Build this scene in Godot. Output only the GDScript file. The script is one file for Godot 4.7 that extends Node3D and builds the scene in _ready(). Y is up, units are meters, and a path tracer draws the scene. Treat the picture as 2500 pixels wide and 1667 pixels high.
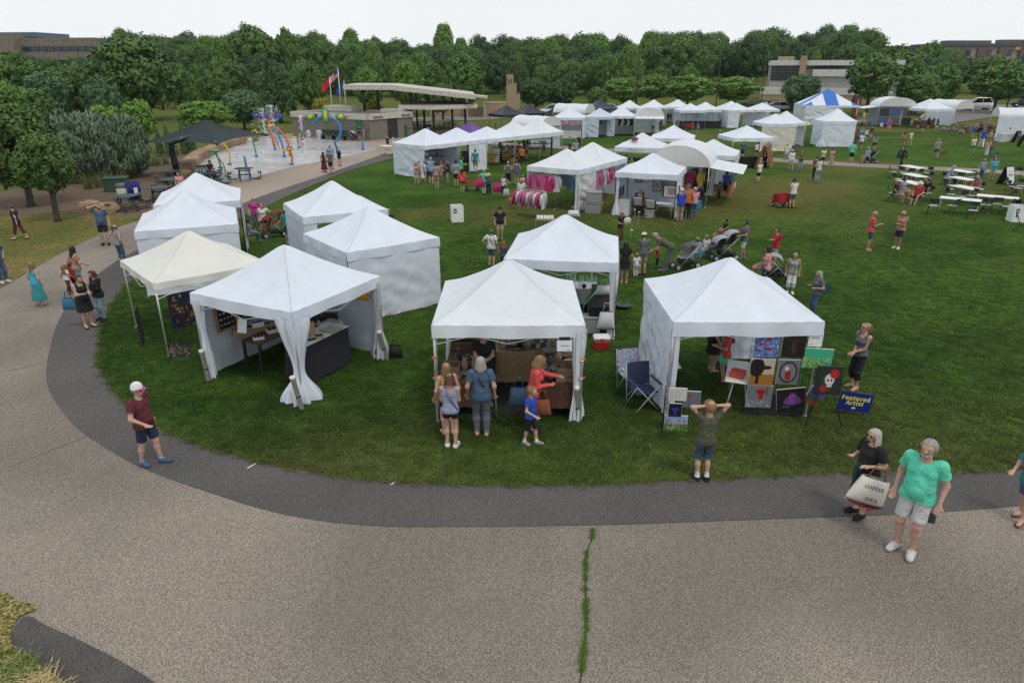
extends Node3D
var rng := RandomNumberGenerator.new()
var taken := {}
var mats := {}
var shared := {}

func numbered(n: String) -> String:
	if taken.has(n):
		taken[n] += 1
		return "%s_%03d" % [n, taken[n]]
	taken[n] = 0
	return n

func thing(n: String,label: String,cat: String,at := Vector3.ZERO,yaw := 0.0,group := "") -> Node3D:
	var o := Node3D.new()
	o.name = numbered(n)
	add_child(o)
	o.position = at
	o.rotation_degrees.y = yaw
	tag(o, label, cat, group)
	return o

func tag(o: Node3D, label: String, cat: String, group := "") -> void:
	o.set_meta("label", label)
	o.set_meta("category", cat)
	if group:
		o.set_meta("group", group)

func part(n: String,m: Mesh,mat: Material,parent: Node,at := Vector3.ZERO,b := Basis()) -> MeshInstance3D:
	var o := MeshInstance3D.new()
	o.name = n
	o.mesh = m
	o.material_override = mat
	parent.add_child(o, true)
	o.transform = Transform3D(b, at)
	return o

func single(n: String,m: Mesh,mat: Material,label: String,cat: String,at := Vector3.ZERO,yaw := 0.0,group := "") -> MeshInstance3D:
	var o := part(numbered(n), m, mat, self, at)
	o.rotation_degrees.y = yaw
	tag(o, label, cat, group)
	return o

func ground_piece(n: String, m: Mesh, mat: Material) -> MeshInstance3D:
	var o := part(n, m, mat, self)
	o.set_meta("kind", "structure")
	return o

func lin(r: float, g: float, b: float) -> Color:
	return Color(r, g, b).linear_to_srgb()

func M(r: float, g: float, b: float, rough := 0.75, metal := 0.0) -> StandardMaterial3D:
	var k := "%.3f %.3f %.3f %.2f %.2f" % [r, g, b, rough, metal]
	if not mats.has(k):
		var m := StandardMaterial3D.new()
		m.albedo_color = lin(r, g, b)
		m.roughness = rough
		m.metallic = metal
		mats[k] = m
	return mats[k]

func noise_tex(seed_: int,freq: float,oct: int,lo: Color,hi: Color,size := 512,mid = null) -> NoiseTexture2D:
	var n := FastNoiseLite.new()
	n.seed = seed_
	n.frequency = freq
	n.fractal_octaves = oct
	var t := NoiseTexture2D.new()
	t.width = size
	t.height = size
	t.seamless = true
	t.noise = n
	var g := Gradient.new()
	g.set_color(0, lo)
	g.set_color(1, hi)
	if mid != null:
		g.add_point(0.5, mid)
	t.color_ramp = g
	return t

func bump_tex(seed_: int,freq: float,strength: float,size := 512,oct := 4) -> NoiseTexture2D:
	var n := FastNoiseLite.new()
	n.seed = seed_
	n.frequency = freq
	n.fractal_octaves = oct
	var t := NoiseTexture2D.new()
	t.width = size
	t.height = size
	t.seamless = true
	t.noise = n
	t.as_normal_map = true
	t.bump_strength = strength
	return t

func tex_mat(key: String,col: Color,tex: Texture2D,scale: float,rough := 0.85,bump: Texture2D = null,bscale := 1.0,world := true) -> StandardMaterial3D:
	if not mats.has(key):
		var m := StandardMaterial3D.new()
		m.albedo_color = col
		m.albedo_texture = tex
		m.roughness = rough
		m.uv1_triplanar = true
		m.uv1_world_triplanar = world
		m.uv1_scale = Vector3.ONE * scale
		if bump:
			m.normal_enabled = true
			m.normal_texture = bump
			m.normal_scale = bscale
		mats[key] = m
	return mats[key]

func cloth(r: float, g: float, b: float) -> StandardMaterial3D:
	return tex_mat("cloth %.3f %.3f %.3f" % [r,g,b],lin(r,g,b),T.mottle,1.7,0.9,T.weave,1.0,false)

func ST(smooth := false) -> SurfaceTool:
	var s := SurfaceTool.new()
	s.begin(Mesh.PRIMITIVE_TRIANGLES)
	s.set_smooth_group(0 if smooth else -1)
	return s

func fin(s: SurfaceTool) -> ArrayMesh:
	s.generate_normals()
	return s.commit()

func quad(s: SurfaceTool, a: Vector3, b: Vector3, c: Vector3, d: Vector3) -> void:
	s.add_vertex(a); s.add_vertex(b); s.add_vertex(c)
	s.add_vertex(a); s.add_vertex(c); s.add_vertex(d)

func box(s: SurfaceTool, c: Vector3, size: Vector3, b := Basis()) -> void:
	var h := size / 2.0
	var v := []
	for i in 8:
		v.append(c + b * V(h.x if i & 1 else -h.x,h.y if i & 2 else -h.y,h.z if i & 4 else -h.z))
	for f in [[0,2,3,1],[4,5,7,6],[0,1,5,4],[2,6,7,3],[0,4,6,2],[1,3,7,5]]:
		quad(s, v[f[3]], v[f[2]], v[f[1]], v[f[0]])

func cbox(s: SurfaceTool, c: Vector3, size: Vector3, ch: float, b := Basis()) -> void:
	var h := size / 2.0
	var pr := []
	for y in [[-h.y, ch], [-h.y + ch, 0.0], [h.y - ch, 0.0], [h.y, ch]]:
		var i: float = y[1]
		var ring := []
		for p in [[h.x - i,h.z - i - ch],[h.x - i - ch,h.z - i],[-h.x + i + ch,h.z - i],[-h.x + i,h.z - i - ch],[-h.x + i,-h.z + i + ch],[-h.x + i + ch,-h.z + i],[h.x - i - ch,-h.z + i],[h.x - i,-h.z + i + ch]]:
			ring.append(c + b * V(p[0], y[0], p[1]))
		pr.append(ring)
	for k in 3:
		for j in 8:
			quad(s, pr[k][j], pr[k + 1][j], pr[k + 1][(j + 1) % 8], pr[k][(j + 1) % 8])
	for k in [0, 3]:
		for j in range(1, 7):
			s.add_vertex(pr[k][0]); s.add_vertex(pr[k][j + (1 if k == 0 else 0)]); s.add_vertex(pr[k][j + (0 if k == 0 else 1)])

func box_mesh(x: float, y: float, z: float, ch := 0.0) -> ArrayMesh:
	var k := "box %.3f %.3f %.3f %.3f" % [x, y, z, ch]
	if not shared.has(k):
		var s := ST()
		if ch > 0.0:
			cbox(s, Vector3.ZERO, V(x, y, z), ch)
		else:
			box(s, Vector3.ZERO, V(x, y, z))
		shared[k] = fin(s)
	return shared[k]

func tube(s: SurfaceTool, pts: Array, radii, n := 8, caps := true) -> void:
	var rings := []
	var up := Vector3.UP
	var last := Vector3.ZERO
	for i in pts.size():
		var d: Vector3 = (pts[mini(i + 1, pts.size() - 1)] - pts[maxi(i - 1, 0)]).normalized()
		if i == 0:
			up = Vector3.UP if absf(d.y) < 0.9 else Vector3.RIGHT
		var x: Vector3
		if last == Vector3.ZERO:
			x = up.cross(d).normalized()
		else:
			x = (last - d * last.dot(d)).normalized()
		last = x
		var y := d.cross(x)
		var r: float = radii[i] if radii is Array else radii
		var ring := []
		for j in n:
			var a := TAU * j / n
			ring.append(pts[i] + (x * cos(a) + y * sin(a)) * r)
		rings.append(ring)
	for i in pts.size() - 1:
		for j in n:
			quad(s, rings[i][j], rings[i + 1][j], rings[i + 1][(j + 1) % n], rings[i][(j + 1) % n])
	if caps:
		for e in [0, pts.size() - 1]:
			for j in n:
				s.add_vertex(pts[e])
				s.add_vertex(rings[e][j if e == 0 else (j + 1) % n])
				s.add_vertex(rings[e][(j + 1) % n if e == 0 else j])

func tube_mesh(pts: Array, radii, n := 8) -> ArrayMesh:
	var s := ST(true)
	tube(s, pts, radii, n)
	return fin(s)

func rod(a: Vector3, b: Vector3, r: float, n := 6) -> ArrayMesh:
	return tube_mesh([a, b], r, n)

func lathe(s: SurfaceTool,prof: Array,n := 16,c := Vector3.ZERO,b := Basis(),squash := 1.0) -> void:
	var rings := []
	for p in prof:
		var ring := []
		for j in n:
			var a := TAU * j / n
			ring.append(c + b * V(cos(a) * p.x, p.y, sin(a) * p.x * squash))
		rings.append(ring)
	for i in prof.size() - 1:
		for j in n:
			quad(s, rings[i][j], rings[i + 1][j], rings[i + 1][(j + 1) % n], rings[i][(j + 1) % n])

func lathe_mesh(prof: Array, n := 16) -> ArrayMesh:
	var s := ST(true)
	lathe(s, prof, n)
	return fin(s)

func slab(s: SurfaceTool,pts: PackedVector2Array,y0: float,y1: float,sides := true) -> void:
	var tri := Geometry2D.triangulate_polygon(pts)
	for i in range(0, tri.size(), 3):
		var q := [pts[tri[i]], pts[tri[i + 1]], pts[tri[i + 2]]]
		for v in q:
			s.add_vertex(V(v.x, y1, v.y))
		if sides:
			q.reverse()
			for v in q:
				s.add_vertex(V(v.x, y0, v.y))
	if sides:
		for i in pts.size():
			var a := pts[i]
			var b := pts[(i + 1) % pts.size()]
			quad(s, V(a.x, y0, a.y), V(b.x, y0, b.y), V(b.x, y1, b.y), V(a.x, y1, a.y))

func slab_mesh(pts: PackedVector2Array, y0: float, y1: float, sides := true) -> ArrayMesh:
	var s := ST()
	slab(s, pts, y0, y1, sides)
	return fin(s)

func grid(s: SurfaceTool, nu: int, nv: int, f: Callable, uv := false) -> void:
	var p := []
	for j in nv + 1:
		for i in nu + 1:
			p.append(f.call(float(i) / nu, float(j) / nv))
	for j in nv:
		for i in nu:
			var k := j * (nu + 1) + i
			var q := [k, k + nu + 1, k + nu + 2, k, k + nu + 2, k + 1]
			for t in q:
				if uv:
					s.set_uv(U(float(t % (nu + 1)) / nu, float(t / (nu + 1)) / nv))
				s.add_vertex(p[t])

func grid_mesh(nu: int, nv: int, f: Callable, uv := false) -> ArrayMesh:
	var s := ST(true)
	grid(s, nu, nv, f, uv)
	return fin(s)

func spline(ctrl: Array, per := 6) -> PackedVector2Array:
	var o := PackedVector2Array()
	var n := ctrl.size()
	for i in n - 1:
		for k in per:
			o.append(ctrl[i].cubic_interpolate(ctrl[i + 1],ctrl[maxi(i - 1,0)],ctrl[mini(i + 2,n - 1)],float(k) / per))
	o.append(ctrl[n - 1])
	return o

func v2(a: Array) -> PackedVector2Array:
	var o := PackedVector2Array()
	for p in a:
		o.append(U(p.x, p.z))
	return o

func lettering(text: String,size: float,mat: Material,parent: Node,at: Vector3,b := Basis(),weight := 700,depth := 0.004,font := "Droid Sans") -> MeshInstance3D:
	var f := SystemFont.new()
	f.font_names = PackedStringArray([font])
	f.font_weight = weight
	var t := TextMesh.new()
	t.text = text
	t.font = f
	t.font_size = 32
	t.pixel_size = size / 32.0
	t.depth = depth
	t.curve_step = 2.0
	return part("lettering", t, mat, parent, at, b)

func land(x: float, z: float) -> float:
	var d := sqrt(x * x + z * z)
	return maxf(0.0, d - 120.0) * 0.013

func V(x: float, y: float, z: float) -> Vector3: return Vector3(x, y, z)

func U(x: float, y: float) -> Vector2: return Vector2(x, y)

var T := {}

func _ready() -> void:
	rng.seed = 7
	camera_and_light()
	make_textures()
	make_ground()
	make_trees()
	make_buildings()
	make_splash_pad()
	make_park_things()
	make_tents()
	make_stalls()
	make_mid_stalls()
	make_people()
	make_grass()

func camera_and_light() -> void:
	var cam := Camera3D.new()
	cam.name = "camera"
	cam.position = V(0, 6.85, 0)
	cam.rotation_degrees.x = -21.7
	cam.fov = 53.13
	cam.far = 3000.0
	add_child(cam)
	var e := Environment.new()
	e.background_mode = Environment.BG_SKY
	var sky := ProceduralSkyMaterial.new()
	sky.sky_top_color = lin(0.78, 0.84, 0.91)
	sky.sky_horizon_color = lin(0.905, 0.93, 0.95)
	sky.sky_curve = 0.25
	sky.ground_horizon_color = lin(0.5, 0.52, 0.5)
	sky.ground_bottom_color = lin(0.12, 0.13, 0.1)
	var cn := FastNoiseLite.new()
	cn.seed = 5
	cn.frequency = 0.012
	cn.fractal_octaves = 5
	var ct := NoiseTexture2D.new()
	ct.width = 1024
	ct.height = 512
	ct.seamless = true
	ct.noise = cn
	var cg := Gradient.new()
	cg.set_color(0, Color(0.0, 0.0, 0.0, 0.0))
	cg.set_color(1, Color(0.62, 0.6, 0.58, 0.5))
	ct.color_ramp = cg
	sky.sky_cover = ct
	sky.sky_energy_multiplier = 1.0
	e.sky = Sky.new()
	e.sky.sky_material = sky
	e.fog_enabled = true
	e.fog_density = 0.0001
	e.fog_light_color = Color(0.86, 0.91, 0.95)
	e.tonemap_mode = Environment.TONE_MAPPER_LINEAR
	e.tonemap_exposure = 1.0
	e.sdfgi_enabled = true
	e.ssao_enabled = true
	e.ssil_enabled = true
	var w := WorldEnvironment.new()
	w.name = "world"
	w.environment = e
	add_child(w)
	var sun := DirectionalLight3D.new()
	sun.name = "sun"
	sun.rotation_degrees = V(-62, 35, 0)
	sun.light_energy = 0.36
	sun.light_color = Color(1.0, 0.97, 0.92)
	sun.light_angular_distance = 11.0
	sun.shadow_enabled = true
	add_child(sun)

func make_textures() -> void:
	T.mottle = noise_tex(3, 0.02, 4, Color(0.86, 0.86, 0.86), Color(1, 1, 1), 256)
	T.mottle_soft = noise_tex(30, 0.012, 4, Color(0.95, 0.95, 0.95), Color(1, 1, 1), 256)
	T.weave = bump_tex(4, 0.03, 6.0, 256, 4)
	T.wrinkle = bump_tex(9, 0.008, 10.0, 512, 4)
	T.speck = speck_tex(11, 0.36, Color(0.62, 0.6, 0.585), Color(0.97, 0.955, 0.93))
	T.speck_bump = bump_tex(12, 0.28, 3.0, 512, 2)
	T.tar = speck_tex(13, 0.3, Color(0.68, 0.67, 0.66), Color(1, 1, 1))
	T.turf = speck_tex(14, 0.09, Color(0.5, 0.52, 0.42), Color(1, 1, 0.95))
	T.chips = speck_tex(15, 0.16, Color(0.42, 0.38, 0.34), Color(1, 0.97, 0.93))
	T.stain = noise_tex(16, 0.012, 5, Color(0.7, 0.7, 0.7), Color(1, 1, 1), 512)
	T.bark = noise_tex(17, 0.05, 4, Color(0.55, 0.5, 0.45), Color(1, 1, 1), 256)

func speck_tex(seed_: int, freq: float, lo: Color, hi: Color) -> NoiseTexture2D:
	var t := noise_tex(seed_, freq, 2, lo, hi, 1024)
	t.noise.noise_type = FastNoiseLite.TYPE_VALUE_CUBIC
	t.color_ramp.set_offset(0, 0.25)
	t.color_ramp.set_offset(1, 0.76)
	return t

func sheet_mat(key: String,tex: Texture2D,scale: float,rough: float,bump: Texture2D = null,bs := 1.0) -> StandardMaterial3D:
	var m := tex_mat(key, Color.WHITE, tex, scale, rough, bump, bs)
	m.vertex_color_use_as_albedo = true
	if rough == 1.0:
		m.metallic_specular = 0.15
	return m

func sheet(poly: PackedVector2Array, y: float, cell: float, col: Callable) -> ArrayMesh:
	var s := ST(true)
	var r := Rect2(poly[0], Vector2.ZERO)
	for p in poly:
		r = r.expand(p)
	var nx := int(ceil(r.size.x / cell))
	var nz := int(ceil(r.size.y / cell))
	var inside := PackedByteArray()
	for j in nz + 1:
		for i in nx + 1:
			inside.append(1 if Geometry2D.is_point_in_polygon(r.position + U(i,j) * cell,poly) else 0)
	for j in nz:
		for i in nx:
			var k := j * (nx + 1) + i
			var n := inside[k] + inside[k + 1] + inside[k + nx + 1] + inside[k + nx + 2]
			var a := r.position + U(i, j) * cell
			var sq := PackedVector2Array([a, a + U(cell, 0), a + U(cell, cell), a + U(0, cell)])
			var got: Array = [sq] if n == 4 else Geometry2D.intersect_polygons(sq, poly)
			for g in got:
				var tri := Geometry2D.triangulate_polygon(g)
				for t in tri:
					var p: Vector2 = g[t]
					s.set_color(col.call(p.x, p.y))
					s.add_vertex(V(p.x, y + land(p.x, p.y), p.y))
	return fin(s)

var n1 := FastNoiseLite.new()
var n2 := FastNoiseLite.new()
var lawn_poly: PackedVector2Array
var field_poly: PackedVector2Array

func lawn_color(x: float, z: float) -> Color:
	var a := n1.get_noise_2d(x * 1.4, z * 2.2) * 0.5 + n2.get_noise_2d(x, z) * 0.5
	var dry := clampf(n1.get_noise_2d(x * 0.5 + 90.0,z * 0.8) * 1.9 - 0.05 + n2.get_noise_2d(x + 40.0,z) * 0.35,0.0,1.0)
	if z > -28.0:
		dry *= 0.35
	dry += clampf(1.0 - U(x - 14.0, z + 40.0).length() / 11.0, 0.0, 1.0) * 0.8
	dry += clampf(1.0 - U((x + 3.0) * 0.5, z + 10.9).length() / 1.5, 0.0, 1.0) * 0.35
	var g := Color(0.108,0.198,0.036).lerp(Color(0.050,0.112,0.021),clampf(a * 1.5 + 0.5,0,1))
	return g.lerp(Color(0.205, 0.185, 0.066), clampf(dry, 0.0, 0.8))

func dry_color(x: float, z: float) -> Color:
	var a := clampf(n1.get_noise_2d(x * 1.2,z * 1.6) + 0.55 + n2.get_noise_2d(x,z) * 0.4,0.0,1.0)
	return Color(0.11, 0.18, 0.04).lerp(Color(0.36, 0.29, 0.125), a)

func hill(x: float, z: float) -> float:
	var d := sqrt(x * x + z * z)
	var az := x / maxf(1.0, -z)
	var up := 3.0 * smoothstep(150.0, 240.0, d)
	up += 5.0 * smoothstep(-0.45, -0.62, az) * smoothstep(125.0, 185.0, d)
	up *= 1.0 - 0.8 * smoothstep(0.5, 0.6, az)
	return up

func make_ground() -> void:
	n1.seed = 21
	n1.frequency = 0.06
	n1.fractal_octaves = 4
	n2.seed = 22
	n2.frequency = 0.35
	n2.fractal_octaves = 3
	var s := ST(true)
	var rings := [0.0,10.0,20.0,30.0,45.0,60.0,80.0,100.0,120.0,135.0,150.0,165.0,180.0,200.0,220.0,250.0,300.0,400.0,700.0,1500.0,2600.0]
	var rows := []
	for r in rings:
		var row := []
		for k in 73:
			var a := TAU * k / 72.0
			var x: float = r * sin(a)
			var z: float = -r * cos(a)
			row.append(V(x,-0.05 + land(x,z) * (1.0 if r < 500.0 else 0.3) + (hill(x,z) if z < 0 else 0.0),z))
		rows.append(row)
	for i in rings.size() - 1:
		for k in 72:
			for q in [rows[i][k],rows[i + 1][k],rows[i + 1][k + 1],rows[i][k],rows[i + 1][k + 1],rows[i][k + 1]]:
				s.set_color(dry_color(q.x * 0.35, q.z * 0.35).lerp(Color(0.11, 0.19, 0.045), 0.45))
				s.add_vertex(q)
	ground_piece("ground", fin(s), sheet_mat("turf far", T.turf, 0.35, 1.0))
	var dark_out := [V(-11.21,0,-62.15),V(-12.66,0,-52.42),V(-13.31,0,-47.98),V(-14.27,0,-42.9),V(-14.84,0,-38.24),V(-15.14,0,-32.09),V(-15.39,0,-27.69),V(-15.11,0,-24.55),V(-14.34,0,-21.55),V(-13.63,0,-19.51),V(-12.57,0,-17.32),V(-11.45,0,-15.32),V(-10.57,0,-14.08),V(-9.21,0,-12.64),V(-8.12,0,-11.75),V(-6.81,0,-10.87),V(-5.29,0,-10.11),V(-3.8,0,-9.48),V(-2.3,0,-9.18),V(-0.54,0,-9.15),V(1.58,0,-9.2),V(3.74,0,-9.32),V(6.69,0,-9.5),V(8.67,0,-9.72),V(11.81,0,-10.12),V(16.69,0,-11.2)]
	var dark_in := [V(-9.9,0,-58.55),V(-11.1,0,-53.83),V(-12.01,0,-49.58),V(-12.97,0,-41.09),V(-13.21,0,-36.77),V(-13.73,0,-31.03),V(-13.48,0,-25.73),V(-13.27,0,-22.77),V(-12.61,0,-20.48),V(-11.7,0,-18.27),V(-10.93,0,-16.73),V(-10.26,0,-15.57),V(-9.26,0,-14.32),V(-7.8,0,-12.84),V(-6.47,0,-11.91),V(-4.72,0,-11.1),V(-2.98,0,-10.62),V(-1.37,0,-10.41),V(0.96,0,-10.35),V(3.34,0,-10.54),V(5.78,0,-10.73),V(9.47,0,-10.87),V(12.94,0,-11.35),V(18.22,0,-12.48)]
	var so := spline(v2(dark_out), 5)
	var si := spline(v2(dark_in), 5)
	var band := PackedVector2Array(so)
	var rev := PackedVector2Array(si)
	rev.reverse()
	band.append_array(rev)
	var plaza := PackedVector2Array()
	for p in v2([V(-10.59,0,-62.79),V(-16.23,0,-50.21),V(-17.21,0,-46.29),V(-17.95,0,-41.38),V(-18.27,0,-36.77),V(-18.24,0,-33.93),V(-18.52,0,-32.19),V(-18.52,0,-30.11),V(-18.37,0,-28.04),V(-18.05,0,-25.91),V(-17.6,0,-23.68),V(-17.36,0,-22.19),V(-17.25,0,-18.61)]):
		plaza.append(p)
	for p in [U(-16, -6), U(-16, 3), U(22, 3), U(32, -14)]:
		plaza.append(p)
	var under := PackedVector2Array(so)
	under.reverse()
	for i in under.size():
		plaza.append(under[i] + U(0, -0.25))
	ground_piece("plaza", sheet(plaza, -0.016, 0.5, func(x, z):
		var a := clampf(n1.get_noise_2d(x * 2.0,z * 2.0) * 1.2 + n2.get_noise_2d(x * 0.8,z * 0.8) * 0.8 + 0.5,0.0,1.0)
		var worn := clampf(1.0 - absf(x - 5.2 - (z + 8.5) * 0.62 + n1.get_noise_2d(z * 3.0,x) * 0.6) / 0.55,0.0,1.0) * clampf((z + 9.0) * 0.8,0.0,1.0)
		return Color(0.30,0.268,0.230).lerp(Color(0.425,0.378,0.322),a).lerp(Color(0.25,0.232,0.212),worn * (0.4 + 0.4 * a))),sheet_mat("aggregate",T.speck,0.2,0.95))
	ground_piece("path", sheet(band, -0.006, 0.5, func(x, z):
		var a := clampf(n1.get_noise_2d(x * 2.0 + 50.0,z * 2.0) + n2.get_noise_2d(x,z) * 0.5 + 0.5,0.0,1.0)
		return Color(0.108,0.099,0.094).lerp(Color(0.146,0.134,0.127),a)),sheet_mat("asphalt",T.tar,0.24,0.95))
	lawn_poly = PackedVector2Array(si)
	for p in [U(62,-20),U(70,-60),U(72,-92),U(40,-99),U(10,-98),U(6,-82),U(-2,-66),U(-8,-58)]:
		lawn_poly.append(p)
	ground_piece("lawn",sheet(lawn_poly,0.004,0.9,func(x,z): return lawn_color(x,z) * 1.12),sheet_mat("turf",T.turf,0.4,1.0))
	field_poly = v2([V(-18.24,0,-33.93),V(-18.52,0,-32.19),V(-18.52,0,-30.11),V(-18.37,0,-28.04),V(-18.05,0,-25.91),V(-17.6,0,-23.68),V(-17.36,0,-22.19),V(-17.25,0,-18.61),V(-24,0,-10),V(-34,0,-20),V(-28.68,0,-34.03),V(-26.19,0,-34.86),V(-24.79,0,-34.65),V(-23.38,0,-35.41),V(-20.24,0,-34.34),V(-19.17,0,-34.65)])
	ground_piece("dry_lawn",sheet(field_poly,-0.004,0.7,dry_color),sheet_mat("turf",T.turf,0.4,1.0))
	ground_piece("mulch_bed",sheet(v2([V(-32.12,0,-39.96),V(-30.73,0,-41.38),V(-30.8,0,-43.71),V(-26.82,0,-45.39),V(-28.6,0,-51.29),V(-29.83,0,-56.09),V(-29.87,0,-61.84),V(-28.65,0,-67.68),V(-27.4,0,-72.91),V(-27.66,0,-69.21),V(-26.35,0,-60.3),V(-24.24,0,-52.88),V(-21.85,0,-46.29),V(-20.16,0,-41.38),V(-19.59,0,-38.62),V(-18.75,0,-34.44),V(-20.24,0,-34.34),V(-23.38,0,-35.41),V(-24.79,0,-34.65),V(-26.19,0,-34.86),V(-28.68,0,-34.03)]),0.0,0.8,func(x,z):
		var a := clampf(n1.get_noise_2d(x * 2.0, z * 2.0) + 0.5, 0.0, 1.0)
		return Color(0.27,0.215,0.175).lerp(Color(0.36,0.30,0.25),a)),sheet_mat("chips",T.chips,0.35,1.0))
	var pave := func(x, z):
		var a := clampf(n1.get_noise_2d(x,z) + n2.get_noise_2d(x * 0.5,z * 0.5) * 0.5 + 0.5,0.0,1.0)
		return Color(0.46, 0.385, 0.32).lerp(Color(0.58, 0.49, 0.41), a)
	ground_piece("court",sheet(v2([V(-18.75,0,-34.44),V(-19.59,0,-38.62),V(-20.16,0,-41.38),V(-21.85,0,-46.29),V(-24.24,0,-52.88),V(-26.35,0,-60.3),V(-27.66,0,-69.21),V(-28.21,0,-75.14),V(-26.01,0,-82.13),V(-16.99,0,-84.36),V(-11.97,0,-86.72),V(-2.53,0,-87.95),V(0.46,0,-80.01),V(-2.07,0,-71.63),V(-7.17,0,-72.91),V(-10.49,0,-62.15),V(-12.56,0,-51.96),V(-14.09,0,-43.22),V(-14.8,0,-38.11),V(-15.17,0,-34.55),V(-15.69,0,-31.2),V(-16.26,0,-29.94)]),-0.011,0.9,pave),sheet_mat("aggregate",T.speck,0.2,0.95))
	var pad := spline(v2([V(-21.79,0,-47.78),V(-24.42,0,-53.59),V(-25.68,0,-57.43),V(-26.93,0,-63.45),V(-27.41,0,-69.6),V(-26.71,0,-73.35),V(-24.59,0,-76.06),V(-20.83,0,-75.14),V(-16.58,0,-71.63),V(-13.54,0,-67.68),V(-12.74,0,-65.5),V(-13.38,0,-62.15),V(-15.09,0,-57.43),V(-16.57,0,-53.35),V(-17.42,0,-49.37),V(-17.89,0,-46.65),V(-18.84,0,-45.57),V(-20.49,0,-46.29),V(-21.79,0,-47.78)]),4)
	pad.remove_at(pad.size() - 1)
	var wet := sheet_mat("wet concrete", T.stain, 0.22, 0.28)
	ground_piece("splash_pad", sheet(pad, -0.005, 0.6, func(x, z):
		var a := clampf(n1.get_noise_2d(x * 1.6,z * 5.0) * 1.6 + n2.get_noise_2d(x * 0.5,z) * 0.7 + 0.72,0.0,1.0)
		return Color(0.46, 0.45, 0.43).lerp(Color(0.66, 0.65, 0.64), a)), wet)
	var walk := v2([V(-2.93,0,-72.48),V(3.63,0,-68.82),V(9.48,0,-65.85),V(16.35,0,-62.47),V(21.82,0,-58.83),V(24.22,0,-56.89),V(29.66,0,-54.07),V(34.93,0,-51.96),V(37.47,0,-50.21),V(43.16,0,-44.2),V(41.11,0,-41.98),V(36.03,0,-48.17),V(33.68,0,-50),V(28.56,0,-51.96),V(23.28,0,-54.56),V(20.94,0,-56.36),V(15.73,0,-60),V(9.1,0,-63.12),V(3.5,0,-66.21),V(-2.84,0,-70)])
	ground_piece("footpath",sheet(walk,0.012,1.2,func(x,z): return Color(0.36,0.29,0.25) * (1.0 + n1.get_noise_2d(x,z) * 0.25)),sheet_mat("asphalt",T.tar,0.24,0.95))
	var lot := v2([V(55.63,0,-99.12),V(64.45,0.12,-112.38),V(120.76,1.46,-198.47),V(313.93,6.21,-508.38),V(631.67,13.43,-964.28),V(177.38,2.41,-248.78),V(142.79,1.37,-174.5),V(118.87,0.7,-126.81),V(86.31,0.13,-97.23),V(80.86,0.23,-111.6),V(72.86,0.15,-109.06),V(61.3,0,-99.12)])
	ground_piece("car_park",sheet(lot,0.02,6.0,func(x,z): return Color(0.24,0.23,0.22) * (1.0 + n1.get_noise_2d(x * 0.5,z * 0.5) * 0.3)),sheet_mat("asphalt",T.tar,0.24,0.95))
	var kerb := ST()
	var ka := V(55.74, 0, -99.12)
	var kb := V(120.76, 1.46, -198.47)
	tube(kerb,[ka + V(0,0.03,0),ka.lerp(kb,0.5) + V(0,0.03,0),kb + V(0,0.03,0)],0.22,4)
	ground_piece("kerb", fin(kerb), M(0.36, 0.31, 0.25))
	var road := v2([V(-15.77,0,-110.44),V(-3.29,0,-115.5),V(7.77,0.22,-136.7),V(19.38,0.23,-136.46),V(33.58,0.2,-131.26),V(41.2,0.1,-120.5),V(49,0,-105.8),V(57.4,0,-102.35),V(55.63,0,-99.12),V(46.7,0,-100.71),V(38.84,0,-113.43),V(31.52,0.09,-122.97),V(18.14,0.11,-127.54),V(7.21,0.09,-126.71),V(-3.02,0,-105.8),V(-14.64,0,-102.35)])
	ground_piece("road",sheet(road,0.018,5.0,func(x,z): return Color(0.32,0.29,0.265) * (1.0 + n1.get_noise_2d(x,z) * 0.2)),sheet_mat("asphalt",T.tar,0.24,0.95))
	ground_piece("asphalt_patch",sheet(spline(v2([V(-6.6,0,-7.2),V(-6.57,0,-6.9),V(-6.26,0,-6.56),V(-5.91,0,-6.41),V(-5.68,0,-6.24),V(-5.44,0,-6.06),V(-4.96,0,-5.59),V(-3.9,0,-5.81),V(-4.3,0,-6.12),V(-4.8,0,-6.4),V(-5.19,0,-6.59),V(-5.71,0,-6.83),V(-6.23,0,-7.05),V(-6.46,0,-7.18)]),3),-0.006,0.3,func(x,z): return Color(0.105,0.097,0.09) * (1.0 + n2.get_noise_2d(x * 2.0,z * 2.0) * 0.5)),sheet_mat("asphalt",T.tar,0.24,0.95))
	var nook := spline(v2([V(-7.67,0,-7.77),V(-7.25,0,-7.67),V(-7.05,0,-7.59),V(-6.85,0,-7.45),V(-6.63,0,-7.41),V(-6.5,0,-7.3),V(-6.63,0,-7.2),V(-6.58,0,-6.9),V(-6.26,0,-6.56),V(-5.91,0,-6.41),V(-5.68,0,-6.24),V(-5.45,0,-6.06),V(-5.1,0,-5.59),V(-6.72,0,-5.59)]),3)
	ground_piece("verge",sheet(nook,0.012,0.25,func(x,z): return Color(0.16,0.2,0.05).lerp(Color(0.4,0.32,0.16),clampf(n2.get_noise_2d(x * 3.0,z * 3.0) * 1.2 + 0.7,0.0,1.0))),sheet_mat("turf",T.turf,0.4,1.0))
	nook_poly = nook
	var ck := ST()
	var cp := crack_line()
	for i in cp.size() - 1:
		var w := 0.012
		quad(ck,cp[i] + V(-w,-0.011,0),cp[i + 1] + V(-w,-0.011,0),cp[i + 1] + V(w,-0.011,0),cp[i] + V(w,-0.011,0))
	ground_piece("paving_crack", fin(ck), M(0.05, 0.045, 0.035, 1.0))
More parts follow.
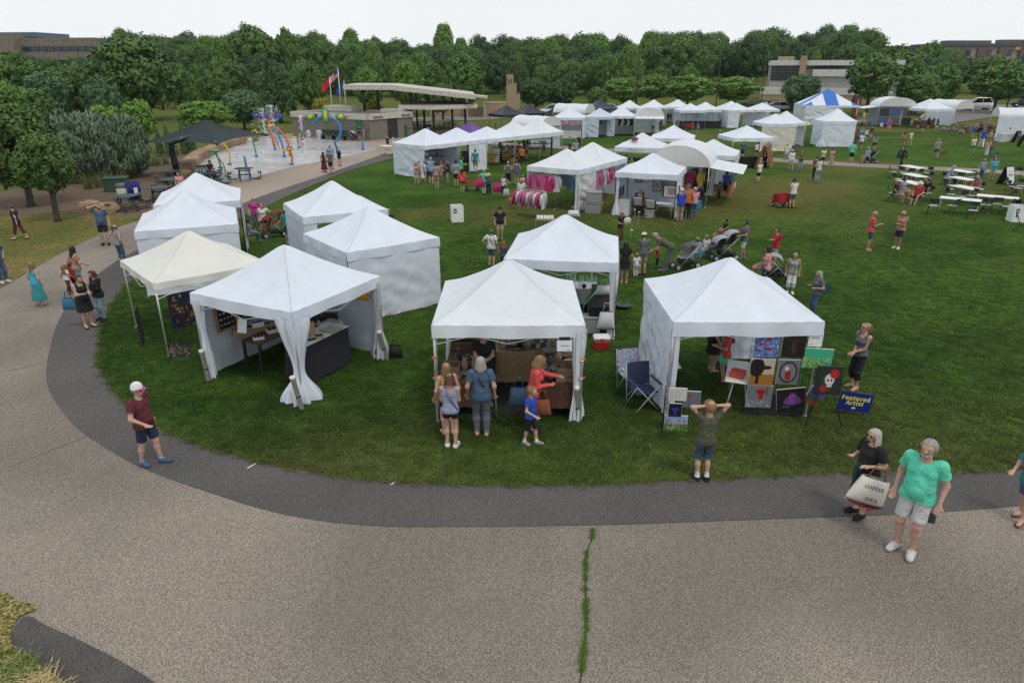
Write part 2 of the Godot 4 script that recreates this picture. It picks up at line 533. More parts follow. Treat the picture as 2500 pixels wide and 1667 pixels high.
	for a in [[V(-12.49,0,-15.2),V(-12.1,0,-15.52),V(-11.84,0,-15.91),V(-11.62,0,-16.23)],[V(-9.35,0,-10.91),V(-8.93,0,-11.58),V(-8.56,0,-12.1)]]:
		var hc := ST()
		for i in a.size() - 1:
			quad(hc,a[i] + V(0,-0.011,-0.012),a[i] + V(0,-0.011,0.012),a[i + 1] + V(0,-0.011,0.012),a[i + 1] + V(0,-0.011,-0.012))
		ground_piece("paving_crack", fin(hc), M(0.09, 0.08, 0.07, 1.0))
	for a in [[V(-9.42,0,-14.41),V(-9.33,0,-14.5)],[V(-7.32,0,-12.38),V(-7.24,0,-12.46)],[V(-4.9,0,-10.87),V(-4.82,0,-11.01)],[V(-2.15,0,-10.33),V(-2.1,0,-10.42)]]:
		var d: Vector3 = (a[1] - a[0]).normalized() * 0.16
		var n := V(-d.z, 0, d.x) * 0.09
		var tk := ST()
		var up := V(0, 0.002, 0)
		quad(tk, a[0] - n + up, a[0] + n + up, a[0] + d * 1.6 + n + up, a[0] + d * 1.6 - n + up)
		ground_piece("path_marking", fin(tk), M(0.72, 0.7, 0.66))

var nook_poly: PackedVector2Array

func crack_line() -> Array:
	var o := []
	for p in [V(1.31,0,-9.12),V(1.25,0,-8.8),V(1.18,0,-8.63),V(1.11,0,-8.34),V(1.09,0,-8.12),V(1.06,0,-7.86),V(1.04,0,-7.61),V(1.02,0,-7.37),V(1,0,-7.15),V(0.97,0,-6.93),V(0.94,0,-6.74),V(0.9,0,-6.54),V(0.85,0,-6.27),V(0.81,0,-6.09),V(0.77,0,-5.81)]:
		o.append(p)
	return o

func leaf_mat(r: float, g: float, b: float) -> StandardMaterial3D:
	var k := "leaf %.3f %.3f %.3f" % [r, g, b]
	if not mats.has(k):
		var m := StandardMaterial3D.new()
		m.albedo_color = lin(r, g, b)
		m.vertex_color_use_as_albedo = true
		m.roughness = 0.7
		m.cull_mode = BaseMaterial3D.CULL_DISABLED
		m.backlight_enabled = true
		m.backlight = lin(r * 0.5, g * 0.55, b * 0.4)
		mats[k] = m
	return mats[k]

func crown(kind: String, seed_: int, lobes: int, leaves: int, size: float) -> ArrayMesh:
	var k := "crown %s %d %d" % [kind, seed_, leaves]
	if shared.has(k):
		return shared[k]
	var r := RandomNumberGenerator.new()
	r.seed = seed_
	var vs := PackedVector3Array()
	var ns := PackedVector3Array()
	var cs := PackedColorArray()
	var per := leaves / lobes
	for i in lobes:
		var y := 1.0 - 2.0 * (i + 0.5) / lobes
		var a := i * 2.39996 + r.randf() * 0.8
		var c: Vector3
		var lr := r.randf_range(0.18, 0.34)
		if kind == "round":
			var q := sqrt(1.0 - y * y)
			c = V(cos(a) * q, y, sin(a) * q) * r.randf_range(0.5, 0.8)
		elif kind == "oak":
			var q := pow(maxf(0.0, 1.0 - pow(absf(y), 2.6)), 0.55)
			c = V(cos(a) * q, y * 0.95, sin(a) * q) * r.randf_range(0.5, 0.86)
			lr = r.randf_range(0.15, 0.32)
		elif kind == "cone":
			var q := 0.12 + 0.75 * pow((1.0 - y) / 2.0, 0.75)
			c = V(cos(a) * q, y, sin(a) * q) * V(1, 0.95, 1) * r.randf_range(0.75, 1.0)
			lr = r.randf_range(0.16, 0.3)
		elif kind == "locust":
			var q := sqrt(maxf(0.0, 1.0 - y * y)) * r.randf_range(0.35, 1.0)
			c = V(cos(a) * q, y * 0.8 + r.randf_range(-0.15, 0.15), sin(a) * q)
			lr = r.randf_range(0.2, 0.36)
		else:
			var q := 0.35 + 0.5 * sqrt(maxf(0.0, 1.0 - y * y))
			c = V(cos(a) * q, y * 0.9, sin(a) * q) * r.randf_range(0.7, 1.0)
			lr = r.randf_range(0.2, 0.34)
		var tone := r.randf_range(0.72, 1.22)
		var warm := r.randf_range(-0.06, 0.1)
		var flat := 0.75 if kind == "locust" else 0.85
		for j in per:
			var d := V(r.randfn(), r.randfn(), r.randfn()).normalized()
			if d.dot(c.normalized() + V(0, 0.5, 0)) < -0.35:
				d = -d
			var p := c + V(d.x,d.y * flat,d.z) * lr * pow(r.randf(),0.33) * r.randf_range(0.85,1.2)
			var nn := (d + V(r.randfn(),r.randfn(),r.randfn()) * 0.55 + V(0,0.25,0)).normalized()
			var u := nn.cross(V(r.randfn(), r.randfn(), r.randfn())).normalized()
			if kind == "juniper":
				u = (u * 0.5 + V(c.x * 0.6, 1.0, c.z * 0.6)).normalized()
			var v := nn.cross(u).normalized()
			var sz := size * r.randf_range(0.6, 1.3)
			var w := sz * (0.28 if kind == "juniper" else 0.6)
			var t := tone * r.randf_range(0.82, 1.18)
			var col := Color(clampf(t * (1.0 + warm), 0.0, 2.0), t, t * (1.0 - warm))
			var fold := nn * sz * 0.25
			for q in [p - u * sz,p + v * w - fold,p + u * sz,p - u * sz,p + u * sz,p - v * w - fold]:
				vs.append(q)
				ns.append((nn * 0.6 + d).normalized())
				cs.append(col)
	var arr := []
	arr.resize(Mesh.ARRAY_MAX)
	arr[Mesh.ARRAY_VERTEX] = vs
	arr[Mesh.ARRAY_NORMAL] = ns
	arr[Mesh.ARRAY_COLOR] = cs
	var m := ArrayMesh.new()
	m.add_surface_from_arrays(Mesh.PRIMITIVE_TRIANGLES, arr)
	shared[k] = m
	return m

func trunk(seed_: int) -> ArrayMesh:
	var k := "trunk %d" % seed_
	if not shared.has(k):
		var r := RandomNumberGenerator.new()
		r.seed = seed_
		var s := ST(true)
		tube(s,[V(0,-0.02,0),V(0.0,0.05,0),V(0.01,0.35,0.01),V(-0.01,0.75,0)],[0.05,0.034,0.026,0.008],8)
		for i in 7:
			var a := i * 2.4 + r.randf()
			var y := 0.28 + 0.055 * i
			var e := V(cos(a) * 0.2, y + 0.16 + r.randf() * 0.08, sin(a) * 0.2)
			tube(s,[V(0,y,0),V(cos(a) * 0.1,y + 0.07,sin(a) * 0.1),e],[0.014,0.01,0.004],5)
		shared[k] = fin(s)
	return shared[k]

func tree(called: String,label: String,group: String,kind: String,x: float,z: float,h: float,r: float,low: float,col: StandardMaterial3D,seed_: int,leaves := 9000,size := 0.06,base := 0.0) -> Node3D:
	var t := thing(called,label,"shrub" if called.ends_with("shrub") else "tree",V(x,land(x,z) + base,z),seed_ * 57.0,group)
	var half := h * (1.0 - low) / 2.0
	var c := part("crown",crown(kind,seed_ % 5,120,leaves,size),col,t,V(0,h - half,0),Basis.from_scale(V(r * 0.88,half * 0.95,r * 0.88)))
	c.name = "crown"
	part("trunk",trunk(seed_ % 4),tex_mat("bark",lin(0.13,0.1,0.08),T.bark,2.0,1.0,T.weave,1.0),t,Vector3.ZERO,Basis.from_scale(V(minf(h,7.0 * r),h * 0.95,minf(h,7.0 * r))))
	return t

func make_trees() -> void:
	var oak := leaf_mat(0.085, 0.165, 0.033)
	var dark := leaf_mat(0.055, 0.121, 0.031)
	var mid := leaf_mat(0.101, 0.201, 0.037)
	var pale := leaf_mat(0.145, 0.273, 0.041)
	var lime := leaf_mat(0.181, 0.328, 0.044)
	var blue := leaf_mat(0.157, 0.238, 0.142)
	var teal := leaf_mat(0.101, 0.198, 0.081)
	tree("oak_tree","dark green oak cut by the left edge of the picture","","oak",-26.0,-37.0,5.7,2.4,0.12,oak,1,9000,0.06)
	tree("oak_tree","small oak with a slim trunk in the mulch, left foreground","","oak",-22.1,-33.0,4.4,1.5,0.28,oak,2,9000,0.06)
	tree("juniper_shrub","blue grey juniper nearest the small oak in the mulch","","juniper",-28.1,-46.0,4.5,2.3,0.0,blue,3,12000,0.075)
	tree("juniper_shrub","rounder blue grey juniper beside the shade sail","","juniper",-26.5,-47.5,4.1,2.1,0.0,blue,4,12000,0.075)
	tree("maple_tree","young bright maple with a pale thin trunk behind the junipers","","oak",-32.2,-62.0,4.8,1.6,0.22,lime,5,6500,0.07)
	tree("maple_tree","young lime green maple half hidden by the junipers","","oak",-37.6,-66.0,4.1,1.9,0.15,lime,6,6500,0.07)
	tree("oak_tree","very large dark oak standing above the left woods","","oak",-54.5,-105.0,12.1,6.8,0.02,oak,7,8000,0.065)
	for a in [["leafy tree at far left below the stone office block",-82.4,-122.0,9.8,4.8,8,mid],["pale leafy tree left of the great oak",-64.0,-100.0,7.1,3.6,9,teal],["broad tree just left of the great oak",-64.1,-106.0,7.9,4.2,10,mid],["low leafy tree above the left edge oak",-59.5,-85.0,6.0,2.9,11,pale],["tree between the edge oak and the junipers",-58.3,-88.0,5.2,2.9,12,mid],["small leafy tree behind the bright maple",-52.2,-92.0,6.4,2.6,13,teal]]:
		tree("broadleaf_tree",a[0],"trees of the left wood edge","oak",a[1],a[2],a[3],a[4],0.04,a[6],a[5])
	for a in [["upright tree right of the great oak",-59.9,-130.0,8.1,3.2,14,mid,"oak"],["round tree above the shade sail",-44.6,-110.0,7.7,2.8,15,mid,"round"],["mounded grey green willow behind the splash pad",-33.0,-88.0,4.9,3.3,16,teal,"round"],["spreading lime green shrubby tree behind the shade sail",-34.4,-80.0,4.0,3.3,17,lime,"oak"],["tallest round crowned tree on the skyline",-59.8,-172.0,16.7,6.4,18,mid,"oak"],["small round crowned tree next to the tallest one on the skyline",-53.5,-176.0,16.0,3.4,19,mid,"oak"],["dark cedar behind the spray features",-32.3,-100.0,8.1,3.1,20,dark,"cone"],["tall pear shaped tree left of the flags",-31.5,-112.0,8.8,3.3,21,mid,"round"],["pear shaped tree behind the flat shelter roof, left one",-23.4,-118.0,7.9,3.0,22,pale,"round"],["broad pear shaped tree behind the middle of the shelter roof",-17.0,-118.0,8.8,3.4,23,pale,"round"],["darker tall tree behind the shelter roof",-15.2,-132.0,9.8,3.5,24,mid,"round"],["largest pear shaped tree behind the right end of the shelter",-8.1,-122.0,9.9,4.3,25,mid,"round"],["small tree under the right end of the shelter roof",-10.2,-106.0,5.5,2.3,26,mid,"oak"],["dark round tree right of the brick tower",4.1,-126.0,5.8,3.7,27,dark,"round"],["dark tree over the parked white car",8.7,-126.0,5.7,2.7,28,dark,"oak"],["slim tree left of the wooden utility pole",14.6,-124.0,4.3,2.0,29,mid,"oak"]]:
		tree("park_tree",a[0],"trees beyond the lawn",a[7],a[1],a[2],a[3],a[4],0.1,a[6],a[5])
	for a in [["honey locust left of the wooden utility pole",19.7,-128.0,5.4,3.9,30],["honey locust right of the wooden utility pole",25.4,-131.0,6.0,2.9,31],["wide honey locust left of the community building",30.6,-126.0,5.9,4.4,32],["honey locust before the building's left wing",39.1,-127.0,5.7,4.4,33],["broad honey locust over the sign post by the road",57.2,-116.0,8.9,4.3,34],["honey locust beside the car park, right edge",79.1,-118.0,7.2,4.5,35]]:
		tree("locust_tree",a[0],"honey locusts","locust",a[1],a[2],a[3],a[4],0.28,pale if a[5] < 34 else mid,a[5],6500,0.075)
	for a in [["bushy tree in front of the community building",49.4,-124.0,6.5,3.6,36,teal,"oak"],["dense rounded tree left of the car park road",65.1,-116.0,6.8,4.2,37,mid,"round"],["tall tree behind the honey locust by the road",87.3,-168.0,11.8,7.1,38,mid,"oak"],["tree at the near end of the car park road",73.0,-124.0,8.1,3.4,39,mid,"oak"],["tree below the far brick shops",110.5,-195.0,13.0,5.3,40,mid,"oak"],["tree right of the car park, farther one",113.0,-172.0,9.7,6.5,41,mid,"oak"],["small tree where the car park road ends",122.3,-200.0,9.5,4.0,42,dark,"round"]]:
		tree("roadside_tree",a[0],"trees by the car park",a[7],a[1],a[2],a[3],a[4],0.08,a[6],a[5])
	for a in [["golden shrub beside the flagpoles",-25.8,-97.0,3.8,1.4,43],["golden shrub under the flat shelter roof",-17.6,-92.0,3.6,1.3,44]]:
		tree("golden_shrub",a[0],"golden shrubs","oak",a[1],a[2],a[3],a[4],0.0,leaf_mat(0.322,0.307,0.046),a[5],3000,0.09)
	for a in [["leftmost small conical evergreen behind the shade sail",-30.0,-60.0,2.4,0.4,45],["second small conical evergreen behind the shade sail",-29.2,-60.0,2.6,0.4,46],["third small conical evergreen behind the shade sail",-28.8,-62.0,2.8,0.4,47],["small evergreen at the sail's right shoulder",-28.1,-62.0,2.9,0.4,48]]:
		tree("evergreen_shrub",a[0],"small evergreens","cone",a[1],a[2],a[3],a[4],0.0,leaf_mat(0.101,0.186,0.069),a[5],3000,0.09)
	for a in [["clipped hedge below the community building", 47.1, -132.0, 1.5, 6.7, 49]]:
		tree("hedge_shrub",a[0],"","oak",a[1],a[2],a[3],a[4],0.0,dark,a[5],6000,0.05)
	var kinds := [crown("oak",0,150,14000,0.045),crown("oak",3,150,14000,0.045),crown("round",1,150,14000,0.045),crown("locust",2,150,14000,0.045),crown("cone",4,150,14000,0.045)]
	var cols := [dark, mid, oak, teal, pale]
	var spots := [[], [], [], [], []]
	for row in 7:
		var d: float = [142.0, 156.0, 172.0, 190.0, 212.0, 240.0, 275.0][row]
		var step: float = 4.6 + row * 0.4
		var u := -0.92
		while u < 0.86:
			var dd := d + rng.randf_range(-6.0, 6.0)
			var x := u * dd
			u += step / d * rng.randf_range(0.75, 1.3)
			var az := x / dd
			if row < 2 and az > -0.32:
				continue
			if az > 0.26 and az < 0.46 and row < 4:
				continue
			if az > 0.6 and az < 0.69 and row < 7:
				continue
			if az < -0.56 and row > 2:
				continue
			var want := 11.5 + n1.get_noise_1d(az * 900.0) * 4.0
			var h: float = clampf(want * (0.62 + 0.08 * row),6.5,13.5) * rng.randf_range(0.65,1.25)
			if az < -0.54:
				h = minf(h, 8.5 - hill(x, -dd))
			if az > 0.5:
				h *= 0.72
			var r := h * rng.randf_range(0.34, 0.5)
			var k: int = [0, 1, 2, 3, 4, 1, 2][rng.randi() % 7]
			var y := land(x, -dd) + hill(x, -dd)
			spots[k].append(Transform3D(Basis(Vector3.UP,rng.randf() * TAU).scaled_local(V(r,h * 0.53,r)),V(x,y + h * 0.49,-dd)))
	for k in 5:
		var mm := MultiMesh.new()
		mm.transform_format = MultiMesh.TRANSFORM_3D
		mm.mesh = kinds[k]
		mm.instance_count = spots[k].size()
		for i in spots[k].size():
			mm.set_instance_transform(i, spots[k][i])
		var o := MultiMeshInstance3D.new()
		o.name = numbered("far_woods")
		o.multimesh = mm
		o.material_override = cols[k]
		add_child(o)
		o.set_meta("kind", "stuff")
		tag(o,["dark green wooded hillside along the skyline","mid green wooded hillside along the skyline","deep green wooded hillside along the skyline","grey green wooded hillside along the skyline","pale green trees within the wooded hillside"][k],"woods")
	var gm := ST()
	for i in 60:
		var a := rng.randf() * TAU
		var l := rng.randf_range(0.7, 1.1)
		var b := V(cos(a), 0, sin(a)) * rng.randf_range(0.02, 0.16)
		var tip := b + V(cos(a) * 0.32 * rng.randf(), l, sin(a) * 0.32 * rng.randf())
		var w := V(-sin(a), 0, cos(a)) * 0.018
		gm.add_vertex(b - w); gm.add_vertex(b + w); gm.add_vertex(tip)
	var tuft := fin(gm)
	var gi := 0
	for c in [[V(-26.14,0,-42.59),1.0],[V(-25.87,0,-43.22),1.0],[V(-25.41,0,-43.71),1.0],[V(-25.95,0,-46.29),1.2],[V(-26.24,0,-47.78),1.25],[V(-26.57,0,-49.37),1.3],[V(-27.21,0,-51.51),1.2],[V(-27.57,0,-53.35),0.9],[V(-27.15,0,-53.59),0.9],[V(-26.9,0,-54.32),0.9],[V(-29.02,0,-59.41),0.9],[V(-28.8,0,-60.3),0.9],[V(-28.65,0,-61.52),0.9]]:
		var o := thing("ornamental_grass","clump of tall feathery grass in the mulch by the " + ["small oak","junipers","shade sail"][gi / 5],"grass clump",c[0],gi * 70.0,"feathery grass clumps")
		part("blade_clump",tuft,leaf_plain(0.15,0.17,0.06) if gi % 2 else leaf_plain(0.12,0.15,0.05),o,Vector3.ZERO,Basis.from_scale(V(1.6,1.0,1.6) * c[1]))
		gi += 1

func leaf_plain(r: float, g: float, b: float) -> StandardMaterial3D:
	var m := M(r, g, b, 0.8)
	m.cull_mode = BaseMaterial3D.CULL_DISABLED
	return m

func grass_tuft(seed_: int, blades: int, h: float, spread: float) -> ArrayMesh:
	var r := RandomNumberGenerator.new()
	r.seed = seed_
	var vs := PackedVector3Array()
	var ns := PackedVector3Array()
	for i in blades:
		var a := r.randf() * TAU
		var o := V(r.randf_range(-1, 1), 0, r.randf_range(-1, 1)) * spread
		var l := h * r.randf_range(0.5, 1.2)
		var d := V(cos(a), 0, sin(a))
		var w := V(-d.z, 0, d.x) * 0.005
		var m := o + d * l * 0.7 + V(0, l * 0.6, 0)
		var tip := o + d * l * 1.5 + V(0, l * 0.8, 0)
		for q in [[o - w, o + w, m], [m - w, m + w, tip]]:
			var up: bool = (q[1] - q[0]).cross(q[2] - q[0]).y < 0.0
			for e in ([0, 1, 2] if up else [0, 2, 1]):
				vs.append(q[e])
				ns.append((Vector3.UP * 1.4 + d * 0.4).normalized())
	var arr := []
	arr.resize(Mesh.ARRAY_MAX)
	arr[Mesh.ARRAY_VERTEX] = vs
	arr[Mesh.ARRAY_NORMAL] = ns
	var m := ArrayMesh.new()
	m.add_surface_from_arrays(Mesh.PRIMITIVE_TRIANGLES, arr)
	return m

func grass_mass(called: String,label: String,spots: Array,cols: Array,m: Mesh) -> void:
	var mm := MultiMesh.new()
	mm.transform_format = MultiMesh.TRANSFORM_3D
	mm.use_colors = true
	mm.mesh = m
	mm.instance_count = spots.size()
	for i in spots.size():
		mm.set_instance_transform(i, spots[i])
		mm.set_instance_color(i, cols[i])
	var o := MultiMeshInstance3D.new()
	o.name = numbered(called)
	o.multimesh = mm
	var mt := StandardMaterial3D.new()
	mt.vertex_color_use_as_albedo = true
	mt.roughness = 0.85
	mt.metallic_specular = 0.2
	mt.cull_mode = BaseMaterial3D.CULL_DISABLED
	o.material_override = mt
	add_child(o)
	o.set_meta("kind", "stuff")
	tag(o, label, "grass")

func make_grass() -> void:
	var r := RandomNumberGenerator.new()
	r.seed = 99
	var near := []
	var nc := []
	var far := []
	var fc := []
	for k in 115000:
		var d := 8.5 + 46.0 * (1.0 - sqrt(1.0 - r.randf()))
		var p := U(r.randf_range(-0.95, 0.95) * d, -d)
		if not Geometry2D.is_point_in_polygon(p, lawn_poly):
			continue
		var c := lawn_color(p.x, p.y) * (0.22 + 1.35 * r.randf() * r.randf() + 0.2 * r.randf())
		near.append(Transform3D(Basis(Vector3.UP,r.randf() * TAU).scaled(V(1,clampf(1.35 + p.y / 45.0,0.35,1.1),1) * r.randf_range(0.8,1.3)),V(p.x,0.0,p.y)))
		nc.append(Color(c.r, c.g, c.b))
	for i in lawn_poly.size() - 12:
		var a := lawn_poly[i]
		var b := lawn_poly[i + 1]
		var n := int(a.distance_to(b) / 0.06)
		for k in n:
			var p := a.lerp(b, r.randf()) + U(r.randfn() * 0.05, r.randfn() * 0.05)
			var c := lawn_color(p.x,p.y).lerp(Color(0.2,0.18,0.06),r.randf() * 0.6) * r.randf_range(0.6,1.2)
			near.append(Transform3D(Basis(Vector3.UP,r.randf() * TAU).scaled(Vector3.ONE * r.randf_range(0.8,1.4)),V(p.x,0.0,p.y)))
			nc.append(Color(c.r, c.g, c.b))
	grass_mass("lawn_grass","short green blades of the lawn around the near stalls",near,nc,grass_tuft(1,30,0.034,0.1))
	for k in 9000:
		var p := U(r.randf_range(-34, -12), r.randf_range(-34, -10))
		if not Geometry2D.is_point_in_polygon(p, field_poly):
			continue
		var c := dry_color(p.x, p.y) * r.randf_range(0.55, 1.05)
		far.append(Transform3D(Basis(Vector3.UP,r.randf() * TAU).scaled(Vector3.ONE * r.randf_range(0.8,1.3)),V(p.x,0.0,p.y)))
		fc.append(Color(c.r, c.g, c.b))
	grass_mass("dry_grass","patchy dry grass left of the path",far,fc,grass_tuft(2,24,0.032,0.16))
	var vg := []
	var vc := []
	for k in 1500:
		var p := U(r.randf_range(-7, -3), r.randf_range(-6.5, -3.5))
		if not Geometry2D.is_point_in_polygon(p, nook_poly):
			continue
		var c := Color(0.13,0.19,0.05).lerp(Color(0.5,0.4,0.19),clampf(n2.get_noise_2d(p.x * 3.0,p.y * 3.0) * 1.4 + 0.6,0.0,1.0)) * r.randf_range(0.8,1.3)
		vg.append(Transform3D(Basis(Vector3.UP,r.randf() * TAU).scaled(Vector3.ONE * r.randf_range(1.0,1.6)),V(p.x,0.01,p.y)))
		vc.append(Color(c.r, c.g, c.b))
	grass_mass("verge_grass","straw coloured grass in the near left corner",vg,vc,grass_tuft(3,24,0.07,0.07))
	var wg := []
	var wc := []
	var cp := crack_line()
	for i in cp.size() - 1:
		if i == 12:
			continue
		var n := int(cp[i].distance_to(cp[i + 1]) / 0.006)
		for k in n:
			var p: Vector3 = cp[i].lerp(cp[i + 1], r.randf()) + V(r.randfn() * 0.016, -0.012, 0)
			if n2.get_noise_1d(p.z * 9.0) < -0.12 + r.randf() * 0.2:
				continue
			var c := Color(0.075, 0.15, 0.02) * r.randf_range(0.6, 1.4)
			wg.append(Transform3D(Basis(Vector3.UP,r.randf() * TAU).scaled(Vector3.ONE * r.randf_range(0.3,0.7)),p))
			wc.append(Color(c.r, c.g, c.b))
	grass_mass("crack_weeds","green weeds growing in the crack of the paving",wg,wc,grass_tuft(4,9,0.05,0.03))

func vinyl(r: float, g: float, b: float, glow := 0.3) -> StandardMaterial3D:
	var k := "vinyl %.2f %.2f %.2f" % [r, g, b]
	if not mats.has(k):
		var m := tex_mat(k, lin(r, g, b), T.mottle_soft, 0.5, 0.5, T.wrinkle, 0.05)
		m.backlight_enabled = true
		m.backlight = lin(r * glow, g * glow, b * glow)
	return mats[k]

func roof_panel(a: float, e: float, p: float, sag: float) -> ArrayMesh:
	var k := "roof %.2f %.2f %.2f %.2f" % [a, e, p, sag]
	if not shared.has(k):
		shared[k] = grid_mesh(28, 16, func(u, v):
			var w: float = 1.0 - v
			var x: float = (u * 2.0 - 1.0)
			var y: float = e + (p - e) * (0.66 * v + 0.34 * v * v)
			y -= sag * (1.0 - x * x) * sin(PI * minf(1.0, v * 1.05)) * (1.0 - v * 0.6)
			y -= 0.012 * (1.0 - x * x) * (1.0 - v)
			y += 0.007 * sin(absf(x) * 26.0 + v * 14.0) * absf(x) * (1.0 - v) * (1.0 - v)
			if v > 0.93:
				y -= (v - 0.93) * 0.55 * (p - e)
			return V(x * a * w, y, a * w + 0.004))
	return shared[k]

func valance(a: float, e: float, drop: float, seed_: int, scallop := false) -> ArrayMesh:
	var k := "valance %.2f %.2f %.2f %d %s" % [a, e, drop, seed_ % 3, scallop]
	if not shared.has(k):
		var ph := seed_ % 3
		shared[k] = grid_mesh(28, 4, func(u, v):
			var x: float = u * 2.0 - 1.0
			var d: float = drop * (1.0 + (0.22 * absf(sin(x * 14.0)) if scallop else 0.05 * sin(x * 5.0 + ph)))
			return V(x * (a + 0.006),e - v * d - 0.012 * (1.0 - x * x),a + 0.008 + v * 0.016 * sin(x * 9.0 + ph * 2.0) + 0.012 * v))
	return shared[k]

func wall_sheet(w: float,h: float,seed_: int,billow := 0.03,lift := 0.03) -> ArrayMesh:
	var k := "wall %.2f %.2f %d %.2f" % [w, h, seed_ % 4, billow]
	if not shared.has(k):
		var n := FastNoiseLite.new()
		n.seed = seed_ % 4 + 60
		n.frequency = 1.0
		shared[k] = grid_mesh(34, 22, func(u, v):
			var x: float = (u - 0.5) * w
			var y: float = lift + (h - lift) * v
			var edge: float = sin(PI * clampf(u * 1.02, 0.0, 1.0))
			var z: float = (0.35 - absf(n.get_noise_2d(x * 0.55 + y * 0.9,y * 0.45 - x * 0.25))) * billow * 3.2 + n.get_noise_2d(x * 3.2 - y * 1.8 + 30.0,y * 1.6 + x * 0.6) * billow * 0.3
			z += sin(x * 17.0 + n.get_noise_2d(x, y) * 4.0) * 0.006
			return V(x,y + n.get_noise_1d(x * 1.5) * 0.04 * (1.0 - v),z * (0.35 + 0.65 * edge) * (1.15 - v * 0.8)))
	return shared[k]

func curtain(h: float,top: float,tie: float,bottom: float,at: float,seed_: int) -> ArrayMesh:
	var k := "curtain %.2f %.2f %.2f %.2f %.2f %d" % [h, top, tie, bottom, at, seed_]
	if not shared.has(k):
		shared[k] = grid_mesh(44, 20, func(u, v):
			var y: float = h * (1.0 - v)
			var s: float = y / h
			var w: float = lerpf(tie,top,smoothstep(at,1.0,s)) if s > at else lerpf(tie,bottom,smoothstep(at,0.0,s))
			var an: float = u * TAU
			var pl: float = 1.0 + 0.2 * sin(an * 9.0 + seed_) * (0.6 + w) + 0.1 * sin(an * 4.0 + y * 3.0)
			return V(cos(an) * w * 0.5 * pl,y + 0.03 * sin(an * 3.0) * (1.0 - s),sin(an) * w * 0.32 * pl))
	return shared[k]

func tent(label: String, x: float, z: float, yaw: float, o := {}) -> Node3D:
	var a: float = o.get("size", 3.05) / 2.0
	var e: float = o.get("eave", 2.15)
	var p: float = o.get("peak", 3.12)
	var mat: Material = o.get("mat", vinyl(0.79, 0.835, 0.92))
	var leg_mat: Material = o.get("legs", M(0.7, 0.7, 0.7, 0.4))
	var sd: int = int(absf(x * 7.0 + z * 3.0))
	var t := thing(o.get("name","canopy_tent"),label,"tent",V(x,land(x,z),z),yaw,o.get("group","canopies of the art fair"))
	for k in 4:
		var b := Basis(Vector3.UP, k * PI / 2)
		part("roof_panel",roof_panel(a,e,p,o.get("sag",0.07)),o.get("alt",mat) if k % 2 else mat,t,Vector3.ZERO,b)
		part("valance",valance(a,e,o.get("drop",0.26),sd + k,o.get("scallop",false)),mat,t,Vector3.ZERO,b)
	var lg: ArrayMesh = shared_rod(e, o.get("leg_r", 0.021))
	for q in [[-1, 1], [1, 1], [1, -1], [-1, -1]]:
		part("leg", lg, leg_mat, t, V(q[0] * (a - 0.035), 0, q[1] * (a - 0.035)))
	if o.get("truss", false):
		var k := "truss %.2f %.2f" % [a, e]
		if not shared.has(k):
			shared[k] = rod(V(-(a - 0.06), e - 0.06, 0), V(0, e - 0.42, 0), 0.012, 5)
			shared[k + "b"] = rod(V(-(a - 0.06), e - 0.42, 0.02), V(0, e - 0.06, 0.02), 0.012, 5)
		for s in 4:
			for f in [0, 1]:
				var b := Basis(Vector3.UP, s * PI / 2)
				var off := b * V(0, 0, (a - 0.05) * (1 if f == 0 else -1))
				var bb := b if f == 0 else b * Basis(Vector3.UP, PI)
				if f == 0:
					part("truss_bar", shared[k], leg_mat, t, off, bb)
					part("truss_bar", shared[k + "b"], leg_mat, t, off, bb)
					part("truss_bar", shared[k], leg_mat, t, off, bb * Basis(Vector3.UP, PI))
					part("truss_bar", shared[k + "b"], leg_mat, t, off, bb * Basis(Vector3.UP, PI))
	var walls: Dictionary = o.get("walls", {})
	for s in walls:
		var w: Array = walls[s]          # [material, from -1..1, to -1..1, billow]
		var b := Basis(Vector3.UP, s * PI / 2)
		var wd: float = (w[2] - w[1]) * (a - 0.02)
		part("side_wall",wall_sheet(wd,e - 0.03,sd + s,w[3]),w[0],t,b * V((w[1] + w[2]) / 2.0 * (a - 0.02),0,a - 0.012),b)
	for c in o.get("curtains", []):      # [corner x, corner z, top, tie, bottom, tie height]
		part("curtain",curtain(e - 0.16,c[2],c[3],c[4],c[5],sd % 5),c[6] if c.size() > 6 else mat,t,V(c[0] * (a - 0.1),0.02,c[1] * (a - 0.1)),Basis(Vector3.UP,c[0] * c[1] * PI / 4))
	return t

func shared_rod(h: float, r: float) -> ArrayMesh:
	var k := "post %.2f %.3f" % [h, r]
	if not shared.has(k):
		var s := ST(true)
		tube(s,[V(0,0,0),V(0,h * 0.52,0),V(0,h * 0.521,0),V(0,h - 0.02,0)],[r * 0.85,r * 0.85,r * 1.1,r * 1.1],8)
		lathe(s, [U(r * 2.2, 0.0), U(r * 2.2, 0.012), U(r * 0.9, 0.02)], 8)
		shared[k] = fin(s)
	return shared[k]

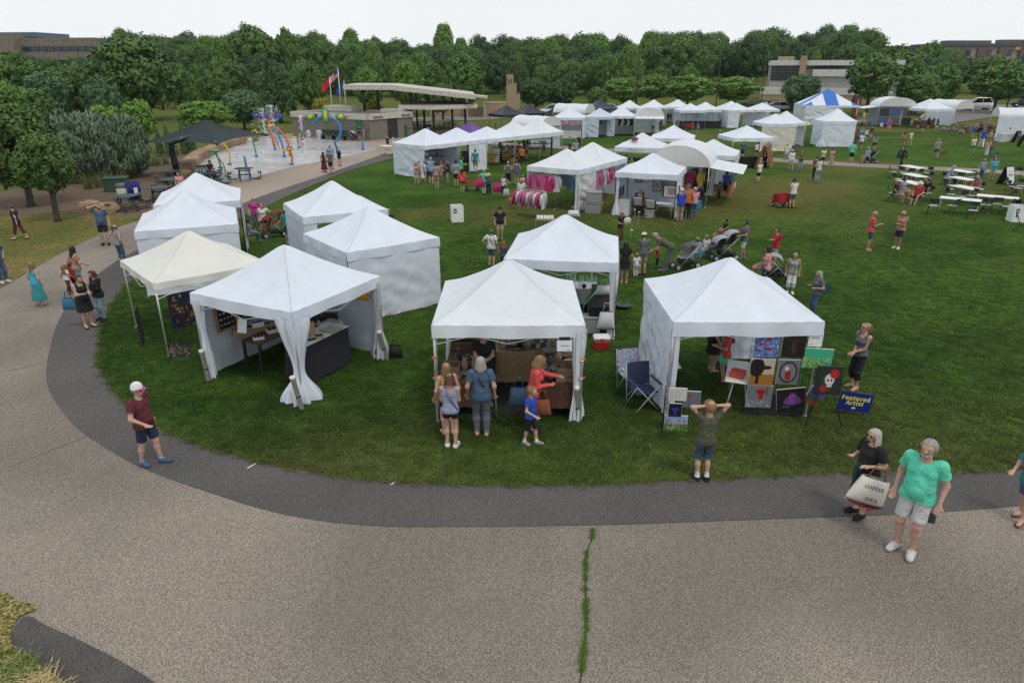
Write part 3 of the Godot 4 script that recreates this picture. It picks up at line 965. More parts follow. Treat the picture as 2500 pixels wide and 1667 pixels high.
func barrel_tent(label: String, x: float, z: float, yaw: float, o := {}) -> Node3D:
	var a: float = o.get("w", 3.05) / 2.0
	var l: float = o.get("l", 3.05) / 2.0
	var e: float = o.get("eave", 2.1)
	var p: float = o.get("peak", 2.95)
	var mat: Material = o.get("mat", vinyl(0.79, 0.82, 0.85))
	var t := thing("barrel_tent",label,"tent",V(x,land(x,z),z),yaw,"round roofed canopies")
	part("roof", grid_mesh(20, 10, func(u, v):
		var an: float = PI * u
		return V(-cos(an) * a,e + sin(an) * (p - e) * (1.0 - 0.05 * sin(PI * v * 2.0) * sin(PI * v * 2.0)),(v * 2.0 - 1.0) * l)),mat,t)
	for s in [-1, 1]:
		part("gable", grid_mesh(20, 4, func(u, v):
			var an: float = PI * u
			return V(-cos(an) * a * 0.99,e + sin(an) * (p - e) * 0.99 * v,s * (l - 0.01))),vinyl(0.70,0.69,0.66),t)
	for q in [[-1, 1], [1, 1], [1, -1], [-1, -1]]:
		part("leg",shared_rod(e,0.022),M(0.6,0.6,0.6,0.4),t,V(q[0] * (a - 0.03),0,q[1] * (l - 0.03)))
	var sides: Dictionary = o.get("walls", {})
	for s in sides:
		var along := l if s % 2 else a
		var out := a if s % 2 else l
		var b := Basis(Vector3.UP, s * PI / 2)
		part("side_wall",wall_sheet(along * 2.0 - 0.04,e,int(absf(x)) + s,0.03),sides[s],t,b * V(0,0,out - 0.012),b)
	for s in o.get("awning", []):
		var along := l if s % 2 else a
		var out := a if s % 2 else l
		var b := Basis(Vector3.UP, s * PI / 2)
		part("awning", grid_mesh(10, 6, func(u, v):
			return b * V((u * 2.0 - 1.0) * along,e - 0.01 - v * 0.25 - 0.05 * sin(PI * v) * sin(PI * u),out + v * o.get("reach",1.3))),mat,t)
	return t

func make_tents() -> void:
	var white := vinyl(0.79, 0.835, 0.92)
	var warm := vinyl(0.78, 0.82, 0.86)
	var cream := vinyl(0.80, 0.785, 0.72)
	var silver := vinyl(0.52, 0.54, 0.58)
	var black := M(0.02, 0.02, 0.022, 0.5)
	tent("white canopy over the pottery stall, nearest the centre of the path",-0.07,-14.2,0,{"mat": warm,"truss": true,"walls": {3: [warm,0.55,1.0,0.02],1: [warm,-1.0,-0.72,0.02]},"curtains": [[1,1,0.3,0.2,0.34,0.35],[-1,-1,0.3,0.26,0.3,0.4],[1,-1,0.24,0.2,0.24,0.4]],"sag": 0.05})
	tent("white canopy over the glass stall, right behind the pottery canopy",1.5,-19.1,-8,{"mat": white,"truss": true,"curtains": [[1,1,0.26,0.16,0.24,0.3],[-1,1,0.26,0.16,0.24,0.3]]})
	tent("white canopy of the painter's stall beside the blue sign",4.75,-14.4,0.5,{"mat": white,"truss": true,"walls": {3: [white,-1.0,1.0,0.1],2: [white,-1.0,-0.4,0.04]},"curtains": [[-1,1,0.2,0.16,0.3,0.3]],"sag": 0.03,"drop": 0.3})
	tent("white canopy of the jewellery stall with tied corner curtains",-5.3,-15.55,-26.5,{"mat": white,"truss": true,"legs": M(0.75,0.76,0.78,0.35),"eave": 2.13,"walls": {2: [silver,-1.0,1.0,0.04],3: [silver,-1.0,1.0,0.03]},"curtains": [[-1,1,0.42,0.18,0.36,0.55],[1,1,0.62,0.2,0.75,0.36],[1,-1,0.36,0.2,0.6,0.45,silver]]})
	tent("fully closed white canopy behind the jewellery stall",-4.35,-20.7,38,{"mat": white,"legs": black,"eave": 2.12,"peak": 3.05,"walls": {0: [white,-1.0,1.0,0.05],1: [white,-1.0,1.0,0.05],2: [white,-1.0,1.0,0.05],3: [white,-1.0,1.0,0.05]}})
	tent("white canopy open to the right, left of the lone paper bin",-6.6,-25.4,29,{"mat": white,"truss": true,"walls": {3: [white,-1.0,1.0,0.04],0: [white,-1.0,-0.7,0.03]},"curtains": [[-1,1,0.3,0.24,0.3,0.4]]})
	tent("cream canopy with stained glass panels hanging from it",-8.75,-18.25,42,{"mat": cream,"truss": true,"eave": 1.95,"peak": 2.85,"size": 2.95,"sag": 0.02,"drop": 0.17,"legs": M(0.78,0.77,0.72,0.5)})
	tent("white canopy with a closed front between the cream canopy and the path",-11.0,-23.1,22,{"mat": white,"walls": {0: [white,-1.0,1.0,0.04],3: [white,-1.0,1.0,0.04]},"truss": true})
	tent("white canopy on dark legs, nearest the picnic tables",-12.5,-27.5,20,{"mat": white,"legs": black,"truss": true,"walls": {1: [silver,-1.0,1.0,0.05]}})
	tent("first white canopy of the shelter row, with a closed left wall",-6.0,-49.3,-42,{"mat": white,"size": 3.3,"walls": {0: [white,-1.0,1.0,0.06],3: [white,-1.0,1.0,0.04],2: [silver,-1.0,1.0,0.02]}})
	tent("second white canopy of the shelter row, left open half way",-4.0,-51.6,-42,{"mat": white,"peak": 3.0,"walls": {1: [white,-0.2,1.0,0.05],3: [white,-1.0,1.0,0.04]}})
	tent("third canopy of the shelter row, low white roof over yellow tables",-1.9,-53.8,-42,{"mat": white,"peak": 2.9})
	tent("fourth canopy of the shelter row, with scalloped valance",0.1,-56.1,-42,{"mat": warm,"peak": 3.15,"scallop": true})
	tent("fifth canopy of the shelter row, at the walk",2.1,-58.4,-42,{"mat": warm,"peak": 3.25,"scallop": true})
	tent("purple canopy behind the shelter row",-3.5,-57.9,-30,{"mat": vinyl(0.11,0.03,0.26),"peak": 2.9})
	tent("black canopy left of the brick tower's foot",-0.6,-82.5,30,{"mat": vinyl(0.012,0.012,0.016,0.1),"legs": black})
	tent("second black canopy, right of the brick tower's foot",2.0,-85.5,30,{"mat": vinyl(0.012,0.012,0.016,0.1),"legs": black})
	barrel_tent("round roofed white canopy behind the fifth canopy of the shelter row",2.2,-66.0,50,{"l": 3.6,"walls": {1: warm}})
	tent("white canopy with pink bunting beyond the walk",6.2,-77.4,-14,{"mat": white,"size": 3.4,"walls": {3: [white,-1.0,1.0,0.03],2: [white,-1.0,1.0,0.03],1: [white,-1.0,1.0,0.04]}})
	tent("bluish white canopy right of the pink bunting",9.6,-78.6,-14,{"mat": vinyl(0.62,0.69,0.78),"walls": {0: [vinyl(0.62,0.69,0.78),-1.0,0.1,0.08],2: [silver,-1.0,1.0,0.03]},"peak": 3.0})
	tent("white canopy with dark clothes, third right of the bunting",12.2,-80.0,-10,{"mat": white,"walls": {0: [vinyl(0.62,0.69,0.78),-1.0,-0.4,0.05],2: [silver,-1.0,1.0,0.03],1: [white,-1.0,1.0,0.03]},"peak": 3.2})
	barrel_tent("round roofed white canopy with an awning before the utility pole",15.6,-81.5,-10,{"w": 3.2,"l": 3.2,"walls": {3: warm,2: warm},"awning": [0]})
	barrel_tent("round roofed white canopy behind the pink bunting canopy",7.5,-86.5,60,{"l": 4.2,"peak": 3.1,"walls": {1: warm}})
	tent("dark navy canopy near the parked cars",11.6,-95.5,10,{"mat": vinyl(0.012,0.018,0.045,0.1),"size": 4.2})
	var i := 0
	for q in [[15.9,-97.5,3.1],[19.5,-99.3,3.1],[22.9,-99.8,3.1],[22.6,-91.3,2.95],[24.9,-92.8,3.05],[29.0,-95.5,3.05],[28.6,-91.8,2.95],[32.2,-92.8,2.95]]:
		tent(["white canopy behind the utility pole","second white canopy along the far road","third white canopy along the far road","small peaked canopy with an open dark table in front","white canopy with a long fringed awning","white canopy half hidden left of the lamp post","white canopy with an open dark front behind the teardrop banner","white canopy right of the teardrop banner"][i],q[0],q[1],-6.0 + i * 2.0,{"mat": white if i % 2 else warm,"peak": q[2],"size": 3.3,"scallop": i in [3,4],"walls": {2: [white,-1.0,1.0,0.03]} if i != 6 else {3: [white,-1.0,1.0,0.03],0: [white,-1.0,-0.1,0.04]}})
		i += 1
	tent("front white canopy of the clothing stall with pink shirts",2.9,-37.3,-32,{"mat": warm,"truss": true,"peak": 3.0,"curtains": [[1,1,0.2,0.2,0.26,0.4]]})
	tent("rear white canopy of the clothing stall",4.55,-39.9,-32,{"mat": warm,"truss": true,"peak": 3.1,"walls": {2: [warm,-1.0,1.0,0.03]},"curtains": [[1,-1,0.2,0.2,0.5,0.4]]})
	tent("white canopy of the framed print stall on the middle lawn",7.1,-35.4,-21,{"mat": white,"legs": black,"peak": 3.0,"truss": true,"walls": {2: [white,-1.0,1.0,0.03],3: [white,-1.0,1.0,0.03],1: [white,-1.0,0.2,0.03]},"curtains": [[-1,1,0.2,0.2,0.45,0.4]]})
	barrel_tent("large round roofed canopy behind the print stall",9.5,-38.9,-21,{"w": 3.3,"l": 3.9,"peak": 3.15,"walls": {3: warm,2: warm},"awning": [1],"reach": 1.7})
	tent("white canopy with closed right wall behind the round roofed one",12.3,-43.2,-21,{"mat": warm,"peak": 2.95,"walls": {1: [warm,-1.0,1.0,0.03],2: [warm,-1.0,1.0,0.03]}})
	tent("white canopy with a purple emblem on its roof",8.7,-47.4,-19,{"mat": warm,"peak": 3.0,"truss": true})
	tent("white canopy behind the emblem canopy, clothes hung below",12.2,-53.8,-16,{"mat": white,"peak": 3.0,"size": 3.2})
	tent("open white canopy before the tall cream wall",17.9,-54.3,4,{"mat": white,"peak": 2.95,"size": 3.2})
	tent("canopy with a tall closed cream front wall",23.9,-65.0,-3,{"mat": white,"peak": 3.2,"eave": 2.4,"walls": {0: [vinyl(0.72,0.69,0.60),-1.0,1.0,0.06],1: [warm,-1.0,1.0,0.03]}})
	tent("white canopy peeking behind the tall cream wall",26.6,-69.6,-3,{"mat": warm,"peak": 3.2,"walls": {1: [warm,-1.0,1.0,0.03]}})
	tent("white canopy with a tall closed white front wall, alone on the right lawn",31.1,-68.9,-6,{"mat": white,"peak": 3.2,"eave": 2.35,"walls": {0: [white,-1.0,1.0,0.04],3: [white,-1.0,1.0,0.04]},"curtains": [[-1,1,0.2,0.2,0.8,0.4]]})
	tent("white canopy directly behind the lone closed one",32.8,-72.4,-6,{"mat": white,"legs": black,"peak": 3.3})
	striped_tent("blue and white striped marquee before the community building",42.6,-98.0,-8)
	barrel_tent("round roofed canopy with photographs, left of the far right row",49.4,-93.5,-5,{"w": 4.6,"l": 3.2,"peak": 3.6,"eave": 2.5,"mat": warm,"walls": {2: silver},"awning": [3],"reach": 1.8})
	tent("white canopy in the middle of the far right row",52.8,-91.2,12,{"mat": white,"size": 4.0,"peak": 3.5,"eave": 2.35,"drop": 0.3})
	barrel_tent("round roofed canopy over the rock pile at the far right",58.5,-96.0,20,{"w": 3.3,"l": 4.2,"peak": 3.2,"walls": {3: warm}})
	barrel_tent("long round roofed canopy cut by the right edge",54.8,-77.0,70,{"w": 3.2,"l": 5.0,"peak": 3.1,"eave": 2.2,"walls": {0: white,3: white}})
	tent("white canopy cut by the right edge beside two chalk boards",57.8,-74.5,10,{"mat": white,"size": 3.4})

func striped_tent(label: String, x: float, z: float, yaw: float) -> void:
	var t := thing("striped_marquee",label,"tent",V(x,land(x,z),z),yaw,"canopies of the art fair")
	var a := 3.3
	var e := 2.5
	var p := 4.5
	for k in 4:
		var b := Basis(Vector3.UP, k * PI / 2)
		var n := 8
		for i in n:
			var u0 := -1.0 + 2.0 * i / n
			var u1 := -1.0 + 2.0 * (i + 1) / n
			var s := ST(true)
			grid(s, 3, 10, func(u, v):
				var xx: float = lerpf(u0, u1, u)
				var top: float = 1.0 - absf(xx)
				var vv: float = v * maxf(top, 0.02)
				return V(xx * a, e + (p - e) * (0.8 * vv + 0.2 * vv * vv), a * (1.0 - vv)))
			part("roof_strip",fin(s),vinyl(0.03,0.16,0.55) if (i + 1) / 2 % 2 == 0 else vinyl(0.79,0.835,0.92),t,Vector3.ZERO,b)
		part("valance", valance(a, e, 0.25, k), vinyl(0.79, 0.835, 0.92), t, Vector3.ZERO, b)
	for q in [[-1, 1], [1, 1], [1, -1], [-1, -1]]:
		part("leg",shared_rod(e,0.03),M(0.6,0.6,0.6,0.4),t,V(q[0] * (a - 0.05),0,q[1] * (a - 0.05)))
	part("side_wall",wall_sheet(a * 2 - 0.1,e - 0.1,2,0.12),vinyl(0.78,0.82,0.86),t,V(0,0,-a + 0.02))
	part("side_wall",wall_sheet(a * 2 - 0.1,e - 0.1,1,0.12),vinyl(0.78,0.82,0.86),t,V(-a + 0.02,0,0),Basis(Vector3.UP,PI / 2))
	part("side_wall",wall_sheet(a * 1.2,e - 0.1,3,0.12),vinyl(0.78,0.82,0.86),t,V(-a * 0.4,0,a - 0.02))

func wall_between(a: Vector3, b: Vector3, y0: float, y1: float, th: float) -> ArrayMesh:
	var s := ST()
	var d := (b - a)
	var m := (a + b) / 2.0
	box(s,V(m.x,(y0 + y1) / 2.0,m.z),V(d.length(),y1 - y0,th),Basis(Vector3.UP,atan2(-d.z,d.x)))
	return fin(s)

func block_mat(key: String,r: float,g: float,b: float,scale := 0.6) -> StandardMaterial3D:
	return tex_mat(key, lin(r, g, b), T.stain, scale, 0.95, T.speck_bump, 0.4)

func make_buildings() -> void:
	var brick := block_mat("grey brick", 0.27, 0.24, 0.205)
	var stucco := block_mat("stucco", 0.74, 0.69, 0.6)
	var steel := M(0.035, 0.05, 0.06, 0.5)
	var gravel := block_mat("roof gravel", 0.20, 0.165, 0.14)
	var L := V(-24.2, 0, -79.0)
	var C := V(-14.9, 0, -73.8)
	var R := V(-11.1, 0, -79.0)
	var B := V(-20.4, 0, -84.2)
	var t := thing("park_building","low grey brick park building with cream fascia beside the splash pad","building")
	for w in [[L, C], [C, R], [R, B], [B, L]]:
		part("wall", wall_between(w[0], w[1], -0.05, 2.05, 0.3), brick, t)
		var out: Vector3 = ((w[0] + w[1]) / 2.0 - (L + R) / 2.0).normalized() * 0.12
		part("fascia", wall_between(w[0] + out, w[1] + out, 2.052, 2.6, 0.34), stucco, t)
	part("roof", slab_mesh(v2([L, C, R, B]), 2.4, 2.5), gravel, t)
	var dr := (R - C).normalized()
	var nr := V(-dr.z, 0, dr.x)
	if nr.dot(C - L) < 0:
		nr = -nr
	var door := part("door",wall_between(C + dr * 2.6 + nr * 0.14,C + dr * 4.1 + nr * 0.14,0.0,2.04,0.06),M(0.02,0.022,0.022),t)
	part("handle",rod(C + dr * 2.8 + nr * 0.2 + V(0,0.9,0),C + dr * 2.8 + nr * 0.2 + V(0,1.2,0),0.02),M(0.5,0.5,0.5,0.3,1.0),door)
	for q in [0.5, 4.6]:
		for i in 6:
			part("glass_block",wall_between(C + dr * (q + i * 0.24) + nr * 0.3,C + dr * (q + i * 0.24 + 0.2) + nr * 0.3,2.15,2.36,0.03),M(0.12,0.14,0.15,0.2),t)
	var dl := (C - L).normalized()
	var nl := V(-dl.z, 0, dl.x)
	if nl.dot(C - R) < 0:
		nl = -nl
	part("notice_board",wall_between(L + dl * 9.2 + nl * 0.2,L + dl * 10.0 + nl * 0.2,0.9,1.95,0.05),M(0.02,0.16,0.07),t)
	for q in [2.6, 8.0]:
		part("wall_light",wall_between(L + dl * q + nl * 0.36,L + dl * (q + 0.35) + nl * 0.36,2.2,2.36,0.12),M(0.25,0.25,0.25),t)
	part("vent",wall_between(L + dl * 3.4 + nl * 0.32,L + dl * 4.0 + nl * 0.32,2.12,2.45,0.06),M(0.02,0.02,0.02),t)
	for q in [[-19.5, -82.5, 4.0, 0.55], [-13.0, -79.5, 2.6, 0.35]]:
		part("roof_curb",box_mesh(q[2],q[3],1.6),stucco,t,V(q[0],2.5 + q[3] / 2.0,q[1]),Basis(Vector3.UP,-0.5))
	var sh := thing("open_shelter","open shelter with a tilted flat roof on dark steel posts","shelter")
	var up := [[-18.6, 5.3], [-13.3, 5.28], [-4.0, 4.28]]
	for i in 2:
		var s := ST()
		var a: Array = up[i]
		var b: Array = up[i + 1]
		var v := []
		for z in [-80.0, -92.0]:
			for p in [a, b]:
				for y in [-0.5, 0.0]:
					v.append(V(p[0] + (0.0 if z > -85 else -1.0), p[1] + y, z))
		for f in [[0,1,3,2],[4,6,7,5],[1,5,7,3],[0,2,6,4],[0,4,5,1],[2,3,7,6]]:
			quad(s, v[f[0]], v[f[1]], v[f[2]], v[f[3]])
		part("roof", fin(s), stucco, sh)
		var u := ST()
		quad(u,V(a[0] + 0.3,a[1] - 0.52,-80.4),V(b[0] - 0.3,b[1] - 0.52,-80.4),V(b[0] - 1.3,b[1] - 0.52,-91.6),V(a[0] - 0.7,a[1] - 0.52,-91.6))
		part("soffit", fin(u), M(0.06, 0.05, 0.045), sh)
	part("lower_roof",slab_mesh(PackedVector2Array([U(-12.5,-79.2),U(-8.5,-77.6),U(-3.9,-81.5),U(-6.5,-90.0),U(-12.5,-90.0)]),2.82,3.24),stucco,sh)
	part("roof_gravel",slab_mesh(PackedVector2Array([U(-12.3,-79.5),U(-8.6,-78.0),U(-4.3,-81.6),U(-6.7,-89.8),U(-12.3,-89.8)]),3.25,3.28),gravel,sh)
	for q in [[-8.8,-80.3,3.0],[-10.9,-89.0,3.0],[-5.6,-86.0,3.0],[-16.8,-82.0,4.95],[-11.5,-82.0,4.8],[-7.0,-84.0,4.3],[-16.8,-90.5,4.9],[-12.0,-90.5,4.8]]:
		part("post", shared_rod(q[2], 0.14), steel, sh, V(q[0], 0, q[1]))
	for q in [[-15.5, -84.0], [-15.2, -87.5], [-12.0, -86.0]]:
		part("ceiling_light",box_mesh(0.5,0.12,0.3,0.02),lamp_mat(),sh,V(q[0],4.76,q[1]))
		var li := OmniLight3D.new()
		li.name = "lamp"
		li.light_energy = 0.5
		li.light_size = 0.2
		li.shadow_enabled = true
		li.position = V(q[0], 4.6, q[1])
		sh.add_child(li, true)
	var tan_brick := block_mat("tan brick", 0.5, 0.37, 0.23)
	var tw := thing("brick_tower","stepped tan brick tower behind the black canopies","tower",V(0,0,-112))
	part("shaft", box_mesh(1.05, 6.3, 1.05), tan_brick, tw, V(-0.3, 3.05, 0))
	part("middle_step", box_mesh(0.5, 5.0, 1.0), tan_brick, tw, V(0.48, 2.4, 0))
	part("lower_step", box_mesh(0.5, 3.5, 0.95), tan_brick, tw, V(0.98, 1.65, 0))
	part("wall", box_mesh(3.2, 2.2, 0.5), tan_brick, tw, V(-2.5, 1.0, 0.3))
	part("wall_cap", box_mesh(3.3, 0.15, 0.6), stucco, tw, V(-2.5, 2.18, 0.3))
	for q in [-0.5, -0.1]:
		part("slot", box_mesh(0.22, 0.7, 0.05), M(0.1, 0.08, 0.06), tw, V(q, 5.2, 0.53))
	var ps := thing("small_pavilion","small open pavilion left of the brick tower","shelter",V(-5.5,0,-112))
	part("roof", box_mesh(3.4, 0.3, 4.0), stucco, ps, V(0, 3.1, 0), Basis(V(0, 0, 1), -0.12))
	for q in [-1.4, 1.3]:
		part("post", box_mesh(0.3, 3.0, 0.3), M(0.35, 0.33, 0.3), ps, V(q, 1.4, 1.5))
	part("back_wall", box_mesh(9.0, 1.4, 0.3), tan_brick, ps, V(-3.0, 0.7, -2))
	for f in [["tall silver flagpole with a striped flag beside the park building",-20.4,-86.0,7.0,0],["silver flagpole with a red flag beside the park building",-21.6,-86.5,6.0,1],["silver flagpole with a blue flag beside the park building",-20.0,-86.8,5.6,2]]:
		var p := thing("flagpole", f[0], "flagpole", V(f[1], 0, f[2]), 0, "flagpoles")
		part("pole",tube_mesh([V(0,0,0),V(0,f[3],0)],[0.07,0.04],8),M(0.6,0.6,0.62,0.3,0.8),p)
		part("finial",lathe_mesh([U(0.0,f[3]),U(0.07,f[3] + 0.06),U(0.0,f[3] + 0.13)],8),M(0.6,0.5,0.2,0.3,1.0),p)
		var cl: Array = [[M(0.5,0.5,0.52),M(0.45,0.03,0.04),M(0.02,0.03,0.14)],[M(0.5,0.02,0.03),M(0.5,0.02,0.03),M(0.5,0.02,0.03)],[M(0.02,0.06,0.25),M(0.02,0.06,0.25),M(0.02,0.06,0.25)]][f[4]]
		var n: int = 7 if f[4] == 0 else 1
		var fl := part("flag", flag_strip(0.0, 1.0 / n, f[3]), cl[1], p)
		for i in range(1, n):
			part("stripe",flag_strip(float(i) / n,float(i + 1) / n,f[3]),cl[0] if i % 2 else cl[1],fl)
		if f[4] == 0:
			var cn := part("canton", flag_strip(0.0, 0.5, f[3], 0.42, 0.012), cl[2], fl)
			cn.name = "canton"
	community_building()
	office_and_shops()
	make_cars()

func lamp_mat() -> StandardMaterial3D:
	if not mats.has("lamp"):
		var m := StandardMaterial3D.new()
		m.albedo_color = Color(1, 0.9, 0.7)
		m.emission_enabled = true
		m.emission = Color(1.0, 0.85, 0.6)
		m.emission_energy_multiplier = 1.5
		mats["lamp"] = m
	return mats["lamp"]

func flag_strip(v0: float, v1: float, top: float, reach := 1.0, lift := 0.0) -> ArrayMesh:
	return grid_mesh(8, 3, func(u, v):
		var x: float = u * reach
		var y: float = lerpf(v0, v1, v)
		return V(-0.05 - x * 0.95,top - 0.1 - y * 0.85 - x * 0.75,0.05 + lift + 0.12 * sin(x * 6.0 + y)))

func community_building() -> void:
	var y := land(60.0, -150.0)
	var b := thing("community_building","white banded community building with a glass wall behind the right lawn","building",V(52.6,y,-149.0),-17.0)
	var white := block_mat("white panel", 0.8, 0.78, 0.74)
	var tan_brick := block_mat("tan brick", 0.5, 0.37, 0.23)
	var grey := block_mat("grey panel", 0.45, 0.43, 0.4)
	var glass := M(0.03, 0.04, 0.045, 0.08)
	part("core", box_mesh(24.0, 7.6, 12.0), grey, b, V(12.0, 3.8, -6.6))
	part("top_band", box_mesh(24.4, 0.95, 12.4), white, b, V(12.0, 7.6, -6.0))
	part("roof_house", box_mesh(3.0, 0.8, 3.0), tan_brick, b, V(2.8, 8.45, -4.0))
	part("chimney_pier", box_mesh(1.15, 9.2, 1.1), tan_brick, b, V(5.9, 4.3, 0.2))
	part("middle_band", box_mesh(13.5, 1.3, 1.6), white, b, V(14.6, 5.75, 0.3))
	part("recess_panel", box_mesh(12.0, 2.0, 0.6), grey, b, V(15.0, 4.1, 0.2))
	part("lower_band", box_mesh(24.0, 1.35, 3.0), white, b, V(10.5, 2.35, 1.0))
	part("brick_base", box_mesh(24.0, 1.95, 2.8), tan_brick, b, V(10.5, 0.72, 1.0))
	for i in 8:
		for j in 5:
			part("pane",box_mesh(0.58,0.5,0.06),glass,b,V(0.45 + i * 0.64,4.5 + j * 0.57,-0.55))
	for i in 9:
		part("mullion",box_mesh(0.07,2.9,0.1),M(0.1,0.1,0.1),b,V(0.12 + i * 0.64,5.65,-0.5))
	for i in 10:
		part("clerestory_pane",box_mesh(1.25,0.72,0.06),glass,b,V(7.4 + i * 1.32,6.78,-0.55))
	for i in 3:
		part("window", box_mesh(1.1, 1.5, 0.06), glass, b, V(16.6 + i * 1.3, 4.2, 0.53))
	part("door", box_mesh(1.6, 1.7, 0.1), M(0.02, 0.02, 0.02), b, V(16.5, 0.7, 2.42))
	for i in 3:
		var d := thing("dumpster",["dark waste container left of the community building's door","dark waste container before the community building's door","dark waste container right of the community building's door"][i],"container",V(62.5 + i * 3.0,land(63,-146),-146.5),0,"waste containers")
		part("body", box_mesh(2.2, 1.4, 1.4, 0.05), M(0.02, 0.03, 0.03), d, V(0, 0.7, 0))
		part("lid", box_mesh(2.25, 0.08, 1.45), M(0.03, 0.035, 0.035), d, V(0, 1.45, 0))

func office_and_shops() -> void:
	var o := thing("office_block","beige concrete office block on the hill at top left","building",V(-118.0,6.0,-185.0),-6.0)
	var conc := block_mat("beige concrete", 0.30, 0.25, 0.195, 0.2)
	var dark := M(0.02, 0.026, 0.035, 0.1)
	part("core", box_mesh(46.0, 7.6, 20.0), dark, o, V(-10.0, 3.8, -11.0))
	part("roof_band", box_mesh(36.0, 2.0, 21.0), conc, o, V(-2.5, 7.2, -10.4))
	part("lower_band", box_mesh(36.0, 1.9, 21.0), conc, o, V(-2.5, 4.1, -10.4))
	part("corner_tower", box_mesh(22.0, 6.4, 4.0), conc, o, V(-15.5, 5.9, 0.6))
	part("penthouse",box_mesh(22.0,1.2,12.0),M(0.08,0.13,0.17,0.3),o,V(-14.0,9.1,-10.0))
	for i in 9:
		part("window",box_mesh(1.9,0.85,0.1),M(0.035,0.045,0.055,0.05),o,V(-3.2 + i * 2.1,5.65,0.1))
	for q in [-2.5, 2.6, 8.0, 13.5]:
		part("column", box_mesh(0.8, 3.6, 0.8), conc, o, V(q, 1.5, -0.4))
	var sh := thing("shop_row","long brick shop building with an orange sign on the far right hill","building",V(182.0,9.0,-300.0))
	var brown := block_mat("brown brick", 0.22, 0.15, 0.12, 0.2)
	var bei := block_mat("shop beige", 0.42, 0.36, 0.31, 0.2)
	part("block", box_mesh(64.0, 7.6, 16.0), bei, sh, V(20.0, 3.0, -8.0))
	for i in 6:
		part("pier", box_mesh(3.4, 7.0, 1.0), brown, sh, V(-9.0 + i * 8.5, 2.6, 0.2))
	for i in 12:
		part("window",box_mesh(2.2,2.4,0.2),M(0.04,0.05,0.06,0.1),sh,V(-5.8 + i * 4.2 + (0.4 if i % 2 else 0.0),4.3,0.1))
	part("roof_band",box_mesh(65.0,1.0,17.0),M(0.08,0.08,0.085),sh,V(20.0,7.2,-7.7))
	part("parapet", box_mesh(18.0, 1.6, 4.0), M(0.11, 0.11, 0.115), sh, V(2.0, 8.0, -1.5))
	part("parapet", box_mesh(22.0, 1.6, 4.0), M(0.11, 0.11, 0.115), sh, V(26.0, 8.3, -1.5))
	part("shop_sign", box_mesh(2.6, 1.2, 0.3), M(0.7, 0.3, 0.02), sh, V(22.5, 5.9, 0.4))
	var ap := thing("apartment_block","grey apartment block on the right hill above the trees","building",V(155.0,9.0,-310.0))
	part("block",box_mesh(42.0,6.0,14.0),block_mat("apartment",0.3,0.29,0.28,0.2),ap,V(2.0,3.2,-7.0))
	part("roof_band", box_mesh(43.0, 0.9, 15.0), M(0.06, 0.06, 0.065), ap, V(2.0, 6.6, -7.0))
	for i in 10:
		part("window",box_mesh(1.8,1.6,0.2),M(0.04,0.05,0.06,0.1),ap,V(-15.5 + i * 3.6,4.6,0.05))

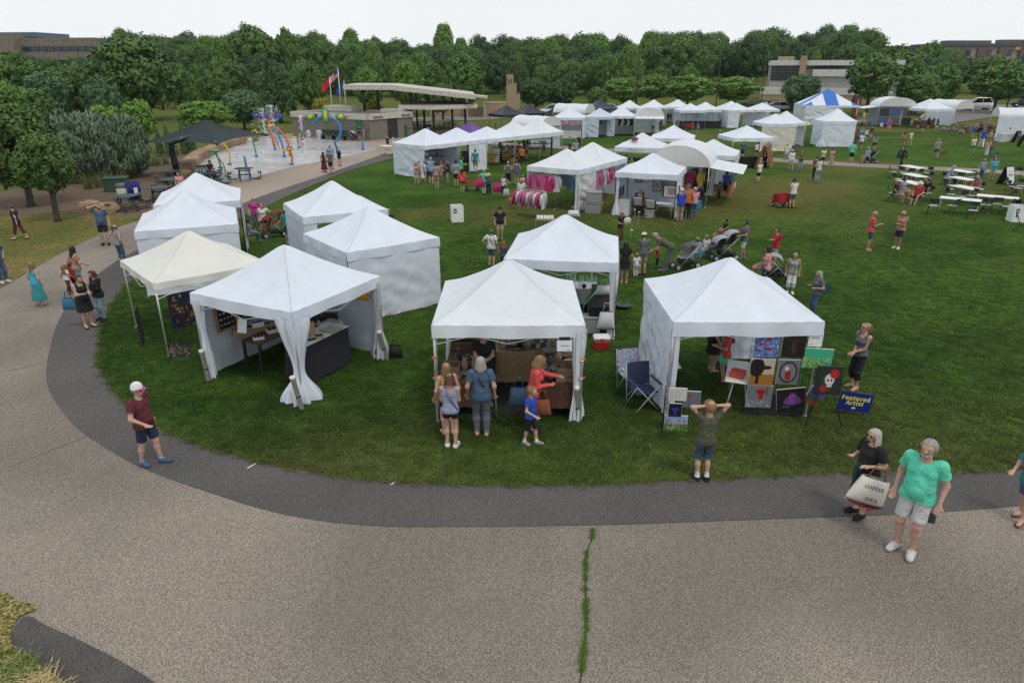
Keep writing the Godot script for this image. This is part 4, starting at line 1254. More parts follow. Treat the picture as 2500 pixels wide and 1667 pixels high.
func car(called: String,label: String,at: Vector3,yaw: float,paint: Material,tall := 1.0) -> void:
	var t := thing(called, label, "car", at, yaw, "parked cars")
	if not shared.has("car body"):
		var s := ST(true)
		var prof := [[-2.2,0.35,0.62,0.78],[-2.1,0.25,0.78,0.86],[-1.4,0.22,0.86,0.9],[-0.5,0.22,0.92,0.92],[0.8,0.22,0.93,0.92],[1.6,0.22,0.95,0.9],[2.1,0.25,0.92,0.86],[2.2,0.38,0.8,0.8]]
		grid(s, 16, 7, func(u, v):
			var q: Array = prof[int(round(v * 7.0))]
			var an: float = u * TAU
			var c: float = cos(an)
			var sn: float = sin(an)
			var x: float = signf(c) * pow(absf(c), 0.35) * q[3]
			var y: float = (q[1] + q[2]) / 2.0 + signf(sn) * pow(absf(sn),0.4) * (q[2] - q[1]) / 2.0
			return V(x, y, q[0]))
		for e in [0, 7]:
			box(s,V(0,(prof[e][1] + prof[e][2]) / 2.0,prof[e][0] * 0.99),V(prof[e][3] * 1.7,(prof[e][2] - prof[e][1]) * 0.8,0.05))
		shared["car body"] = fin(s)
		var c2 := ST()
		var lo := [V(-0.84,0.9,-1.25),V(0.84,0.9,-1.25),V(0.84,0.93,2.0),V(-0.84,0.93,2.0)]
		var hi := [V(-0.66,1.42,-0.35),V(0.66,1.42,-0.35),V(0.66,1.44,1.55),V(-0.66,1.44,1.55)]
		for i in 4:
			quad(c2, lo[i], hi[i], hi[(i + 1) % 4], lo[(i + 1) % 4])
		shared["car glass"] = fin(c2)
		var rf := ST()
		cbox(rf, V(0, 1.45, 0.6), V(1.38, 0.08, 1.98), 0.03)
		for i in 4:
			tube(rf, [lo[i], hi[i]], 0.04, 5)
		for x in [-0.76, 0.76]:
			tube(rf, [V(x * 1.08, 0.92, 0.45), V(x * 0.88, 1.43, 0.5)], 0.045, 5)
		shared["car roof"] = fin(rf)
		var ty := ST(true)
		lathe(ty,[U(0.2,-0.1),U(0.31,-0.1),U(0.33,-0.05),U(0.33,0.05),U(0.31,0.1),U(0.2,0.1)],16,Vector3.ZERO,Basis(V(0,0,1),PI / 2))
		shared["tyre"] = fin(ty)
		var rm := ST(true)
		lathe(rm,[U(0.0,-0.09),U(0.2,-0.1),U(0.2,0.1),U(0.0,0.09)],12,Vector3.ZERO,Basis(V(0,0,1),PI / 2))
		shared["rim"] = fin(rm)
	var sc := Basis.from_scale(V(1, tall, 1))
	part("body", shared["car body"], paint, t, Vector3.ZERO, sc)
	part("windows",shared["car glass"],M(0.015,0.018,0.02,0.05),t,Vector3.ZERO,sc).name = "window_band"
	part("roof", shared["car roof"], paint, t, Vector3.ZERO, sc)
	for q in [[-0.8, -1.4], [0.8, -1.4], [-0.8, 1.35], [0.8, 1.35]]:
		var w := part("wheel",shared["tyre"],M(0.015,0.015,0.015,0.9),t,V(q[0],0.33,q[1]))
		part("rim", shared["rim"], M(0.4, 0.4, 0.42, 0.3, 0.8), w)
	for q in [[-0.6, -2.17, 0], [0.6, -2.17, 0], [-0.66, 2.16, 1], [0.66, 2.16, 1]]:
		part("headlight" if q[2] == 0 else "tail_light",box_mesh(0.3,0.14,0.08,0.02),M(0.8,0.8,0.8,0.1) if q[2] == 0 else M(0.4,0.01,0.01,0.2),t,V(q[0],0.7 * tall,q[1]))

func make_cars() -> void:
	var wt := M(0.75, 0.75, 0.76, 0.2)
	var bk := M(0.012, 0.013, 0.015, 0.15)
	var sv := M(0.4, 0.41, 0.42, 0.25)
	var gr := M(0.02, 0.05, 0.04, 0.2)
	var bl := M(0.02, 0.04, 0.1, 0.2)
	var rd := M(0.3, 0.02, 0.02, 0.2)
	car("parked_car","white sport utility car parked left of the navy canopy",V(6.78,0,-116.57),70,wt,1.15)
	car("parked_car","dark green car parked in front of the white one by the navy canopy",V(6.7,0,-108.54),65,gr)
	car("parked_car","red car half hidden behind the round roofed canopy",V(8.1,0,-114.45),75,rd)
	car("parked_car","silver car showing under the navy canopy",V(15.59,0.03,-121.6),80,sv)
	car("parked_car","black car crossing the car park lane",V(125.58,1.48,-197.6),80,bk)
	car("parked_car","dark pickup at the top of the car park lane, left one",V(185.72,3.04,-301),5,bl,1.15)
	car("parked_car","white car at the top of the car park lane",V(241.43,4.33,-383.68),60,wt)
	car("parked_car","dark car under the trees at the top of the lane",V(201.25,3.28,-313.34),70,bk)
	car("parked_car","white car in the right hand row, farthest one",V(115.76,1.08,-166.83),70,wt)
	car("parked_car","black car in the right hand row, below the white one",V(110.1,0.93,-156.69),65,bk,1.15)
	car("parked_car","dark car at the right edge of the car park",V(92.88,0.52,-130.47),60,bk,1.15)
	car("parked_van","white van parked behind the far right canopies",V(80.79,0.38,-125.14),75,wt,1.35)
	car("parked_car", "silver car behind the white van", V(80.66, 0.42, -129.61), 70, sv)
	car("parked_car","pale car at the far end behind the teardrop banner",V(46.17,0.19,-126.17),80,sv)
	for a in [["brown wooden utility pole above the middle canopies",V(19.49,0,-113.43),10.3,0.16,0],["black lamp post left of the community building",V(33.41,0.04,-118.14),8.6,0.08,1],["black lamp post before the glass wall",V(44.99,0.24,-130.58),8.0,0.08,1],["tall black lamp post in the car park at the right edge",V(79.23,0.26,-115.35),10.6,0.1,1],["thin lamp post beside the brick tower",V(0,0.1,-127.79),4.6,0.05,1]]:
		var p := thing("utility_pole" if a[4] == 0 else "lamp_post",a[0],"pole",a[1],0,"" if a[4] == 0 else "lamp posts")
		part("pole",tube_mesh([V(0,0,0),V(0,a[2],0)],[a[3],a[3] * 0.7],8),tex_mat("pole wood",lin(0.1,0.07,0.05),T.bark,1.0) if a[4] == 0 else M(0.012,0.012,0.014,0.4),p)
		if a[4] == 1:
			part("lamp_head",box_mesh(0.7,0.12,0.3,0.02),M(0.02,0.02,0.022,0.4),p,V(0.25,a[2],0))
	var sg := thing("wayfinding_sign","tall rust brown sign slab by the road","sign",V(50.51,0,-105.8),10)
	part("panel", box_mesh(1.0, 3.2, 0.2, 0.02), M(0.12, 0.03, 0.015), sg, V(0, 1.6, 0))
	part("stripe", box_mesh(0.14, 2.2, 0.02), M(0.5, 0.45, 0.4), sg, V(0.18, 1.7, 0.115))
	var nb := thing("site_sign","white two post site sign behind the parked white car","sign",V(8.94,0.13,-129.86))
	for x in [-0.9, 0.9]:
		part("post", box_mesh(0.08, 2.3, 0.08), M(0.7, 0.7, 0.7), nb, V(x, 1.15, 0))
	part("panel", box_mesh(1.8, 1.1, 0.06), M(0.68, 0.69, 0.68), nb, V(0, 1.7, 0.06))
	part("print_band", box_mesh(1.3, 0.16, 0.01), M(0.1, 0.25, 0.12), nb, V(0, 1.85, 0.097))
	var rp := thing("rock_pile","pile of brown landscape rocks beneath the far right canopies","rocks",V(55.82,0,-84.36))
	var rr := RandomNumberGenerator.new()
	rr.seed = 4
	for i in 70:
		var m := rock(i % 4)
		var c := V(rr.randfn() * 2.8, 0.0, rr.randfn() * 1.6)
		c.y = maxf(0.12, 1.1 - c.length() * 0.28) * rr.randf_range(0.3, 1.0)
		part("rock",m,block_mat("rock %d" % (i % 3),[0.25,0.19,0.3][i % 3],[0.18,0.14,0.23][i % 3],[0.12,0.10,0.16][i % 3],0.8),rp,c,Basis.from_euler(V(rr.randf(),rr.randf() * 6.0,rr.randf())).scaled(Vector3.ONE * rr.randf_range(0.25,0.5)))

func rock(k: int) -> ArrayMesh:
	var key := "rock %d" % k
	if not shared.has(key):
		var n := FastNoiseLite.new()
		n.seed = 80 + k
		n.frequency = 0.9
		var s := ST()
		grid(s, 9, 6, func(u, v):
			var d := V(cos(u * TAU) * sin(v * PI), cos(v * PI), sin(u * TAU) * sin(v * PI))
			var q := V(signf(d.x) * pow(absf(d.x),0.6),signf(d.y) * pow(absf(d.y),0.6) * 0.6,signf(d.z) * pow(absf(d.z),0.6) * 0.8)
			return q * (1.0 + n.get_noise_3dv(d * 1.2) * 0.35))
		shared[key] = fin(s)
	return shared[key]

func pipe(t: Node3D,called: String,pts: Array,r: float,mat: Material) -> MeshInstance3D:
	var c := Curve3D.new()
	for p in pts:
		c.add_point(p)
	var out := []
	var n := pts.size()
	for i in n - 1:
		for k in 5:
			out.append(pts[i].cubic_interpolate(pts[i + 1],pts[maxi(i - 1,0)],pts[mini(i + 2,n - 1)],k / 5.0))
	out.append(pts[n - 1])
	return part(called, tube_mesh(out, r * 0.75, 8), mat, t)

func foot(t: Node3D, at := Vector3.ZERO) -> void:
	part("base_boot",lathe_mesh([U(0.2,0.0),U(0.17,0.05),U(0.09,0.14),U(0.0,0.15)],10),M(0.02,0.09,0.36,0.4),t,at)

func make_splash_pad() -> void:
	var blue := M(0.03, 0.20, 0.52, 0.35)
	var salmon := M(0.62, 0.16, 0.10, 0.4)
	var yellow := M(0.72, 0.47, 0.03, 0.35)
	var green := M(0.05, 0.30, 0.09, 0.35)
	var orange := M(0.70, 0.17, 0.02, 0.4)
	var t := thing("bucket_tree","salmon pole with blue tipping buckets on the splash pad","water toy",V(-21.9,0,-65.15))
	part("mast",tube_mesh([V(0,0,0),V(-0.15,1.3,0),V(-0.3,2.75,0)],[0.1,0.1,0.09],8),salmon,t)
	part("cross_arm", rod(V(-1.3, 2.75, 0), V(0.9, 2.9, 0), 0.09, 8), salmon, t)
	pipe(t, "stay", [V(0.3, 0.0, -0.4), V(0.1, 1.0, -0.2), V(-0.12, 1.5, 0)], 0.06, salmon)
	for q in [-1.3, -0.85, -0.25, 0.55, 0.95]:
		var b := part("bucket",lathe_mesh([U(0.0,0.0),U(0.13,0.0),U(0.2,0.42),U(0.17,0.4),U(0.0,0.2)],10),M(0.02,0.07,0.42,0.35),t,V(q,2.75,0.25),Basis(V(0,0,1),0.25))
		part("hoop", rod(V(-0.18, 0.42, 0), V(0.18, 0.62, 0), 0.03, 6), salmon, b)
	foot(t)
	t = thing("water_arch","tall blue and salmon double arch on the splash pad","water toy",V(-19.26,0,-59.41))
	pipe(t,"blue_pipe",[V(0,0,0),V(-0.05,0.9,0),V(-0.3,1.8,0),V(-0.9,2.5,0)],0.11,blue)
	pipe(t,"salmon_pipe",[V(0.25,0,-1.0),V(0.2,1.0,-0.8),V(-0.05,1.9,-0.4),V(-0.8,2.55,-0.05)],0.1,salmon)
	part("joint_ring",lathe_mesh([U(0.11,-0.08),U(0.19,-0.06),U(0.19,0.06),U(0.11,0.08)],10),yellow,t,V(-0.02,0.55,0))
	part("nozzle",lathe_mesh([U(0.0,-0.12),U(0.17,-0.05),U(0.17,0.08),U(0.0,0.12)],10),yellow,t,V(-0.9,2.5,0))
	foot(t)
	foot(t, V(0.25, 0, -1.0))
	t = thing("spray_cane","curved yellow spray cane at the shade sail's tip","water toy",V(-21.94,0,-54.32))
	pipe(t,"pipe",[V(0,0,0),V(0.12,0.7,0),V(-0.1,1.4,0),V(-0.75,2.1,0)],0.09,yellow)
	foot(t)
	t = thing("spray_mushroom","green spray mushroom nearest the sandstone blocks","water toy",V(-21.88,0,-52.42))
	pipe(t, "stem", [V(0, 0, 0), V(-0.05, 0.6, 0), V(-0.25, 1.2, 0)], 0.09, green)
	part("cap",lathe_mesh([U(0.0,0.18),U(0.3,0.1),U(0.42,0.0),U(0.2,-0.02),U(0.0,0.0)],14),green,t,V(-0.28,1.2,0))
	foot(t)
	t = thing("spray_cane","short bent yellow cane beside the green mushroom","water toy",V(-20.57,0,-50))
	pipe(t, "pipe", [V(0, 0, 0), V(-0.05, 0.5, 0), V(-0.3, 0.95, 0)], 0.07, yellow)
	t = thing("spray_post","blue spray post behind the near picnic table","water toy",V(-19.67,0,-51.73))
	part("post", tube_mesh([V(0, 0, 0), V(-0.06, 0.95, 0)], 0.08, 8), blue, t)
	foot(t)
	t = thing("spray_post","blue spray post at the right tip of the splash pad","water toy",V(-13.7,0,-64.8))
	part("post", tube_mesh([V(0, 0, 0), V(0, 0.95, 0)], 0.08, 8), blue, t)
	foot(t)
	t = thing("spray_hoop","green and yellow hooped post in the middle of the splash pad","water toy",V(-21.61,0,-59.41))
	pipe(t, "post", [V(0, 0, 0), V(-0.08, 0.9, 0), V(-0.15, 1.9, 0)], 0.09, green)
	pipe(t,"hoop",[V(-0.15,1.75,0),V(-0.05,2.1,0),V(0.2,2.15,0),V(0.3,1.9,0),V(0.15,1.65,0)],0.06,yellow)
	foot(t)
	t = thing("spray_creature","orange big eyed spray figure at the front of the splash pad","water toy",V(-17.11,0,-54.32))
	pipe(t, "body", [V(0, 0, 0), V(0.08, 0.5, 0), V(-0.05, 1.15, 0)], 0.11, orange)
	part("head",lathe_mesh([U(0.0,0.08),U(0.36,0.03),U(0.36,-0.05),U(0.0,-0.1)],12),orange,t,V(-0.05,1.15,0))
	for x in [-0.18, 0.12]:
		part("eye",lathe_mesh([U(0.0,0.1),U(0.08,0.0),U(0.0,-0.1)],8),M(0.02,0.02,0.02,0.3),t,V(x,1.32,0.05))
	foot(t)
	t = thing("spray_bow","bent yellow pipe joined to the tall double arch","water toy",V(-19.33,0,-60.9))
	pipe(t,"pipe",[V(0,0,0),V(0.1,0.8,0),V(0.35,1.35,0),V(0.8,1.5,0)],0.09,yellow)
	t = thing("spray_loop","small green loop at the back of the splash pad","water toy",V(-20.08,0,-66.57))
	pipe(t,"loop",[V(0,0,0),V(-0.08,0.9,0),V(0.1,1.3,0),V(0.4,1.3,0),V(0.5,1.0,0)],0.08,green)
	foot(t)
	t = thing("flower_arch","large blue ring with a green and yellow flower over the splash pad","water toy",V(-15.64,0,-63.78))
	var ring := []
	for i in 15:
		var a := deg_to_rad(-62.0 + i * 16.0)
		ring.append(V(-0.95 + cos(a) * 1.25, 1.85 + sin(a) * 1.2, 0))
	ring.push_front(V(-0.15, 0.0, 0))
	part("ring", tube_mesh(ring, 0.1, 8), blue, t)
	for q in [[-0.95,3.05,0.36,0.75,0.0],[-2.3,2.95,0.5,0.3,0.15],[0.4,2.95,0.5,0.3,-0.15]]:
		var pet := part("petal",leaf_disc(q[2],q[3]),green,t,V(q[0],q[1],0.02),Basis(V(0,0,1),q[4]))
		part("petal_centre", leaf_disc(q[2] * 0.5, q[3] * 0.6), yellow, pet, V(0, 0.03, 0.06))
	foot(t, V(-0.15, 0, 0))
	var water := StandardMaterial3D.new()
	water.albedo_color = Color(0.95, 0.97, 1.0, 0.55)
	water.transparency = BaseMaterial3D.TRANSPARENCY_ALPHA
	water.roughness = 0.35
	var i := 0
	for j in [[V(-19.18,0,-66.94),1.5],[V(-20.25,0,-62.15),0.9],[V(-21.55,0,-62.79),1.1],[V(-20.45,0,-57.43),0.8],[V(-17.49,0,-59.41),1.3],[V(-24.51,0,-66.21),0.9],[V(-19.28,0,-62.79),1.2],[V(-17.61,0,-64.8),1.7],[V(-24,0,-71.63),3.6],[V(-24.32,0,-70),3.4],[V(-21.97,0,-56.09),0.7],[V(-20.9,0,-70.81),2.6]]:
		var r := RandomNumberGenerator.new()
		r.seed = 300 + i
		var s := ST()
		var h: float = j[1]
		for k in (160 if h < 3 else 320):
			var a := r.randf() * TAU
			var f := r.randf()
			var vx := r.randf_range(0.05, 0.42) * (1.0 if h < 3 else 2.6)
			var y := h * (1.0 - pow(f * 1.7 - 0.7,2.0) / 1.0) if h < 3 else h * r.randf_range(0.15,1.0)
			var sz := r.randf_range(0.014, 0.04)
			box(s,V(cos(a) * vx * f,maxf(0.02,y),sin(a) * vx * f),V(sz,sz * r.randf_range(1.5,5.0),sz))
		var o := part(numbered("water_spray"), fin(s), water, self, j[0])
		o.set_meta("kind", "stuff")
		tag(o,["tall white jet at the back of the splash pad","low jet by the salmon pole's foot","jet left of the salmon pole","low jet in the middle of the pad","jet near the orange figure","jet at the back left of the pad","jet before the small green loop","jet under the flower ring","high fan of drops over the salmon pole","high fan of drops left of the salmon pole","low jet near the yellow cane","drops falling near the park building"][i],"water")
		i += 1
	var bw := thing("stone_wall","curved wall of tan sandstone blocks round the splash pad","wall")
	var pts := [V(-21.8,0,-46.29),V(-23,0,-49.17),V(-24.22,0,-52.42),V(-25.17,0,-55.32),V(-25.85,0,-57.98),V(-26.37,0,-60.6),V(-26.79,0,-63.12),V(-27.07,0,-65.5),V(-27.34,0,-68.05),V(-27.24,0,-70),V(-27.09,0,-72.06),V(-26.78,0,-73.79)]
	for k in pts.size() - 1:
		var m: Vector3 = (pts[k] + pts[k + 1]) / 2.0
		var d: Vector3 = pts[k + 1] - pts[k]
		var s := ST()
		cbox(s,V(0,0.3,0),V(d.length() - 0.06,0.62 + 0.08 * sin(k * 2.3),0.95 + 0.1 * sin(k * 3.7)),0.07)
		part("stone",fin(s),block_mat("sandstone %d" % (k % 3),[0.43,0.36,0.48][k % 3],[0.29,0.24,0.335][k % 3],[0.17,0.14,0.20][k % 3],0.7),bw,m,Basis(Vector3.UP,atan2(-d.z,d.x)))
	for k in 2:
		var st := single("boulder",rock(k),block_mat("sandstone 2",0.48,0.335,0.20,0.7),["flat tan boulder behind the person shading their eyes","tan boulder between the first boulder and the picnic table"][k],"boulder",[V(-22.17,0,-35.96),V(-20.92,0,-35.3)][k] + V(0,0.2,0),k * 40.0,"tan boulders")
		st.scale = V(0.55, 0.5, 0.4)

func leaf_disc(w: float, h: float) -> ArrayMesh:
	var s := ST(true)
	lathe(s,[U(0.0,0.06),U(0.6,0.05),U(1.0,0.0),U(0.6,-0.05),U(0.0,-0.06)],16,Vector3.ZERO,Basis(V(1,0,0),PI / 2).scaled(V(w,h,1.0)))
	return fin(s)

func picnic_table(label: String, at: Vector3, yaw: float) -> void:
	var t := thing("picnic_table", label, "table", at, yaw, "green picnic tables")
	var g := M(0.022, 0.05, 0.042, 0.55)
	if not shared.has("picnic top"):
		shared["picnic top"] = lathe_mesh([U(0.0,0.76),U(0.56,0.76),U(0.6,0.75),U(0.6,0.72),U(0.0,0.72)],20)
		var s := ST()
		cbox(s, V(0, 0.45, 0.95), V(0.85, 0.05, 0.27), 0.015)
		shared["picnic seat"] = fin(s)
		var f := ST(true)
		tube(f,[V(0,0.72,0.3),V(0,0.1,0.38),V(0,0.04,0.55),V(0,0.04,0.85),V(0,0.1,1.0),V(0,0.43,1.02)],0.024,6)
		shared["picnic frame"] = fin(f)
	part("top", shared["picnic top"], g, t)
	for k in 4:
		var b := Basis(Vector3.UP, k * PI / 2)
		part("seat", shared["picnic seat"], g, t, Vector3.ZERO, b)
		for x in [-0.3, 0.3]:
			part("tube_leg",shared["picnic frame"],M(0.015,0.025,0.022,0.5),t,b * V(x,0,0),b)

func folding_table(label: String,a: Vector3,yaw: float,w: float,d: float,group := "white folding tables",h := 0.74,top: Material = null) -> Node3D:
	var t := thing("folding_table", label, "table", a, yaw, group)
	part("top",box_mesh(w,0.045,d,0.012),top if top else M(0.72,0.70,0.66,0.5),t,V(0,h - 0.022,0))
	for q in [[-1, -1], [1, -1], [1, 1], [-1, 1]]:
		part("leg",rod(V(q[0] * (w / 2 - 0.1),h - 0.05,q[1] * (d / 2 - 0.18)),V(q[0] * (w / 2 - 0.06),0,q[1] * (d / 2 - 0.08)),0.014),M(0.5,0.5,0.48,0.4),t)
	return t

func folding_chair(label: String, at: Vector3, yaw: float) -> void:
	var t := thing("folding_chair", label, "chair", at, yaw, "black folding chairs")
	var k := M(0.015, 0.016, 0.018, 0.45)
	if not shared.has("chair seat"):
		var s := ST()
		cbox(s, V(0, 0.44, 0.02), V(0.4, 0.03, 0.4), 0.012)
		shared["chair seat"] = fin(s)
		shared["chair back"] = grid_mesh(6,3,func(u,v): return V((u - 0.5) * 0.4,0.62 + v * 0.2,-0.25 - 0.03 * sin(PI * u)))
		shared["chair leg front"] = tube_mesh([V(0,0.84,-0.27),V(0,0.44,-0.1),V(0,0.0,0.24)],0.012,5)
		shared["chair leg rear"] = tube_mesh([V(0, 0.44, 0.18), V(0, 0.0, -0.26)], 0.012, 5)
	part("seat", shared["chair seat"], M(0.3, 0.31, 0.31, 0.4), t)
	part("backrest", shared["chair back"], k, t)
	for x in [-0.2, 0.2]:
		part("leg", shared["chair leg front"], k, t, V(x, 0, 0))
		part("leg", shared["chair leg rear"], k, t, V(x * 0.92, 0, 0))

func make_park_things() -> void:
	for a in [["round picnic table nearest the splash pad's front edge",V(-17.94,0,-46.65),20],["round picnic table under the sail beside the sandstone blocks",V(-21.03,0,-47.78),10],["round picnic table in front of the one beside the sandstone blocks",V(-19.16,0,-44.37),35],["round picnic table at the sail's post",V(-22.15,0,-45.39),15],["round picnic table between the sail's post and the white canopy",V(-20.54,0,-41.68),5],["round picnic table right of the blue bin",V(-19.82,0,-38.62),25],["round picnic table nearest the two tan boulders",V(-20.23,0,-35.96),40]]:
		picnic_table(a[0], a[1], a[2])
	var s := thing("shade_sail","dark green four cornered shade sail on one bent post","canopy")
	var cn := [V(-25.82,2.08,-49),V(-18.21,2.56,-43.6),V(-16.29,2.78,-47.5),V(-23.81,2.4,-53)]
	var ap := V(-20.78, 3.72, -48.4)
	var sm := cloth(0.022, 0.034, 0.037)
	for k in 4:
		var a: Vector3 = cn[k]
		var b: Vector3 = cn[(k + 1) % 4]
		part("panel", grid_mesh(10, 10, func(u, v):
			var e := a.lerp(b, u)
			e += (ap - (a + b) / 2.0) * 0.1 * sin(PI * u)
			return e.lerp(ap, v) - V(0, 0.18 * sin(PI * v) * (0.4 + 0.6 * sin(PI * u)), 0)), sm, s)
		part("corner_arm", rod(a, a.lerp(ap, 0.12), 0.07), M(0.012, 0.013, 0.014, 0.4), s)
		part("rafter",rod(a.lerp(ap,0.05) - V(0,0.06,0),ap - V(0,0.3,0),0.06),M(0.012,0.013,0.014,0.4),s)
	var pb := V(-22.26, 0, -46.29)
	part("post",tube_mesh([pb,pb + V(-0.05,1.4,0),pb + V(-0.1,2.35,0),pb + V(0.5,2.6,0.1),ap - V(0,0.9,0)],[0.21,0.21,0.2,0.17,0.12],12),M(0.012,0.013,0.014,0.35),s)
	for y in [1.1, 2.15]:
		part("collar",lathe_mesh([U(0.2,0),U(0.34,0),U(0.34,0.05),U(0.2,0.05)],12),M(0.012,0.013,0.014,0.35),s,pb + V(-0.06,y,0))
	var b := thing("litter_bin","blue slatted litter bin with a white label by the picnic tables","bin",V(-21.4,0,-39.02))
	for k in 22:
		var a := TAU * k / 22.0
		part("slat",rod(V(cos(a) * 0.27,0.05,sin(a) * 0.27),V(cos(a) * 0.36,0.95,sin(a) * 0.36),0.028,5),M(0.012,0.035,0.26,0.35),b)
	part("liner",lathe_mesh([U(0.0,0.03),U(0.24,0.04),U(0.32,0.9),U(0.3,0.9),U(0.0,0.5)],14),M(0.02,0.02,0.03),b)
	part("rim",lathe_mesh([U(0.34,0.9),U(0.38,0.93),U(0.38,0.97),U(0.33,0.96)],20),M(0.012,0.035,0.26,0.35),b)
	part("label_plate",box_mesh(0.2,0.32,0.01),M(0.7,0.72,0.72),b,V(0.26,0.55,0.27),Basis(Vector3.UP,0.7))
	b = thing("ash_bin","stone coloured round bin with a dark lid beside the blue bin","bin",V(-21.99,0,-38.89))
	part("body",lathe_mesh([U(0.0,0.0),U(0.28,0.0),U(0.3,0.7),U(0.0,0.7)],16),block_mat("stucco",0.62,0.57,0.49),b)
	part("lid",lathe_mesh([U(0.0,0.95),U(0.26,0.92),U(0.32,0.8),U(0.31,0.705),U(0.0,0.705)],16),M(0.12,0.12,0.12),b)
	b = thing("utility_box","low dark green utility box in the mulch bed","box",V(-24.08,0,-42.13),15)
	part("body",box_mesh(1.3,0.75,1.0,0.03),M(0.03,0.07,0.045,0.6),b,V(0,0.375,0))
	part("lid",box_mesh(1.36,0.06,1.06,0.02),M(0.035,0.08,0.05,0.5),b,V(0,0.785,0))
	b = thing("long_bench","long dark green bench against the park building","bench",V(-18.77,0,-74.68),-29)
	part("seat", box_mesh(3.6, 0.06, 0.5, 0.02), M(0.02, 0.05, 0.03), b, V(0, 0.45, 0))
	part("backrest",box_mesh(3.6,0.5,0.06,0.02),M(0.02,0.05,0.03),b,V(0,0.75,-0.28))
	for x in [-1.5, 0.0, 1.5]:
		part("leg", box_mesh(0.08, 0.42, 0.45), M(0.015, 0.02, 0.02), b, V(x, 0.21, 0))
	b = thing("litter_bin","blue bin under the low shelter roof","bin",V(-9.66,0,-82.68))
	part("body",lathe_mesh([U(0.0,0.0),U(0.3,0.0),U(0.38,0.95),U(0.3,0.95),U(0.0,0.6)],14),M(0.015,0.04,0.2,0.4),b)
	part("label_plate", box_mesh(0.3, 0.4, 0.01), M(0.65, 0.67, 0.68), b, V(0, 0.5, 0.37))
	b = thing("hand_pump","green drinking post by the park building's right wall","post",V(-11.7,0,-77.99))
	part("column", box_mesh(0.35, 1.3, 0.35, 0.03), M(0.02, 0.1, 0.05), b, V(0, 0.65, 0))
	part("spout", rod(V(0.1, 0.95, 0), V(0.7, 0.9, 0), 0.06), M(0.02, 0.1, 0.05), b)
	var k := 0
	for q in [V(-12.21,0,-90.5),V(-11.94,0,-94.62),V(-8.72,0,-86.72),V(-8.43,0,-91.84),V(-8.26,0,-96.07)]:
		picnic_table("dark picnic table under the low shelter roof", q, k * 30)
		k += 1
	for q in [["white cardboard litter box with a blue label alone on the lawn",V(-2.67,0,-33.04),12.0],["white cardboard litter box with a dark label by the folding tables",V(24.48,0,-33.04),-8.0]]:
		var c := thing("litter_box", q[0], "bin", q[1], q[2], "cardboard litter boxes")
		for f in 4:
			part("panel",box_mesh(0.56,0.78,0.012),M(0.76,0.76,0.74),c,Basis(Vector3.UP,f * PI / 2) * V(0,0.39,0.28),Basis(Vector3.UP,f * PI / 2))
		part("bag", box_mesh(0.53, 0.02, 0.53), M(0.25, 0.2, 0.17), c, V(0, 0.6, 0))
		part("label_plate",box_mesh(0.15,0.2,0.006),M(0.02,0.04,0.14),c,V(-0.12,0.55,0.292))
		part("label_mark",box_mesh(0.07,0.1,0.004),M(0.55,0.6,0.7),c,V(-0.12,0.54,0.298))
	for q in [["white folding table with nobody at it, farthest of the left column",V(27.24,0,-47.4),6.0,0.78,1.83],["white folding table in the middle of the left column",V(25.22,0,-43.54),6.0,0.78,1.6],["white folding table where four people sit",V(23.43,0,-40.52),6.0,0.78,1.6],["white folding table where a grey haired person sits, farthest of the right column",V(29.32,0,-45.39),10.0,0.78,1.6],["white folding table in the middle of the right column",V(27.38,0,-42.13),10.0,0.78,1.5],["empty white folding table, nearest of the right column",V(25.48,0,-38.75),12.0,0.8,1.6],["long white folding table nearest the viewer",V(22.93,0,-35.08),-38.0,1.83,0.76],["long white folding table beside the litter box",V(25.26,0,-35.74),-38.0,1.83,0.76]]:
		folding_table(q[0], q[1], q[2], q[3], q[4])
	k = 0
	for q in [70,120,180,200,-70,90,-80,60,80,-60,-70,90,170,-80,90,80,-70,90,180,-80,150,-150,-40,170,200,150,-120,-60,60,-60,70,80,60,-40]:
		folding_chair("black folding chair " + at_table(k), chair_spots[k], q)
		k += 1
	board("white chalk board on black A-frame beside the folding tables",V(31.74,0,-44.53),20,M(0.66,0.67,0.66),true)
	board("black chalk board with green heading at the right edge",V(51.06,0,-71.63),25,M(0.02,0.03,0.025),false)
	board("maroon A-frame board at the right edge",V(48.93,0,-67.68),30,M(0.16,0.015,0.03),false)
	var tb := thing("teardrop_banner","white teardrop banner before the far canopies","banner",V(33.67,0,-95.34))
	part("pole",tube_mesh([V(0.5,0,0),V(0.5,1.6,0),V(0.35,2.6,0),V(-0.1,3.0,0),V(-0.5,2.7,0)],0.025,6),M(0.02,0.02,0.03),tb)
	var sl := ST()
	slab(sl,PackedVector2Array([U(0.45,0.5),U(0.48,1.6),U(0.4,2.3),U(0.2,2.75),U(-0.1,2.95),U(-0.4,2.85),U(-0.58,2.4),U(-0.5,1.8),U(-0.1,1.0)]),-0.01,0.01)
	part("cloth",fin(sl),cloth(0.7,0.72,0.75),tb,Vector3.ZERO,Basis(V(1,0,0),-PI / 2) * Basis.from_scale(V(1,1,1)))

